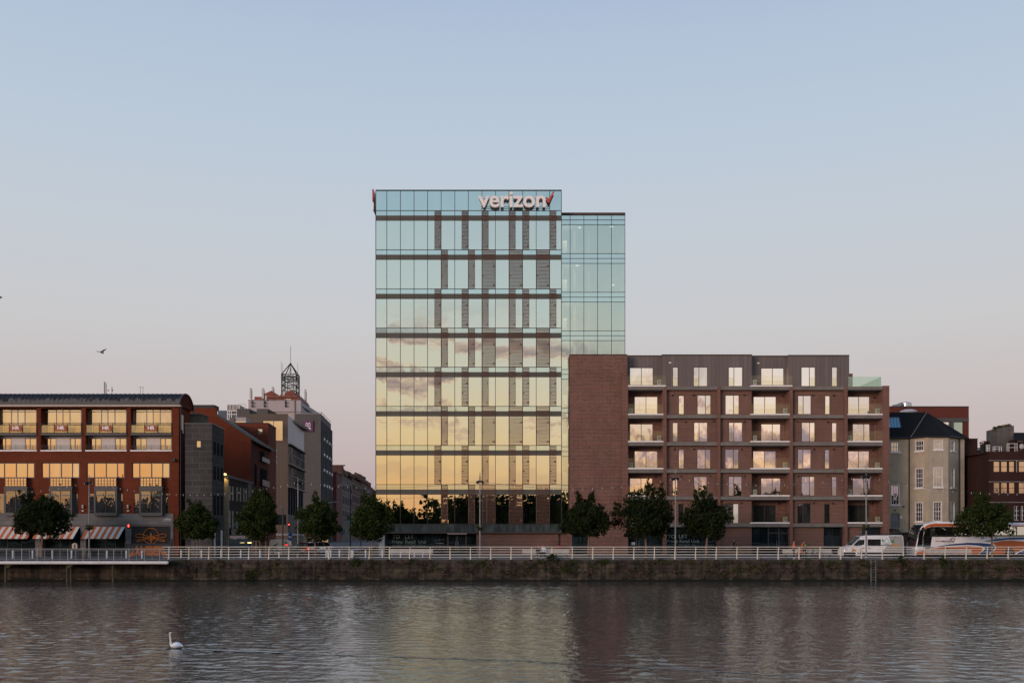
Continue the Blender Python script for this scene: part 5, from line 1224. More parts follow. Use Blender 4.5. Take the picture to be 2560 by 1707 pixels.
# dark yard wall between house and vehicles
yw = thing('dark_yard_hoarding', (X(2270,110), 110, 0), 'dark lean-to roofed hoarding between camper van and coach, before the cream house', 'hoarding')
b = MB(); b.pprism(110.5, [(2236,1334),(2283,1329.5),(2318,1316),(2330,1316),(2330,1391),(2236,1391)], .2); b.build('boards', plain('dark_boards', (.022,.015,.012), .9, .3, 3), yw); b = MB(); b.pprism(110.2, [(2236,1335.5),(2236,1333),(2283,1328.5),(2283,1331)], .9); b.build('roof_sheet', BLACK, yw)
# red office behind
ro = thing('red_flat_roof_office', (X(2340,150), 150, 0), 'dark red flat-roofed office with grey band rising behind the slate roof', 'office building')
b = MB(); b.wall(150, 2215, 1016, 2422, 1391, [(2357,1054,2378,1092),(2383.5,1054,2410,1092)], .4); b.box(X(2215,150), X(2422,150), 150.4, 162, Z(1020,150)-.5, Z(1020,150)); b.build('wall', brick('office_red_brick', (.14,.036,.026), (.11,.03,.022), (.11,.045,.035), dirt=.12), ro)
b = MB(); b.pbox(149.88, 2330, 1044.6, 2422.3, 1053.8, .3); b.pbox(149.86, 2377.5, 1053.8, 2383.5, 1095, .2); b.build('grey_band', RENDG, ro)
b = MB(); b.pbox(149.9, 2214, 1015, 2422.4, 1017, 1); b.build('roof_edge', FRG, ro)
win(ro, 150, 2357, 1054, 2378, 1092, hs=(1062,1070,1078), fw=.8, fm=BLACK, gm=G_TOWER, rec=.25); win(ro, 150, 2383.5, 1054, 2410, 1092, fw=1, fm=BLACK, gm=mirror_glass('office_glass', .4, (.75,.9,.85), (.05,.065,.06)), rec=.25)
b = MB(); b.ell((X(2271,146),146,Z(1029.5,146)), X(2292.5,146)-X(2271,146), 1.2, .38, 16, 6); b.build('dome_skylight', plain('white_dome', (.42,.42,.46), .4, .08), ro)
tk = thing('roof_tank', (X(2268,153), 153, Z(1016,153)), 'shiny silver cylindrical tank on the red office roof', 'tank')
b = MB(); c_ = (X(2268.3,153),153.5); r_ = X(2281.5,153)-X(2268.3,153); b.tube((*c_,Z(1018,153)),(*c_,Z(1007,153)),r_,20); b.tube((*c_,Z(1007,153)),(*c_,Z(1004.8,153)),r_*.97,20,r_*.72); b.tube((*c_,Z(1005,153)),(*c_,Z(1002,153)),.08,6); b.build('drum', TANK, tk)
b = MB(); b.tube((X(2245,153),153,Z(1016,153)),(X(2256,153),153,Z(1010,153)),.35,8); b.tube((X(2232,153),153,Z(1018,153)),(X(2246,153),153,Z(1015,153)),.35,8); b.pbox(152.8, 2246, 1008, 2249.5, 1018, .4); b.build('duct', STEEL, tk)
# brown blocks
bb_ = thing('brown_brick_block', (X(2426,118.5), 118.5, 0), 'plain windowless brown brick block right of the cream house', 'building')
b = MB(); b.box(X(2411.5,118.5), X(2444,118.5), 118.5, 130, 0, Z(1096.5,118.5)); b.build('wall', BR_BRN, bb_); b = MB(); b.box(X(2411.5,118.5), X(2444.2,118.5)+.02, 118.44, 130.05, Z(1096.5,118.5), Z(1095.6,118.5)); b.build('coping', FRB, bb_)
db = thing('dark_rear_building', (X(2455,135), 135, 0), 'black recessed rear building in the gap with a white roof guard frame', 'building')
b = MB(); b.pbox(135, 2438, 1119, 2480, 1391, 4); b.build('wall', plain('black_rear_wall', (.016,.014,.015), .8, .2), db)
b = MB(); b.path([(X(2444,134.8),134.8,Z(1123.5,135)),(X(2454,134.8),134.8,Z(1123.5,135)),(X(2454,134.8),134.8,Z(1134.5,135)),(X(2444,134.8),134.8,Z(1134.5,135))], .05, 4); b.build('guard_frame', WHITE, db)
b = MB()
for yy in (1140,1156,1172,1188,1205): b.pbox(134.8, 2446, yy, 2462, yy+1, .2)
b.build('floor_edge', FRB, db)
D = 112.0
bo_ = thing('brown_ribbon_office', (X(2520,D), D, 0), 'brown brick office with ribbon windows and white roof rails at the right edge', 'office building')
x9 = 2680
ws = []
for (y0, y1) in ((1153,1179.5),(1206,1233.5)):
    ws += [(2483.5,2501,y0,y1),(2502,2520,y0,y1),(2522,2538.5,y0,y1),(2546.5,2564,y0,y1),(2566,2584,y0,y1),(2590,2640,y0,y1)]
b = MB(); b.wall(D, 2473, 1128, x9, 1391, [(w_[0],w_[2],w_[1],w_[3]) for w_ in ws] + [(2535,1264,2548,1300),(2552,1264,2560,1300)], .3)
P_ = [(2473,D),(2457,D+2.0)]; 
b.face([(X(2457,D+2),D+2,0),(X(2473,D),D,0),(X(2473,D),D,Z(1128,D)),(X(2457,D+2),D+2,Z(1128,D))]); b.face([(X(2457,D+2),D+2,0),(X(2457,D+2),D+12,0),(X(2457,D+2),D+12,Z(1128,D)),(X(2457,D+2),D+2,Z(1128,D))])
b.face([(X(2473,D),D+.3,Z(1131,D)),(X(x9,D),D+.3,Z(1131,D)),(X(x9,D),D+12,Z(1131,D)),(X(2457,D),D+12,Z(1131,D))])
b.build('wall', BR_BRN, bo_)
for (a, c, y0, y1) in ws: win(bo_, D, a, y0, c, y1, hs=((y0+y1)/2,), fw=.9, fm=BLACK, gm=mirror_glass('bronze_glass', .5, (1.0,.78,.55), (.02,.016,.012), wob=.03) if 'bronze_glass' not in bpy.data.materials else bpy.data.materials['bronze_glass'], rec=.12)
for yy in (1149.5, 1202.8, 1254):
    b = MB(); b.pbox(D-.12, 2472.5, yy, x9, yy+2.2, .13); b.prism([(X(2456.5,D+2),Z(yy+2.2,D)),(X(2472.6,D),Z(yy+2.2,D)),(X(2472.6,D),Z(yy,D)),(X(2456.5,D+2),Z(yy,D))], D-.1, D-.02); b.build('concrete_ledge', plain('dirty_ledge', (.16,.14,.125), .8, .3, 3) if yy < 1150 else bpy.data.materials['dirty_ledge'], bo_)
b = MB(); b.tube((X(2541.5,D-.1),D-.1,Z(1150,D)),(X(2541.5,D-.1),D-.1,Z(1180,D)),.06,6); b.build('downpipe', FRL, bo_)
for a, c in ((2535,2548),(2552,2560)): win(bo_, D, a, 1264, c, 1300, vs=((a+c)/2,), hs=(1276,1288), fw=1, fm=FRW, gm=G_DIM, rec=.1)
for (x0, x1, y0) in ((2483,2504,1116),(2518,2543,1108.5),(2466,2474.5,1112)):
    b = MB(); 
    for px in (x0, x0+4.5, x1-5.5, x1): b.pbox(D+1, px-.45, y0, px+.45, 1128, .06)
    for yy in (y0, y0+ (1128-y0)*.5): b.pbox(D+.99, x0-.45, yy-.5, x1+.45, yy+.5, .05)
    b.build('roof_rail', FRW, bo_)
b = MB(); b.ell((X(2554.5,D+.8),D+.8,Z(1114,D)), .27, .08, .3, 16, 8); do = b.build('satellite_dish', plain('dish_grey', (.36,.36,.35), .6, .05), bo_); b = MB(); b.tube((X(2549.5,D+.9),D+.9,Z(1131,D)),(X(2553,D+.9),D+.9,Z(1116,D)),.03,5); b.build('arm', FRG, do)
cs_ = thing('rendered_chimney_stack', (X(2515,126), 126, 0), 'broad weathered grey chimney stack with a mossy top above the brown office', 'chimney')
b = MB(); b.prism([(X(2494,126),0),(X(2535,126),0),(X(2535,126),Z(1063.5,126)),(X(2516,126),Z(1066.5,126)),(X(2494,126),Z(1070.5,126))], 126, 129); b.box(X(2491.5,126), X(2494,126)-.003, 126.4, 128.6, 0, Z(1106,126)); b.build('stack', plain('streaked_grey_render', (.085,.08,.075), .9, .4, 1.2), cs_)
lf = MB(); rng = random.Random(8)
for k in range(16): leaves(lf, (X(2494+k*2.6,126),126.8,Z(1069.5-k*.45,126)), .45, 16, .2, rng, .55, 0, 0)
lf.build('moss', LEAF3, cs_)
sr = thing('slate_roofed_house', (X(2548,124), 124, 0), 'slate-roofed house end behind the satellite dish', 'house')
b = MB(); b.pbox(124, 2541, 1098, 2680, 1391, 6); b.build('wall', BR_BRN, sr); b = MB(); b.face([(X(2531,124),123.6,Z(1098.5,124)),(X(2680,124),123.6,Z(1098.5,124)),(X(2680,127),127,Z(1081,127)),(X(2533,127),127,Z(1081,127))]); b.build('roof', ROOFS, sr); b = MB(); b.pbox(123.5, 2530, 1097.5, 2680, 1099.8, .2); b.build('gutter', BLACK, sr); b = MB(); b.pbox(123.95, 2544, 1100.5, 2558, 1103.5, .1); b.build('lintel', FRL, sr)
pw = thing('overgrown_parapet', (X(2472,128), 128, 0), 'dark parapet wall topped with a leafless shrub beside the roof rails', 'wall')
b = MB(); b.pbox(128, 2459, 1112, 2486, 1391, 1); b.build('wall', BLACK, pw); lf = MB()
for k in range(12): leaves(lf, (X(2462+k*2.1,128),128.4,Z(1111-3*math.sin(k*.4),128)), .6, 22, .16, rng, .8, 0, 0)
for k in range(26): a = rng.uniform(2461,2486); lf.tube((X(a,128),128.4,Z(1111,128)),(X(a+rng.uniform(-3,3),128),128.4,Z(rng.uniform(1101,1107),128)),.02,3)
lf.build('shrub', leaf_mat('dry_twig', (.04,.028,.02), (.09,.06,.04)), pw)
# ================================================================== promenade railing
D = 94.0
def pc(d, px, py): return (X(px,d), d, Z(py,d))
qr = thing('quay_railing', (X(1500,D), D, 0), 'long cream painted quay railing of curved posts and five rails above the wall', 'railing')
pxs = []; px = 422.0
while px < 2640: pxs.append(px); px += 49.8 + 2.9*(px-440)/2100
xL, xR = X(407,D), X(2640,D)
for px in pxs:
    m_ = MB(); x = X(px,D); prof = [(0,0,.055),(.0,.35,.05),(-.015,.7,.045),(-.07,1.0,.042),(-.13,1.17,.04)]
    lean = .05 * (1 if px < 1100 else .25)
    for (y0,z0,r0),(y1,z1,r1) in zip(prof, prof[1:]): m_.tube((x+lean*z0*z0,D+y0,z0),(x+lean*z1*z1,D+y1,z1),r0,6,r1)
    m_.box(x-.09, x+.09, D-.09, D+.09, 0, .03); m_.build('post', RAILW, qr)
for (z, y) in ((1.15,-.12),(.93,-.06),(.69,-.02),(.44,0),(.16,0)):
    m_ = MB(); m_.tube((xL,D+y,z),(xR,D+y,z),.032 if z > 1 else .026,6); m_.build('rail', RAILW, qr)
# boardwalk on piles at the left
bw_ = thing('boardwalk', (X(200,91.6), 91.6, 0), 'boardwalk over the water on brown piles with a fat white tube along its edge', 'boardwalk')
d_ = 91.2; xe = X(418,d_)
m_ = MB(); m_.box(-70, xe-.3, d_+.1, QY-.05, -.22, -.10); m_.build('deck', plain('grey_deck_boards', (.10,.09,.085), .85, .25, 4), bw_)
m_ = MB(); m_.tube((-70,d_,-.27),(xe,d_,-.27),.145,12); m_.ell((xe,d_,-.27), .14, .145, .145, 10, 8); m_.build('edge_tube', plain('dirty_white_tube', (.60,.57,.56), .45, .2, 1.2), bw_)
for px in (-60, 14, 168, 177, 282.5):
    m_ = MB(); m_.tube((X(px,d_+.5),d_+.5,-4),(X(px,d_+.5),d_+.5,-.3),.10 if px != 177 else .07,8); m_.build('pile', TIMB, bw_)
    if px in (14, 168): m_ = MB(); m_.prism([(X(px-3,d_),-.3),(X(px+18,d_),-.3),(X(px+2,d_),-.75),(X(px-3,d_),-.75)], d_+.3, QY-.1); m_.build('bracket', TIMB, bw_)
br_ = thing('boardwalk_railing', (X(200,91.4), 91.4, -.1), 'thin steel wire railing with flat wooden handrail along the boardwalk', 'railing')
d_ = 91.35; xe2 = X(412,d_)
px = -22
while px < 412:
    m_ = MB(); x = X(px,d_); m_.box(x-.025, x+.025, d_-.02, d_+.02, -.14, .96); m_.build('post', STEEL, br_)
    m_ = MB(); x2 = X(px+19,d_); m_.box(x2-.012, x2+.012, d_-.01, d_+.01, -.05, .9); m_.build('baluster', STEEL, br_); px += 38.3
for k, z in enumerate((.06,.2,.34,.48,.62,.76,.88)):
    m_ = MB(); m_.tube((-70,d_,z),(xe2,d_,z),.012 if 0 < k < 6 else .022,5); m_.build('wire' if 0 < k < 6 else 'rail', STEEL, br_)
m_ = MB(); m_.box(-70, xe2, d_-.07, d_+.07, .97, 1.02); m_.build('handrail', plain('weathered_handrail', (.28,.25,.24), .7, .2, 4), br_)
# steel ladder down the quay wall
ld = thing('quay_ladder', (X(2182,QY), QY-.1, WZ), 'rusty steel ladder fixed down the quay wall below the van', 'ladder')
m_ = MB()
for px in (2176.5, 2188.5): m_.tube((X(px,QY),QY-.12,WZ-.6),(X(px,QY),QY-.12,.0),.03,5)
m_.build('stile', STEEL, ld); m_ = MB()
for k in range(9): m_.tube((X(2176.5,QY),QY-.12,WZ+.15+k*.24),(X(2188.5,QY),QY-.12,WZ+.15+k*.24),.018,4)
m_.build('rung', STEEL, ld)
# growth on the wall
gw = MB(); rng = random.Random(21)
for k in range(340):
    px = rng.uniform(430, 2560) if rng.random() < .85 else rng.uniform(1250, 2560); z = rng.uniform(-1.45,-.18) if rng.random() < .75 else -.2
    s_ = rng.uniform(.08,.34); mi = 1 if rng.random() < .30 else 0
    for j in range(rng.randint(1,4)):
        leaves(gw, (X(px,QY)+rng.uniform(-.55,.55), QY-.10-s_*.25, z+rng.uniform(-.2,.2)), s_, 14, .085, rng, .8, mi, 0)
for px, z, s_ in ((1385,.05,.30),(1378,.25,.2),(890,-.25,.3),(2360,-.4,.42),(625,-1.55,.38),(2255,-.25,.4)):
    for j in range(4): leaves(gw, (X(px,QY)+rng.uniform(-.3,.3), QY-.12, z+rng.uniform(-.2,.3)), s_, 30, .12, rng, 1.1, 2, 0)
tag(gw.build('wall_growth', [LEAF3, FLOW, LEAF2]), 'tufts of weeds and faded pink flowers growing out of the quay wall', 'wall plants', kind='stuff')
# ================================================================== trees
def tree(px, d, x0, x1, y0, y1, seed, label, mat, tops=(), guard=False, dens=1.0):
    """trunk at pixel px; the crown fills the pixel box; tops are shoots that stand above it"""
    rng = random.Random(seed); t = thing('street_tree', (X(px,d), d, 0), label, 'tree', 'trees along the quay')
    cx, cz = X((x0+x1)/2,d), Z((y0+y1)/2,d); rx, rz = (X(x1,d)-X(x0,d))/2, (Z(y0,d)-Z(y1,d))/2
    tb = MB(); base = (X(px,d), d, 0); zf = Z(y1,d)-.1; p0 = base
    pts = [base, (base[0]+rng.uniform(-.05,.05), d, zf*.55), (base[0]+rng.uniform(-.1,.1), d, zf+.25)]
    tb.tube(pts[0], pts[1], .13, 8, .105); tb.tube(pts[1], pts[2], .105, 8, .09)
    cl = []
    for i in range(64):
        a = rng.uniform(0, 2*math.pi); h = rng.uniform(-1,1); r_ = math.sqrt(max(0,1-h*h)); f_ = rng.uniform(.60,.97)
        if h < -.2: r_ = min(r_*1.12, 1)
        sh = 1.0 - .28*max(0,h)      # the crown narrows to its top
        cl.append((cx+rx*f_*r_*math.cos(a)*sh, d+rx*.9*f_*r_*math.sin(a)*sh, cz+rz*f_*h*.96-rz*.02))
    for u, v in tops:
        for k in range(3): cl.append((X(u,d)+rng.uniform(-.1,.1), d+rng.uniform(-.4,.4), Z(v,d)-k*.4))
    for c in cl[::7]: tb.tube(pts[2], (pts[2][0]*.3+c[0]*.7, pts[2][1]*.3+c[1]*.7, pts[2][2]*.3+c[2]*.7), .055, 5, .02)
    tb.build('trunk', BARK, t)
    lf = MB()
    for i in range(22): leaves(lf, (cx+rng.uniform(-.5,.5)*rx, d+rng.uniform(-.5,.5)*rx, cz+rng.uniform(-.5,.45)*rz), rx*.34, int(56*dens), .19, rng, .9, 0, 0)
    for i, c in enumerate(cl):
        s_ = rng.uniform(.20,.34)*rx if i < 64 else rng.uniform(.22,.42)
        leaves(lf, c, s_, int((84 if i < 64 else 34)*dens), .155, rng, .85, 0, .1)
        for k in range(2):       # twigs that break the outline
            q = Vector(c)-Vector((cx,d,cz)); q = Vector(c)+q*(rng.uniform(.10,.22)); leaves(lf, q, .2, 12, .14, rng, .9, 0, 0)
    lf.build('crown', mat, t)
    if guard:
        g = MB()
        for k in range(4):
            a = math.pi/4+k*math.pi/2; g.tube((base[0]+.55*math.cos(a),d+.4*math.sin(a),0),(base[0]+.55*math.cos(a),d+.4*math.sin(a),1.75),.025,5)
        for z in (.5,1.0,1.65): g.path([(base[0]+.55*math.cos(math.pi/4+k*math.pi/2),d+.4*math.sin(math.pi/4+k*math.pi/2),z) for k in range(5)], .018, 4)
        g.build('tree_guard', STEEL, t)
    return t
tree(104.5, 99.5, 36, 172, 1240, 1345, 1, 'dark wide tree in front of the striped awnings', LEAF1, ((62,1240),(80,1236),(100,1250)))
tree(492, 100, 441, 546, 1262, 1350, 2, 'small loose dark tree with a metal guard before the slate block', LEAF2, ((478,1256),(500,1262)), True, .8)
tree(641, 100, 593, 693, 1245, 1350, 3, 'tall conical green tree with a metal guard before the black pub', LEAF2, ((640,1232),(655,1236)), True)
tree(789, 100, 736, 846, 1255, 1349, 4, 'rounded green tree with a pointed tip before the grey slab', LEAF2, ((793,1243),(788,1250),(816,1258)))
tree(929.5, 100, 877, 984, 1248, 1350, 5, 'dense green tree overlapping the left corner of the glass block', LEAF2, ((912,1240),(935,1240),(966,1262)))
tree(1470.5, 100, 1402, 1526, 1250, 1345, 6, 'very dark tree with two raised shoots before the blank brick wall', LEAF1, ((1445,1238),(1449,1246),(1474,1244),(1482,1240)))
tree(1615.5, 100, 1534, 1690, 1232, 1348, 7, 'widest dark tree, with tall shoots, before the left loggias', LEAF1, ((1619,1215),(1630,1222),(1652,1222),(1650,1230),(1545,1262)))
tree(1766, 100, 1706, 1834, 1245, 1346, 8, 'dark domed tree hiding the second shop lettering', LEAF1, ((1745,1237),(1761,1230),(1775,1243)))
tree(2480, 99.5, 2396, 2536, 1246, 1345, 9, 'large green tree in front of the orange and white coach', LEAF2, ((2440,1236),(2452,1240),(2470,1246)))
tree(665, 104, 618, 690, 1228, 1300, 10, 'taller olive tree peeping above the conical tree by the pub', LEAF2, ((648,1228),(662,1232)))
# ================================================================== bollards
bl0 = thing('bollard', (0,0,0), '', 'bollard', 'white bollards along the kerb')
m_ = MB(); m_.tube((0,0,0),(0,0,.74),.075,12); m_.tube((0,0,.74),(0,0,.79),.075,12,.05); m_.build('shaft', BOLL, bl0); m_ = MB(); m_.tube((0,0,.62),(0,0,.68),.081,12); m_.build('reflective_band', WHITE, bl0); m_ = MB(); m_.tube((0,0,0),(0,0,.03),.12,12); m_.build('base_plate', STEEL, bl0)
first = True
for px, d, lab in ((32,96.4,'white bollard left of the awning tree, at the photo\'s left edge'),(81.5,96.4,'white bollard just left of the awning tree trunk'),(131,96.4,'white bollard just right of the awning tree trunk'),(179,96.4,'white bollard under the cream information sign'),
    (267.5,96.4,'white bollard below the right striped awning'),(316,96.4,'white bollard at the left end of the graffiti hoarding'),(355,96.4,'white bollard before the graffiti letters'),(453,98,'white bollard right of the graffiti hoarding'),
    (503.6,98,'white bollard beside the left guarded tree'),(553,98,'white bollard before the slate block corner'),(602,98.5,'white bollard before the black pub doors'),(650,98.5,'white bollard beside the conical tree'),(698,98,'white bollard before the beige van'),
    (815.3,99,'left one of two touching white bollards near the side street'),(819.5,99,'right one of two touching white bollards near the side street'),(827,99,'thin white bollard right of the touching pair'),(848.6,99,'white bollard left of the octagonal sign pole'),(878.3,99,'left one of a white bollard pair right of the octagonal sign'),(882.5,98,'right one of a white bollard pair right of the octagonal sign'),
    (914,99.5,'white bollard left of the tree by the glass block'),(956,99.5,'white bollard before the pale corner column'),(978.5,99.5,'white bollard behind the left end of the long bench'),(1001.5,99.5,'second white bollard behind the bench by the lettered shop'),(1036,99.5,'third white bollard behind the bench by the lettered shop'),(1057,99.5,'white bollard behind the right end of the long bench')):
    loc = (X(px,d), d, 0)
    if first: bl0.location = loc; bl0['label'] = lab; first = False
    else: dup(bl0, loc, lab)
# ================================================================== benches
def bench(px0, px1, d, label):
    t = thing('long_bench', (X((px0+px1)/2,d), d, 0), label, 'bench', 'long pale benches on the promenade')
    x0, x1 = X(px0,d), X(px1,d); s_ = MB()
    for k in range(4): s_.box(x0, x1, d+.02+k*.115, d+.12+k*.115, .43, .47)
    s_.build('seat', BENCH, t); b = MB()
    for k in range(3): b.box(x0, x1, d+.47+k*.02, d+.51+k*.02, .52+k*.125, .635+k*.125)
    b.build('backrest', BENCH, t)
    n_ = max(2, int((x1-x0)/1.6))
    for k in range(n_+1):
        x = x0+.25+(x1-x0-.5)*k/n_; l = MB(); l.box(x-.025, x+.025, d+.05, d+.10, 0, .43); l.box(x-.025, x+.025, d+.42, d+.47, 0, .43); l.box(x-.025, x+.025, d+.05, d+.47, .405, .428); l.tube((x,d+.5,.43),(x,d+.56,.88),.02,5); l.build('leg', BLACK, t)
    return t
bench(970,1081,96.5,'long pale bench backed by four bollards before the lettered shop')
bench(1306,1424,96.2,'long pale bench with two people sitting on it')
bench(1960,2083,97.6,'long pale bench behind the high-visibility group and bicycles')
bench(2319,2435,96.0,'long pale bench in front of the parked coach')
# ================================================================== lamps and festoon lights
HB = LEAF3
def lamp(px, d, ytop, yhead, basket, label, flip=1):
    t = thing('street_lamp', (X(px,d), d, 0), label, 'street lamp', 'floodlight masts along the quay'); x = X(px,d)
    m_ = MB(); m_.tube((x,d,0),(x,d,Z(ytop+6,d)),.078,10,.055); m_.tube((x,d,Z(ytop+6,d)),(x,d,Z(ytop,d)),.04,8); m_.tube((x,d,0),(x,d,.5),.14,10); m_.build('pole', POLE, t)
    r_ = MB(); zh = Z(yhead,d); r_.ring((x,d,zh), .22, .03, 'z', 14, 5); r_.box(x-.22, x+.22, d-.025, d+.025, zh-.03, zh+.03); r_.build('lamp_ring', BLACK, t)
    for a in (.5, 2.4, 4.0):
        c = Vector((x+.22*math.cos(a)*flip, d+.22*math.sin(a), zh-.06)); v = Vector((math.cos(a)*flip, math.sin(a), -.55)).normalized()
        f_ = MB(); f_.tube(c-v*.12, c+v*.16, .09, 10, .14); f_.tube(c+v*.16, c+v*.19, .15, 10); f_.build('floodlight', BLACK, t)
    s_ = MB(); s_.box(x-.06, x+.06, d-.06, d+.06, zh+.12, zh+.42); s_.build('sensor_box', FRG, t)
    if basket:
        zb = Z(1319,d); f_ = MB(); f_.tube((x,d-.02,zb-.25),(x,d-.02,zb),.12,10,.26); bo2 = f_.build('basket', BLACK, t)
        g = MB(); rg = random.Random(int(px))
        for k in range(9): leaves(g, (x+rg.uniform(-.28,.28), d+rg.uniform(-.2,.2), zb+rg.uniform(-.12,.22)), .2, 24, .09, rg, .8, 0, 0)
        g.build('flowers', HB, bo2)
    return t
lamp(222.8,99.5,1187,1205,True,'floodlight mast with hanging basket before the barrel-roofed building')
lamp(745,100,1195,1204,False,'pale floodlight mast left of the middle street tree', -1)
lamp(1200,98.5,1180,1202,True,'floodlight mast with hanging basket before the glass block')
lamp(1688.5,99,1172,1194,False,'floodlight mast between the two darkest trees')
lamp(2165.5,98,1168,1189,True,'floodlight mast with hanging basket beside the camper van')
def festoon(pts, label, n_=9):
    t = thing('festoon_lights', pc(pts[0][2], pts[0][0], pts[0][1]), label, 'string lights', 'festoon lights strung between the masts')
    A, B = Vector(pc(pts[0][2],pts[0][0],pts[0][1])), Vector(pc(pts[1][2],pts[1][0],pts[1][1])); sag = pts[2]
    P_ = [A.lerp(B,k/24)-Vector((0,0,sag*4*(k/24)*(1-k/24))) for k in range(25)]
    m_ = MB(); m_.path([tuple(p_) for p_ in P_], .014, 4); m_.build('cable', CABLE, t)
    for k in range(n_):
        f_ = (k+.5)/n_; p_ = A.lerp(B,f_)-Vector((0,0,sag*4*f_*(1-f_)))
        b = MB(); b.tube((p_.x,p_.y,p_.z),(p_.x,p_.y,p_.z-.10),.022,5); b.ell((p_.x,p_.y,p_.z-.14),.026,.026,.032,8,6); b.build('bulb', BULB, t)
festoon([(222,1204,99.5),(745,1204,100),1.25],'string of festoon bulbs sagging before the street corner at the left',30)
festoon([(745,1204,100),(1200,1202,98.5),.62],'string of festoon bulbs before the left half of the glass block',20)
festoon([(1200,1202,98.5),(1688,1194,99),.9],'string of festoon bulbs across the blank brick wall',20)
festoon([(1688,1194,99),(2165,1189,98),.75],'string of festoon bulbs across the apartment windows',20)
festoon([(2165,1189,98),(2760,1216,98),1.15],'string of festoon bulbs running to the photo\'s right edge',26)
festoon([(222,1204,99.5),(-300,1204,99.5),1.2],'string of festoon bulbs running to the photo\'s left edge',24)
# other poles in the side street
def street_pole(px, d, ytop, arm, label, mat=FRG):
    t = thing('street_light', (X(px,d), d, 0), label, 'street light'); x = X(px,d); m_ = MB(); m_.tube((x,d,0),(x,d,Z(ytop,d)),.09,8,.06); m_.build('pole', mat, t)
    h = MB(); zt_ = Z(ytop,d); h.tube((x,d,zt_-.05),(x+arm,d-.1,zt_+.08),.035,5); h.ell((x+arm*1.25,d-.1,zt_+.07), abs(arm)*.38, .12, .07, 8, 5); h.build('lamp_head', plain('lamp_head_grey', (.34,.34,.35), .5, .1) if 'lamp_head_grey' not in bpy.data.materials else bpy.data.materials['lamp_head_grey'], t)
street_pole(876,125,1214,-1.0,'tall dark street light with a short arm beside the octagonal sign')
street_pole(818,128,1256,.9,'street light with drooping arm behind the middle street tree')
street_pole(902,150,1231,.9,'far street light in the middle of the side street')
street_pole(707,108,1268,-.15,'slim dark lamp post before the brown office')
# ================================================================== signs
oc = thing('octagonal_sign', (X(855,102), 102, 0), 'grey back of an octagonal stop sign on a thin pole', 'road sign')
m_ = MB(); c = Vector(pc(102,855,1329)); r_ = X(863.6,102)-X(855,102); m_.prism([(c.x+r_*math.cos(math.pi/8+k*math.pi/4), c.z+r_*math.sin(math.pi/8+k*math.pi/4)) for k in range(8)], 102.05, 102.08); m_.build('plate', plain('sign_back_grey', (.22,.225,.22), .6, .1), oc)
m_ = MB(); m_.tube((c.x,102,0),(c.x,102,c.z+r_*.7),.035,6); m_.build('pole', POLE, oc)
bs = thing('blue_road_sign', (X(724.5,104), 104, 0), 'small blue parking sign with a white panel in the middle', 'road sign')
m_ = MB(); m_.pbox(104, 720.2, 1331, 729.4, 1339.5, .03); m_.pbox(104, 720.2, 1343.8, 729.4, 1349.5, .03); m_.build('blue_plate', plain('sign_blue', (.02,.08,.26), .5, .05), bs); m_ = MB(); m_.pbox(104, 720.8, 1339.8, 728.8, 1343.5, .03); m_.build('white_plate', FRW, bs); m_ = MB(); m_.tube((X(722.3,104.1),104.1,0),(X(722.3,104.1),104.1,Z(1331,104)),.03,6); m_.build('pole', FRG, bs)
text('P', 103.99, 721.2, 1332.2, 723.8, 1336, 'lettering', LETW, bs, .02)
inf = thing('information_sign', (X(186,96.5), 96.5, 0), 'cream rounded-top information board behind the boardwalk railing', 'sign')
m_ = MB(); m_.pprism(96.5, [(179.8,1370),(179.8,1359.8),(183,1357.6),(186.5,1356.6),(190,1357.6),(192.8,1359.8),(192.8,1370)], .06); m_.build('board', plain('cream_board', (.46,.36,.27), .6, .08), inf); m_ = MB(); m_.pbox(96.46, 184.6, 1359.5, 188.2, 1369, .03); m_.build('panel', FRG, inf); m_ = MB(); m_.pbox(96.5, 181.5, 1370, 183, 1394, .05); m_.pbox(96.5, 190, 1370, 191.5, 1394, .05); m_.build('leg', FRG, inf)
ad_ = thing('advert_panel', (X(813,126), 126, .15), 'lit advertising panel behind the middle street tree', 'advert panel')
m_ = MB(); m_.pbox(126, 804.5, 1338, 821.2, 1390, .3); m_.build('case', BLACK, ad_)
mt, nt, out = nm('lit_poster'); p = wpos(nt); e_ = N(nt, 'ShaderNodeEmission', {0: ramp(nt, noise(nt, p, 1.1, 2), [(.3,(.10,.22,.30)),(.45,(.75,.62,.35)),(.6,(.55,.25,.10)),(.75,(.8,.72,.5))]), 1: .55}); nt.links.new(e_.outputs[0], out.inputs[0])
m_ = MB(); m_.pbox(125.97, 805.8, 1339.4, 820, 1356, .02); m_.build('poster', mt, ad_)
hs_ = thing('hanging_shop_sign', (SX(SD(866))+.4, SD(866), 6), 'green and yellow hanging shop sign on the far terrace', 'sign')
dq = SD(866); m_ = MB(); m_.box(SX(dq)+.2, SX(dq)+2.4, dq, dq+.15, Z(1300,dq), Z(1288,dq)); m_.build('board', plain('green_sign', (.05,.11,.05), .6, .3, 3), hs_); m_ = MB(); m_.box(SX(dq)+1.0, SX(dq)+2.2, dq-.03, dq, Z(1293,dq), Z(1289,dq)); m_.build('yellow_panel', plain('yellow_sign', (.4,.28,.04), .6, .1), hs_)
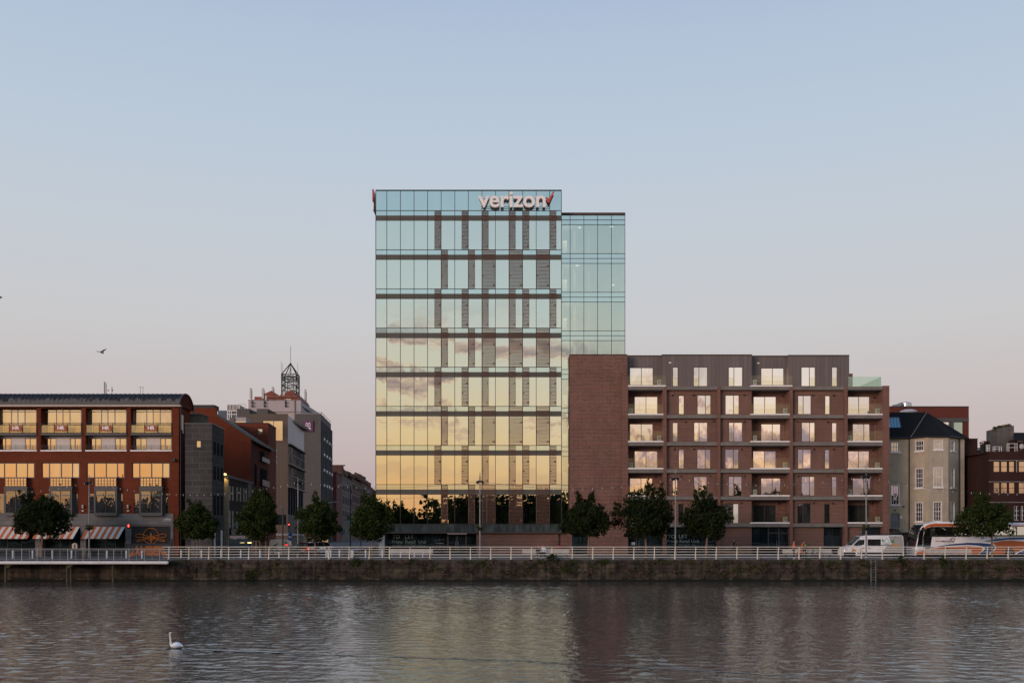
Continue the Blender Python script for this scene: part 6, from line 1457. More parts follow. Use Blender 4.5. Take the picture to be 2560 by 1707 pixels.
# litter bins
bin0 = None
for px, d, lab in ((198.5,96.6,'dark litter bin right of the cream information sign'),(206.5,96.6,'dark litter bin between two others by the left mast'),(216,96.6,'dark litter bin touching the left mast'),(1209,97.4,'low grey planter box at the foot of the mast by the glass block'),(1684,97.4,'low grey box at the foot of the mast between the trees')):
    box_ = px > 1000
    t = thing('planter_box' if box_ else 'litter_bin', (X(px,d), d, 0), lab, 'planter' if box_ else 'litter bin')
    m_ = MB()
    if box_: m_.box(X(px-7,d), X(px+7,d), d, d+.5, .0, .22); m_.build('box', CONC, t); m_ = MB(); m_.box(X(px-6.5,d), X(px+6.5,d), d+.03, d+.47, .22, .24); m_.build('soil', BLACK, t)
    else: m_.tube((X(px,d),d,0),(X(px,d),d,.85),.13,12); m_.build('drum', BLACK, t); m_ = MB(); m_.tube((X(px,d),d,.85),(X(px,d),d,.92),.14,12,.05); m_.build('lid', FRG, t)
# ================================================================== vehicles
def loft(mb, prof, y0, y1, bev=.12, sc=.93, mi=0, zfix=None):
    cx = (min(p[0] for p in prof)+max(p[0] for p in prof))/2; cz = (min(p[1] for p in prof)+max(p[1] for p in prof))/2; n = len(prof); b = len(mb.v)
    zmin = min(p[1] for p in prof)
    for (y, s) in ((y0, sc), (y0+bev*.4, (1+sc)/2+.015), (y0+bev, 1), (y1-bev, 1), (y1-bev*.4, (1+sc)/2+.015), (y1, sc)):
        mb.v += [(cx+(p[0]-cx)*s if abs(p[0]-cx) > 0 else cx, y, cz+(p[1]-cz)*s) for p in prof]
    for k in range(5):
        for i in range(n):
            j = (i+1) % n; mb.f.append((b+k*n+i, b+k*n+j, b+(k+1)*n+j, b+(k+1)*n+i)); mb.m.append(mi)
    mb.f.append(tuple(range(b+n-1, b-1, -1))); mb.m.append(mi); mb.f.append(tuple(range(b+5*n, b+6*n))); mb.m.append(mi)
    return mb
def wheel(root, x, z, r, y, w=.22, side=-1):
    t = MB(); t.ring((x, y+w/2, z), r-.09, .09, 'y', 22, 8); t.tube((x,y+.02,z),(x,y+w-.02,z),r-.12,18); o = t.build('wheel', RUBBER, root)
    m_ = MB(); m_.ring((x,y+.0,z), r*.55, .03, 'y', 18, 5)
    for k in range(6): a = k*math.pi/3; m_.tube((x,y,z),(x+r*.55*math.cos(a),y+.005,z+r*.55*math.sin(a)),.03,4)
    m_.tube((x,y-.02,z),(x,y+.05,z),.08,8); m_.build('rim', STEEL, o)
def paint(name, col, rough=.3):
    m, nt, out = nm(name); n1 = noise(nt, wpos(nt), 1.5, 3)
    c = ramp(nt, n1, [(.35, [q*.93 for q in col]), (.65, [min(1,q*1.05) for q in col])]); pb = bsdf(nt, out, c, rough, .5); pb.inputs['Coat Weight'].default_value = .4; pb.inputs['Coat Roughness'].default_value = .08; return m
P_WHITE, P_SILV, P_BEIGE = paint('white_car_paint', (.76,.74,.75)), paint('silver_beige_paint', (.34,.315,.295)), paint('beige_van_paint', (.34,.31,.26))
P_OR, P_BL, P_RED, P_DK, P_GRN = paint('orange_coach_paint', (.46,.105,.025)), paint('blue_coach_paint', (.018,.05,.16)), paint('red_car_paint', (.22,.02,.02)), paint('dark_car_paint', (.03,.032,.036)), paint('green_decal', (.05,.24,.08), .5)
P_ORD = paint('orange_decal', (.55,.24,.07), .5)
TAIL = glow('tail_lamp_glow', (1.0,.03,.03), 2.2)
# --- camper van, nose to the left
D = 103.2
cv_ = thing('camper_van', (X(2186,D), D+1, 0), 'white and silver camper van with green and orange triangles, facing left beside the mast', 'van')
q = lambda pts: [(X(a,D), Z(b,D)) for a, b in pts]
b = MB(); loft(b, q([(2110.5,1389),(2109.8,1379),(2111.5,1371.5),(2117,1367),(2130,1363.6),(2146.5,1348.5),(2154,1340.5),(2161,1337.8),(2255,1337),(2258.5,1341),(2260.5,1366),(2260.3,1388)]), D, D+2.0, .14, .975); b.build('body', P_WHITE, cv_)
b = MB(); b.pprism(D-.012, [(2221.5,1338.8),(2255.5,1339),(2258.5,1365),(2258.5,1379.5),(2205,1379.5),(2218,1362.5),(2230,1362)], .02); b.build('silver_panel', P_SILV, cv_)
b = MB(); b.pprism(D-.014, [(2135.5,1363),(2137,1361),(2149.5,1348.8),(2161.5,1348.2),(2160.5,1360.5),(2151,1363.3)], .02); wo_ = b.build('front_window', mirror_glass('van_glass', .45, (.85,.8,.7), (.03,.035,.035), wob=.004), cv_); b = MB(); b.pprism(D-.03, [(2147.2,1364),(2149,1348.5),(2150,1348.5),(2148.3,1364)], .02); b.build('pillar', BLACK, wo_)
b = MB(); b.pbox(D-.014, 2169, 1347.2, 2202, 1363.8, .02); b.build('side_window', mirror_glass('van_tinted_glass', .34, (.75,.78,.75), (.02,.02,.02), wob=.004), cv_)
b = MB(); b.pprism(D-.01, [(2132,1363.2),(2148,1347.6),(2150.5,1346),(2148.5,1349),(2136,1362.8)], .02); b.build('windscreen_edge', BLACK, cv_)
b = MB(); b.pbox(D-.02, 2110, 1380.2, 2139, 1389.5, .05); b.pbox(D-.016, 2149, 1380.3, 2259.5, 1384.6, .02); b.pbox(D-.018, 2202, 1361.8, 2252, 1363.3, .02); b.pprism(D+.05, [(2160,1336.5),(2170,1335.2),(2256,1334.6),(2256,1337.5),(2160,1338)], 1.7); b.build('black_trim', BLACK, cv_)
b = MB(); b.pprism(D-.026, [(2129,1378.5),(2131,1368),(2142,1376)], .01); b.pprism(D-.026, [(2148,1372.5),(2152,1369.5),(2152,1379)], .01); b.pprism(D-.026, [(2232,1356),(2240,1361),(2251,1361.5),(2251,1364.5),(2231,1364.5)], .01); b.build('orange_triangle', P_ORD, cv_)
b = MB(); b.pprism(D-.028, [(2205.5,1346.5),(2211,1350.5),(2205.5,1354)], .01); b.pprism(D-.026, [(2225.5,1352),(2235,1347),(2235,1358)], .01); b.pprism(D-.026, [(2143,1384),(2146,1377.5),(2147.5,1384)], .01); b.pprism(D-.026, [(2153.5,1377.5),(2158,1375),(2157,1378)], .01); b.pprism(D-.026, [(2243,1369),(2247,1367),(2249.5,1369.5)], .01); b.build('green_triangle', P_GRN, cv_)
b = MB()
for pts in ([(2206,1361.3),(2216.5,1343)],[(2216.5,1343),(2228,1361.3)],[(2211,1353),(2217,1359.5),(2223,1353)]): b.path([pc(D-.03,u,v) for u, v in pts], .012, 4)
b.pbox(D-.03, 2211, 1358.8, 2224, 1360, .01); b.build('line_emblem', plain('dark_decal', (.10,.10,.09), .6, .2), cv_)
b = MB(); b.pbox(D-.02, 2155.5, 1368.7, 2161.5, 1370, .03); b.pbox(D-.02, 2170, 1368.7, 2176, 1370, .03); b.pbox(D-.02, 2236, 1340.8, 2241.5, 1342, .03); b.build('door_handle', BLACK, cv_)
b = MB(); b.pprism(D-.03, [(2112,1375.5),(2113.5,1370.5),(2117.5,1368.2),(2119,1370),(2116,1376)], .05); b.build('headlight', plain('headlight_lens', (.5,.5,.5), .15, .05), cv_)
b = MB(); b.pbox(D-.02, 2257.6, 1365.5, 2260, 1378, .1); b.build('tail_light', paint('red_lens', (.45,.02,.02)), cv_)
b = MB(); b.pprism(D-.12, [(2137.5,1363),(2138,1357.5),(2142.5,1358),(2143,1364)], .12); b.build('wing_mirror', BLACK, cv_)
for px in (2129.5, 2238): wheel(cv_, X(px,D), .36, .36, D+.02)
b = MB(); ws_ = [(2131.5,1362.6),(2147,1347.8),(2153.5,1341)]
for (u, v) in zip(ws_, ws_[1:]):
    A, B = (X(u[0],D)-.03, Z(u[1],D)+.03), (X(v[0],D)-.03, Z(v[1],D)+.03); b.face([(A[0],D+.22,A[1]),(B[0],D+.28,B[1]),(B[0],D+1.72,B[1]),(A[0],D+1.78,A[1])])
b.build('windscreen', mirror_glass('windscreen_glass', .25, (.85,.85,.85), (.012,.013,.014), wob=.003), cv_)
# --- coach, nose to the left, running out of the photo
D = 104.0
bs_ = thing('parked_coach', (X(2440,D), D+1.2, 0), 'orange, white and blue coach facing left behind the promenade bench', 'coach')
b = MB(); loft(b, q2 := [(X(a,D), Z(b_,D)) for a, b_ in [(2291,1388.5),(2290,1373),(2292.5,1352),(2297.5,1329),(2304,1316),(2314,1309),(2332,1306.2),(2606,1306.2),(2610,1312),(2610,1388.5)]], D, D+2.5, .18, .985); b.build('body', P_WHITE, bs_)
DD = D-.012
b = MB(); b.pprism(DD, [(2309.5,1320.5),(2316,1313.5),(2326,1309.2),(2338,1308.2),(2430,1308.2),(2430,1315.4),(2334,1315.4),(2322,1317),(2314,1322)], .02); b.pbox(DD, 2430, 1312.6, 2606, 1315.4, .02); b.build('orange_roof_band', P_OR, bs_)
GB = mirror_glass('coach_glass', .55, (.85,.85,.82), (.01,.01,.01), wob=.01)
b = MB(); g_ = [(2312.5,1324.5),(2318,1319),(2330,1316),(2606,1316),(2606,1340.3),(2330,1340.3),(2328,1341.5),(2326,1369),(2307.5,1369),(2308,1341)]; zz = Z(1341,D); b.pprism(DD, [(2312.5,1324.5),(2318,1319),(2330,1316),(2330,1341.5),(2326,1369),(2307.5,1369),(2308,1341)], .02); b.face([(X(2330,D),DD-.05,zz),(X(2606,D),DD-.05,zz),(X(2606,D),DD+.005,Z(1316,D)),(X(2330,D),DD+.005,Z(1316,D))]); b.face([(X(2330,D),DD-.05,zz),(X(2606,D),DD-.05,zz),(X(2606,D),DD+.01,zz),(X(2330,D),DD+.01,zz)]); wo_ = b.build('side_glazing', GB, bs_)
b = MB()
for px in (2329,2336,2446,2541.5): b.pbox(DD-.05, px-.9, 1316, px+.9, 1338 if px > 2340 else 1340, .06)
b.pbox(DD-.055, 2330, 1336.8, 2606, 1340.4, .05)
for yy in (1341,1348,1356.5,1364.5): b.pbox(DD-.055, 2308, yy, 2327, yy+1.6, .05)
b.build('glazing_bar', BLACK, wo_)
b = MB(); b.pprism(DD-.004, [(2292.5,1365),(2298,1331),(2304.5,1319),(2309,1316),(2311,1321),(2307.5,1341),(2306.5,1365)], .02); b.build('windscreen_side', GB, bs_)
b = MB(); ws_ = [(2292.3,1367),(2293.3,1352),(2298.2,1330),(2304.6,1316.6),(2311,1311)]
for (u, v) in zip(ws_, ws_[1:]):
    A, B = (X(u[0],D)-.05, Z(u[1],D)+.02), (X(v[0],D)-.05, Z(v[1],D)+.02); b.face([(A[0]-.03,D-.02,A[1]),(B[0]-.03,D-.02,B[1]),(B[0]-.03,D+2.5,B[1]),(A[0]-.03,D+2.5,A[1])])
b.build('windscreen', bpy.data.materials['windscreen_glass'], bs_)
lo = [(2291,1389),(2291,1381.5),(2305,1375.5),(2330,1370.5),(2370,1366),(2420,1364),(2450,1366.5),(2458,1370.5),(2455,1376),(2446,1384),(2439,1389)]
b = MB(); b.pprism(DD, lo, .02)
b.pprism(DD, [(2472,1389),(2478,1380),(2488,1374),(2491,1367),(2487,1361),(2481,1355.5),(2505,1351.2),(2530,1350),(2560,1353),(2606,1361),(2606,1368),(2560,1371),(2538,1382),(2532,1389)], .02); b.pprism(DD, [(2548,1389),(2572,1377),(2606,1370),(2606,1389)], .02); b.build('orange_livery', P_OR, bs_)
b = MB(); b.pprism(DD-.004, [(2294,1377.5),(2310,1371),(2345,1365),(2375,1359.5),(2420,1356),(2452,1356.5),(2480,1359.5),(2488,1365.5),(2485,1373),(2475,1380),(2470,1389),(2443,1389),(2452,1380.5),(2462,1373),(2463,1368.5),(2452,1364),(2420,1361.2),(2370,1363.5),(2330,1368.5),(2305,1374)], .02)
b.pprism(DD-.004, [(2457,1353.5),(2490,1346.5),(2530,1342.8),(2606,1342),(2606,1349.5),(2560,1347.5),(2520,1348.2),(2482,1352.5)], .02); b.pprism(DD-.004, [(2536,1389),(2548,1380),(2570,1371.5),(2606,1363),(2606,1369),(2572,1377.5),(2548,1389)], .02); b.build('blue_swoosh', P_BL, bs_)
text('John', DD-.02, 2338.4, 1350, 2355.2, 1354.6, 'lettering', P_OR, bs_, .02); text('McGinley', DD-.02, 2355.8, 1350, 2386.5, 1355.6, 'lettering', P_BL, bs_, .02)
b = MB(); b.pprism(DD-.01, [(2372.5,1349.5),(2377,1347.3),(2382,1346.3),(2381.5,1349.3)], .01); eo = b.build('logo_flag', P_OR, bs_)
b = MB(); b.path([pc(DD-.01,u,v) for u, v in ((2374,1347.6),(2379,1344.8),(2384,1344),(2387,1345.4),(2387.3,1348),(2385,1349.3),(2383.6,1348))], .025, 5); b.build('logo_swirl', P_BL, bs_)
text('COACH TRAVEL', DD-.02, 2361, 1355.6, 2377.5, 1357, 'lettering', P_ORD, bs_, 0)
b = MB(); b.path([pc(D-.05,2308,1324),pc(D-.35,2300,1326),pc(D-.45,2291,1329)], .06, 6); b.ell(pc(D-.5,2288.5,1333), .16, .12, .42, 8, 6); b.ell(pc(D-.3,2312,1324.5), .26, .12, .12, 8, 5); b.build('mirror_arm', BLACK, bs_)
b = MB(); b.ell(pc(D-.02,2294.5,1377), .22, .1, .14, 8, 6); b.build('headlight', bpy.data.materials['headlight_lens'], bs_)
b = MB(); b.pbox(D-.03, 2290.5, 1384.8, 2606, 1389.6, .06); b.build('skirt', BLACK, bs_)
for px in (2369, 2524.5):
    b = MB(); a_ = [(px+12*math.cos(t*math.pi/10), 1382.5-13*math.sin(t*math.pi/10)) for t in range(11)]; b.pprism(DD-.012, a_ + [(px-12,1389.5),(px+12,1389.5)], .02); b.build('wheel_arch', BLACK, bs_); wheel(bs_, X(px,D), .45, .47, D-.04, .3)
wh = MB(); wh.pbox(D+.3, 2340, 1303.8, 2470, 1306.8, 1.6); wh.build('roof_unit', P_WHITE, bs_)
# --- beige van driving away up the side street, seen three-quarter from behind
D = 111.5
vn = thing('beige_panel_van', (X(695,D), D+1, 0), 'beige panel van with lit red tail lamp turning into the side street', 'van')
b = MB(); loft(b, [(X(a,D),Z(c,D)) for a, c in [(671.5,1386),(671,1366),(673,1354),(676,1348.5),(700,1347.3),(712,1349.5),(718.5,1352),(720.5,1364),(721,1386)]], D, D+1.9, .15, .96); b.build('body', P_BEIGE, vn)
b = MB(); b.pprism(D-.01, [(711,1350.5),(717.5,1353),(719.5,1366),(719.5,1384),(711,1384)], .02); b.build('rear_door', paint('grey_beige_paint', (.13,.125,.125)), vn)
b = MB(); b.pbox(D-.03, 712, 1360.5, 719.8, 1362.6, .04); b.build('tail_light', TAIL, vn); b = MB(); b.pbox(D-.03, 671.5, 1384, 721, 1387.5, .06); b.build('bumper', BLACK, vn)
for px in (681, 711): wheel(vn, X(px,D), .34, .34, D+.02)
def car(px, d, w_, col, label, tail, ln=4.2):
    """small hatchback seen from behind, pointing up the street"""
    t = thing('parked_car', (X(px,d), d+2, 0), label, 'car'); x = X(px,d); h = w_/2
    b = MB(); lo_ = [(x-h,.28),(x+h,.28),(x+h*1.0,.75),(x+h*.93,.95),(x-h*.93,.95),(x-h,.75)]; loft(b, lo_, d, d+ln, .3, .93); b.build('body', col, t)
    b = MB(); up = [(x-h*.9,.93),(x+h*.9,.93),(x+h*.72,1.42),(x+h*.5,1.48),(x-h*.5,1.48),(x-h*.72,1.42)]; loft(b, up, d+.25, d+ln-1.3, .4, .86); b.build('cabin_glass', G_DARK, t); b = MB(); loft(b, [(x-h*.66,1.45),(x+h*.66,1.45),(x+h*.5,1.51),(x-h*.5,1.51)], d+.4, d+ln-1.6, .3, .95); b.build('roof', col, t)
    b = MB(); b.prism([(x-h*.74,1.0),(x+h*.74,1.0),(x+h*.6,1.36),(x-h*.6,1.36)], d+.2, d+.24); b.build('rear_window', G_DIM, t)
    for s_ in (-1,1):
        b = MB(); b.box(x+s_*h*.78-.12, x+s_*h*.78+.12, d-.03, d+.05, .72, .86); b.build('tail_light', TAIL if tail else paint('dim_red_lens', (.2,.02,.02)), t)
    b = MB(); b.box(x-.26, x+.26, d-.03, d+.03, .5, .61); b.build('number_plate', plain('plate_white', (.5,.5,.48), .5, .05) if 'plate_white' not in bpy.data.materials else bpy.data.materials['plate_white'], t)
    b = MB(); b.box(x-h*.95, x+h*.95, d-.04, d+.1, .26, .46); b.build('bumper', BLACK, t)
    for s_ in (-1,1):
        for yy in (.75, ln-.9):
            b = MB(); b.ring((x+s_*(h-.1), d+yy, .31), .22, .09, 'x', 16, 6); b.tube((x+s_*(h-.18),d+yy,.31),(x+s_*(h-.02),d+yy,.31),.2,12); b.build('wheel', RUBBER, t)
    return t
car(756.5,113,1.7,P_RED,'red hatchback with lit tail lamps waiting at the side street',True)
car(781,117,1.8,P_WHITE,'white car behind the trunk of the middle street tree',False)
car(800,124,1.75,P_DK,'dark car parked by the lit advertising panel',False)
# ================================================================== bicycles
bk0 = thing('bicycle', (0,0,0), '', 'bicycle', 'two bicycles leaning by the bench')
for x in (-.52, .52):
    m_ = MB(); m_.ring((x,0,.34), .325, .022, 'y', 26, 6); wo_ = m_.build('wheel', RUBBER, bk0); m_ = MB()
    for k in range(12): a = k*math.pi/6; m_.tube((x,0,.34),(x+.31*math.cos(a),0,.34+.31*math.sin(a)),.003,3)
    m_.tube((x,-.04,.34),(x,.04,.34),.025,8); m_.build('spokes', STEEL, wo_)
m_ = MB()
for a, c in (((-.52,.34),(-.05,.32)),((-.05,.32),(-.18,.78)),((-.52,.34),(-.18,.74)),((-.18,.76),(.38,.80)),((-.05,.32),(.40,.68)),((.37,.88),(.42,.60)),((.42,.60),(.52,.34))): m_.tube((a[0],0,a[1]),(c[0],0,c[1]),.02,6)
m_.build('frame', BLACK, bk0)
m_ = MB(); m_.path([(.37,0,.88),(.36,0,.98),(.36,-.22,1.0),(.28,-.26,1.0)], .015, 5); m_.path([(.36,0,.98),(.36,.22,1.0),(.28,.26,1.0)], .015, 5); m_.build('handlebar', BLACK, bk0)
m_ = MB(); m_.ell((-.20,0,.88), .14, .07, .035, 10, 5); m_.tube((-.18,0,.76),(-.19,0,.86),.015,5); m_.build('saddle', BLACK, bk0)
m_ = MB(); m_.ring((-.05,-.03,.32), .09, .01, 'y', 14, 4); m_.tube((-.05,-.05,.32),(.03,-.06,.18),.012,5); m_.tube((.03,-.14,.18),(.03,-.05,.18),.012,5); m_.build('crank', STEEL, bk0)
d_ = 95.0; bk0.location = (X(2037,d_), d_, 0); bk0['label'] = 'dark bicycle standing nearest the railing, right of the crouching worker'; dup(bk0, (X(2024,d_+.6), d_+.6, 0), 'dark bicycle half hidden behind the worker with the backpack', rz=.12)
# ================================================================== people (grown as one skin from a posed skeleton)
def skin_mesh(vs, es, rs, root=0, sub=1):
    me = bpy.data.meshes.new('sk'); me.from_pydata(vs, es, []); ob = bpy.data.objects.new('sk', me); COL.objects.link(ob)
    md = ob.modifiers.new('s', 'SKIN'); md.use_smooth_shade = True
    for i, d in enumerate(me.skin_vertices[0].data): r = rs[i]; d.radius = (r, r) if not isinstance(r, tuple) else r; d.use_root = (i == root)
    if sub: ob.modifiers.new('b', 'SUBSURF').levels = sub
    dg = bpy.context.evaluated_depsgraph_get(); dg.update()
    m2 = bpy.data.meshes.new_from_object(ob.evaluated_get(dg))
    bpy.data.objects.remove(ob); bpy.data.meshes.remove(me)
    return m2
SKIN = plain('skin', (.36,.20,.14), .6, .08); HAIRD = plain('dark_hair', (.018,.013,.011), .6, .2)
STAND = dict(pel=(0,0,.95), spi=(0,.01,1.14), che=(0,.0,1.36), nec=(0,-.01,1.49), hea=(0,-.03,1.60), cro=(0,-.02,1.70))
for s_, k in ((-1,'L'),(1,'R')):
    STAND.update({'sh'+k:(s_*.185,0,1.42), 'el'+k:(s_*.235,.02,1.13), 'wr'+k:(s_*.25,-.06,.88), 'ha'+k:(s_*.25,-.09,.81), 'hi'+k:(s_*.095,0,.91), 'kn'+k:(s_*.105,-.02,.50), 'an'+k:(s_*.11,.03,.09), 'to'+k:(s_*.13,-.13,.035)})
def person(px, d, z, rot, label, pose, cols, group=None, name='person', hood=False, mats=None, cat='person'):
    J = dict(STAND); J.update(pose)
    t = thing(name, (X(px,d), d, z), label, cat, group)
    Rm = Matrix.Rotation(rot, 3, 'Z')
    def add(nme, vs, es, rs, mat, root=0, sub=1, par=None):
        me = skin_mesh([tuple(Rm @ Vector(v)) for v in vs], es, rs, root, sub); me.materials.append(mat); me.name = nme
        o = bpy.data.objects.new(nme, me); COL.objects.link(o); o.parent = par or t; return o
    def mk(names, links, rad):
        ix = {n: i for i, n in enumerate(names)}
        return [J[n] for n in names], [(ix[a], ix[b]) for a, b in links], [rad[n] for n in names]
    rad = dict(pel=.115, spi=.11, che=.125, nec=.052, hea=.088, cro=.072)
    for k in 'LR': rad.update({'sh'+k:.062,'el'+k:.042,'wr'+k:.028,'ha'+k:.03,'hi'+k:.082,'kn'+k:.055,'an'+k:.036,'to'+k:.03})
    names = ['pel','spi','che','nec','hea','cro']+[a+k for k in 'LR' for a in ('sh','el','wr','ha','hi','kn','an','to')]
    links = [('pel','spi'),('spi','che'),('che','nec'),('nec','hea'),('hea','cro')]+[l for k in 'LR' for l in (('che','sh'+k),('sh'+k,'el'+k),('el'+k,'wr'+k),('wr'+k,'ha'+k),('pel','hi'+k),('hi'+k,'kn'+k),('kn'+k,'an'+k),('an'+k,'to'+k))]
    vs, es, rs = mk(names, links, rad)
    for k, s_ in (('L',-1),('R',1)):          # five fingers from the palm, the thumb from its side
        wv, hv = Vector(J['wr'+k]), Vector(J['ha'+k]); f_ = (hv-wv).normalized(); u = f_.cross(Vector((0,1,.2))).normalized(); n_ = f_.cross(u); hi_ = names.index('ha'+k)
        for q_, ln in ((-.027,.065),(-.009,.08),(.009,.076),(.026,.058)):
            a = len(vs); vs += [tuple(hv+f_*.035+u*q_), tuple(hv+f_*(.035+ln*.55)+u*q_*1.1+n_*.01), tuple(hv+f_*(.035+ln)+u*q_*1.1+n_*.028)]; es += [(hi_,a),(a,a+1),(a+1,a+2)]; rs += [.009,.008,.007]
        a = len(vs); vs += [tuple(wv.lerp(hv,.6)+u*.036*s_), tuple(wv.lerp(hv,1.1)+u*.055*s_+n_*.012)]; es += [(hi_,a),(a,a+1)]; rs += [.010,.008]
    hv, cv2 = Vector(J['hea']), Vector(J['cro']); up = (cv2-hv).normalized(); fw = Vector(pose.get('face', (0,-1,0))); rt = fw.cross(up).normalized()
    a = len(vs); vs += [tuple(hv+fw*.105+up*.012), tuple(hv+rt*.092+up*.01), tuple(hv-rt*.092+up*.01)]; es += [(4,a),(4,a+1),(4,a+2)]; rs += [.014,.016,.016]
    body = add('body', vs, es, rs, (mats or {}).get('body', SKIN))
    e_ = MB(); 
    for s_ in (-1,1): c = Rm @ (hv+fw*.088+up*.035+rt*.034*s_); e_.ell(c, .011, .011, .009, 6, 4)
    c = Rm @ (hv+fw*.088-up*.04); e_.ell(c, .026, .010, .007, 8, 4); m3 = e_.v; e_.v = [tuple(Vector(v)+Vector(t.location)) for v in m3]; e_.build('eyes_and_mouth', (mats or {}).get('hair', HAIRD), t)
    jr = {k_: v*1.18+.008 for k_, v in rad.items()}
    jn = ['spi','che','pel']+[a+k for k in 'LR' for a in ('sh','el','wr')]
    add('jacket', *mk(jn, [('spi','che'),('pel','spi')]+[l for k in 'LR' for l in (('che','sh'+k),('sh'+k,'el'+k),('el'+k,'wr'+k))], jr), cols[0])
    tn = ['pel']+[a+k for k in 'LR' for a in ('hi','kn','an')]
    add('trousers', *mk(tn, [l for k in 'LR' for l in (('pel','hi'+k),('hi'+k,'kn'+k),('kn'+k,'an'+k))], {**jr, 'pel':.128}), cols[1])
    for k in 'LR':
        an, to = Vector(J['an'+k]), Vector(J['to'+k]); hl = an-(to-an).normalized()*.05; hl.z = min(an.z,to.z)+.0
        add('shoe', [tuple(hl), tuple((hl+to)/2), tuple(to)], [(0,1),(1,2)], [.042,.046,.036], cols[2])
    if cols[3] is not None:
        hb_ = hv-fw*.016+up*.035
        add('hair' if not hood else 'helmet', [tuple(hb_-up*(.10 if pose.get('long') else .02)-fw*.035), tuple(hb_-fw*.02+up*.04), tuple(cv2+up*.02-fw*.01)], [(0,1),(1,2)], [.075,.105,.075], cols[3])
    return t, Rm
cl = lambda n, c: plain(n, c, .8, .15, 6)
BLK, NAVY, WHT, HIV, SHW = cl('black_cloth',(.015,.015,.017)), cl('navy_cloth',(.022,.024,.036)), cl('white_cloth',(.60,.60,.64)), cl('orange_hivis',(.62,.13,.03)), cl('white_trainers',(.55,.55,.55))
def sit(dx=0, lean=0, **kw):
    P_ = dict(pel=(0,.0,.52), spi=(0,.01-lean*.2,.70), che=(dx*.3,-lean*.6,.93), nec=(dx*.5,-lean*.8,1.06), hea=(dx*.8,-lean-.03,1.17), cro=(dx,-lean-.03,1.27))
    for s_, k in ((-1,'L'),(1,'R')):
        P_.update({'sh'+k:(s_*.18+dx*.3,-lean*.6,.98),'el'+k:(s_*.25,-.10-lean*.4,.73),'wr'+k:(s_*.12,-.28,.62),'ha'+k:(s_*.08,-.34,.62),'hi'+k:(s_*.1,-.04,.50),'kn'+k:(s_*.14,-.44,.50),'an'+k:(s_*.15,-.46,.10),'to'+k:(s_*.17,-.62,.035)})
    P_.update(kw); return P_
d_ = 96.55
person(1345.5, d_, 0, R(15), 'person in black hooded top and dark trousers sitting on the bench, left of the pair', sit(.03,.16, long=True, anL=(-.22,-.30,.16), toL=(-.28,-.42,.22), knL=(-.2,-.42,.52)), (BLK, NAVY, SHW, HAIRD), 'two people sitting on a bench')
person(1358.3, d_, .03, R(-10), 'person in white top and black trousers sitting upright on the bench, right of the pair', sit(0,.05), (WHT, BLK, SHW, HAIRD), 'two people sitting on a bench')
person(1836, 110.2, .12, R(-90), 'dark-clothed person striding left past the brick shop wall', dict(long=True, knL=(-.10,-.24,.55), anL=(-.10,-.38,.14), toL=(-.10,-.54,.10), knR=(.10,.10,.52), anR=(.10,.42,.20), toR=(.10,.36,.05), elL=(-.24,.14,1.16), wrL=(-.22,.02,.98), haL=(-.22,-.05,.95), elR=(.24,-.06,1.14), wrR=(.20,-.24,1.02), haR=(.19,-.3,1.04)), (BLK, BLK, BLK, HAIRD))
d_ = 95.4
tb, Rm = person(1984.5, d_, 0, R(75), 'standing person in orange high-visibility jacket and black trousers, looking right', dict(elL=(-.22,-.05,1.15), wrL=(-.16,-.24,1.08), haL=(-.14,-.31,1.08), elR=(.22,-.05,1.15), wrR=(.12,-.25,1.05), haR=(.10,-.32,1.05)), (HIV, BLK, SHW, HAIRD), 'workers by the bicycles')
crouch = dict(pel=(0,.10,.46), spi=(0,.02,.62), che=(0,-.12,.80), nec=(0,-.20,.91), hea=(0,-.25,1.01), cro=(0,-.26,1.11), shL=(-.18,-.14,.85), shR=(.18,-.14,.85), elL=(-.24,-.28,.63), elR=(.24,-.28,.63), wrL=(-.12,-.46,.56), wrR=(.12,-.46,.56), haL=(-.09,-.52,.54), haR=(.09,-.52,.54),
    hiL=(-.1,.08,.43), hiR=(.1,.08,.43), knL=(-.17,-.32,.50), knR=(.17,-.28,.36), anL=(-.16,-.14,.10), anR=(.16,.08,.12), toL=(-.18,-.30,.035), toR=(.17,-.06,.035))
person(1997, d_, 0, R(60), 'crouching person in orange high-visibility vest between two standing workers', crouch, (HIV, BLK, BLK, HAIRD), 'workers by the bicycles')
tb, Rm = person(2011, d_+.15, 0, R(180), 'person with helmet and black backpack seen from behind, in orange jacket', dict(elL=(-.28,-.02,1.15), wrL=(-.22,-.16,.95), haL=(-.2,-.22,.92), elR=(.28,-.02,1.15), wrR=(.22,-.16,.95), haR=(.2,-.22,.92)), (HIV, BLK, BLK, cl('black_helmet',(.03,.035,.05))), 'workers by the bicycles', hood=True)
bp = thing('backpack', tuple(tb.location), 'black backpack with a bright green patch on the worker\'s back', 'backpack'); lx, ly = tb.location.x, tb.location.y
m_ = MB(); m_.ell((lx,ly-.22,1.27), .19, .10, .25, 12, 8); m_.build('bag', BLK, bp); m_ = MB(); m_.ell((lx,ly-.29,1.31), .11, .05, .08, 10, 6); m_.build('patch', cl('lime_patch',(.22,.42,.10)), bp)
m_ = MB()
for s_ in (-.12,.12): m_.path([(lx+s_,ly-.14,1.45),(lx+s_,ly+.02,1.50),(lx+s_,ly+.14,1.36),(lx+s_,ly+.1,1.12),(lx+s_,ly-.14,1.08)], .02, 5)
m_.build('strap', BLK, bp)
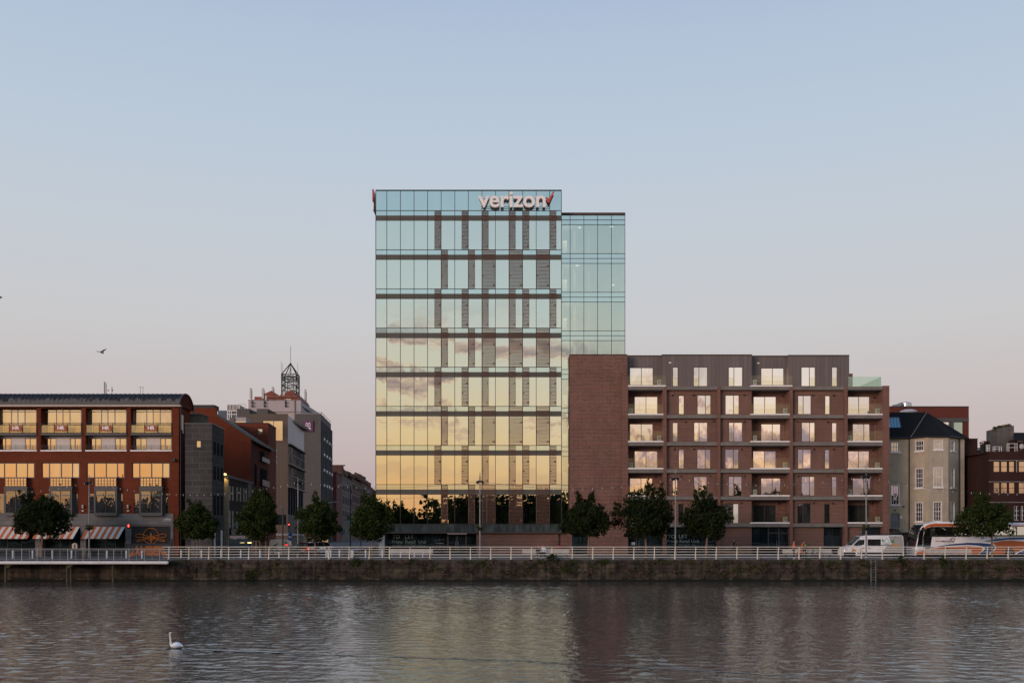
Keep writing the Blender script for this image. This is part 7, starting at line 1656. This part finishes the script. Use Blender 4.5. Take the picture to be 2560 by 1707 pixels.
# ================================================================== bronze workers monument
st = thing('bronze_statue', (X(706,96.5), 96.5, 0), 'dark green bronze statue of two stooping workers hauling a beam', 'statue')
def statue_fig(px, rot, pose):
    tt, _ = person(px, 96.5, 0, rot, 'x', pose, (BRONZE, BRONZE, BRONZE, BRONZE), mats={'body': BRONZE, 'hair': BRONZE})
    ms_ = [c for c in tt.children]; off_ = Vector(tt.location)-Vector(st.location)
    vs, fs = [], []
    for c in ms_:
        b = len(vs); vs += [tuple(v.co+off_) for v in c.data.vertices]; fs += [tuple(b+i for i in p_.vertices) for p_ in c.data.polygons]
        bpy.data.objects.remove(c)
    bpy.data.objects.remove(tt); me = bpy.data.meshes.new('figure'); me.from_pydata(vs, [], fs); me.materials.append(BRONZE); me.polygons.foreach_set('use_smooth', [True]*len(fs)); o = bpy.data.objects.new('figure', me); COL.objects.link(o); o.parent = st
stoop = dict(spi=(0,-.06,1.10), che=(0,-.28,1.25), nec=(0,-.38,1.33), hea=(0,-.48,1.38), cro=(0,-.55,1.45), face=(0,-.6,-.8), shL=(-.18,-.28,1.29), shR=(.18,-.28,1.29), elL=(-.22,-.36,1.0), elR=(.22,-.36,1.0), wrL=(-.15,-.52,.82), wrR=(.15,-.52,.82), haL=(-.12,-.58,.80), haR=(.12,-.58,.80), knL=(-.1,-.2,.52), anL=(-.11,-.06,.09), toL=(-.12,-.22,.035), knR=(.1,.05,.5), anR=(.11,.34,.12), toR=(.12,.22,.035))
statue_fig(680, R(80), stoop)
pull = dict(stoop); pull.update(spi=(0,.02,1.12), che=(0,.0,1.32), nec=(0,-.05,1.42), hea=(0,-.1,1.5), cro=(0,-.12,1.58), face=(0,-.9,-.3), shL=(-.18,0,1.36), shR=(.18,0,1.36), elL=(-.24,-.16,1.1), elR=(.24,-.16,1.1), wrL=(-.14,-.36,.86), wrR=(.14,-.36,.86), haL=(-.12,-.42,.82), haR=(.12,-.42,.82))
statue_fig(742, R(-60), pull)
m_ = MB(); m_.tube(pc(96.4,676,1377.3),pc(96.4,752,1377.3),.07,8); m_.build('beam', BRONZE, st); m_ = MB(); m_.box(X(668,96.5), X(760,96.5), 96.1, 97.3, 0, .03); m_.build('plinth', CONC, st)
# ================================================================== swan and gulls
d_ = 2490*(CZ-WZ)/(1619.5-HY); px_m = d_/F
sw_ = thing('swan', (X(442,d_), d_, WZ), 'white swan with upright neck swimming left on the river', 'swan')
ox, oz = X(442,d_), WZ
SWN = plain('swan_feather', (.85,.84,.84), .8, .06, 5); SWK = plain('swan_neck_feather', (.80,.74,.58), .8, .06, 5)
L = lambda u, v, y=0: ((u-442)*px_m, y, (1619.5-v)*px_m)      # pixel offsets from the waterline -> metres
def sweep(mb, pts, rad, n=12, mis=None):
    rings = []
    for i, c in enumerate(pts):
        a, b = Vector(pts[max(0,i-1)]), Vector(pts[min(len(pts)-1,i+1)]); t = (b-a).normalized(); w_ = Vector((0,1,0)); u = t.cross(w_).normalized()
        base = len(mb.v); rings.append(base)
        for k in range(n): an = 2*math.pi*k/n; mb.v.append(tuple(Vector(c)+w_*(rad[i][0]*math.cos(an))+u*(rad[i][1]*math.sin(an))))
    for i in range(len(pts)-1):
        for k in range(n):
            k2 = (k+1) % n; mb.f.append((rings[i]+k, rings[i]+k2, rings[i+1]+k2, rings[i+1]+k)); mb.m.append(mis[i] if mis else 0)
    for r_, sg in ((rings[0],1),(rings[-1],-1)): mb.f.append(tuple(range(r_,r_+n))[::sg]); mb.m.append(mis[-1] if mis else 0)
m_ = MB(); O = Vector((ox,d_,oz+.03)); SP = [(457.8,1615.2,.012,.010),(455.5,1615.6,.05,.028),(451.5,1615.0,.12,.072),(446.5,1614.2,.165,.105),(441,1613.8,.18,.118),(435.5,1614.3,.165,.104),(431,1615.2,.12,.068),(428.2,1614,.075,.052),(426.9,1610.5,.045,.040),(426.4,1605,.034,.034),(425.8,1598,.030,.030),(425,1591,.030,.029),(424.6,1586.5,.034,.032),(425.2,1583.6,.042,.036),(427,1583,.038,.030),(428.3,1583.8,.022,.02)]
sweep(m_, [tuple(O+Vector(L(a,b_))) for a, b_, _, _ in SP], [(c_,e_) for _, _, c_, e_ in SP], 14, [0]*7+[1]*9)
m_.build('body', [SWN, SWK], sw_, smooth=True)
for s_ in (-1,1):
    me = skin_mesh([L(434,1613.5,s_*.10), L(439,1611.5,s_*.13), L(445,1610.8,s_*.13), L(451.5,1613,s_*.08), L(457.5,1615.3,s_*.02)], [(0,1),(1,2),(2,3),(3,4)], [(.04,.03),(.06,.04),(.06,.04),(.045,.03),(.012,.01)], 2, 2); me.materials.append(SWN); o = bpy.data.objects.new('wing', me); COL.objects.link(o); o.parent = sw_
m_ = MB(); m_.tube((ox+L(427.5,1583.5)[0],d_,oz+L(0,1584)[2]),(ox+L(431.5,1588)[0],d_-.03,oz+L(0,1587.5)[2]),.026,6,.012); m_.build('beak', plain('dark_orange_beak', (.10,.035,.015), .5, .2), sw_)
m_ = MB(); m_.ell((ox+L(452,1618.3)[0],d_-.05,oz+.01), .07, .05, .02, 8, 5); m_.build('tail_shade_blob', plain('dark_tail_shade', (.06,.055,.05), .8, .1), sw_)  # dark blob at the waterline: the shade under the tail put in as colour
# wake: low real ripples trailing to the right of the swan
wk = MB()
def ripple(pts, w_, h_):
    for (a, b) in zip(pts, pts[1:]):
        n_ = 5
        for k in range(n_):
            t0, t1 = -1+2*k/n_, -1+2*(k+1)/n_; z = lambda t: WZ+.018+h_*(1-t*t)
            wk.face([(a[0],a[1]+t0*w_,z(t0)),(b[0],b[1]+t0*w_,z(t0)),(b[0],b[1]+t1*w_,z(t1)),(a[0],a[1]+t1*w_,z(t1))])
def wpt(px, py): dd = F*(CZ-WZ)/(py-HY); return (X(px,dd), dd)
rng = random.Random(2)
def wline(p, q, n_, j): return [wpt(p[0]+(q[0]-p[0])*k/n_, p[1]+(q[1]-p[1])*k/n_+rng.uniform(-j,j)) for k in range(n_+1)]
ripple(wline((458,1621),(700,1630),26,.8), .24, .022); ripple(wline((690,1631),(1300,1651),60,.8), .10, .009); ripple(wline((1300,1651),(2000,1690),60,1), .09, .007); ripple(wline((412,1621),(425,1620),3,.2), .12, .02)
structure(wk.build('swan_wake', WATER, smooth=True))
GULL = plain('gull_grey_feather', (.34,.335,.33), .8, .1)
def gull(px, py, d, label, wl, wr):
    t = thing('flying_gull', pc(d,px,py), label, 'gull', 'gulls in the sky'); c = Vector(pc(d,px,py))
    m_ = MB(); m_.ell(c, .07, .17, .055, 10, 8); m_.ell(c+Vector((.02,-.19,.0)), .035,.05,.035,8,5); m_.tube(c+Vector((0,.14,.0)),c+Vector((-.01,.27,.01)),.035,6,.06); m_.build('body', GULL, t)
    for wv in (wl, wr):
        P_ = [c]+[Vector(pc(d,u,v)) for u, v in wv]; m_ = MB(); ch_ = [.13,.12,.03]
        for i, (a, b) in enumerate(zip(P_, P_[1:])):
            ca, cb = ch_[i], ch_[min(i+1,2)]
            A = [a+Vector((0,-ca,0)), a+Vector((0,ca,0)), b+Vector((0,cb,0)), b+Vector((0,-cb,0))]; m_.face(A); m_.face([p_-Vector((0,0,.015)) for p_ in A[::-1]])
        m_.build('wing', GULL, t)
gull(253.5,880.5,62,'grey gull with raised wings flying above the barrel roof',[(247,878.8),(240,877.6)],[(259,875.5),(266,872)])
gull(-3,742,62,'gull cut off by the photo\'s left edge, only a wing tip showing',[(-10,741),(-18,739)],[(1.5,741.8),(5.5,742.2)])
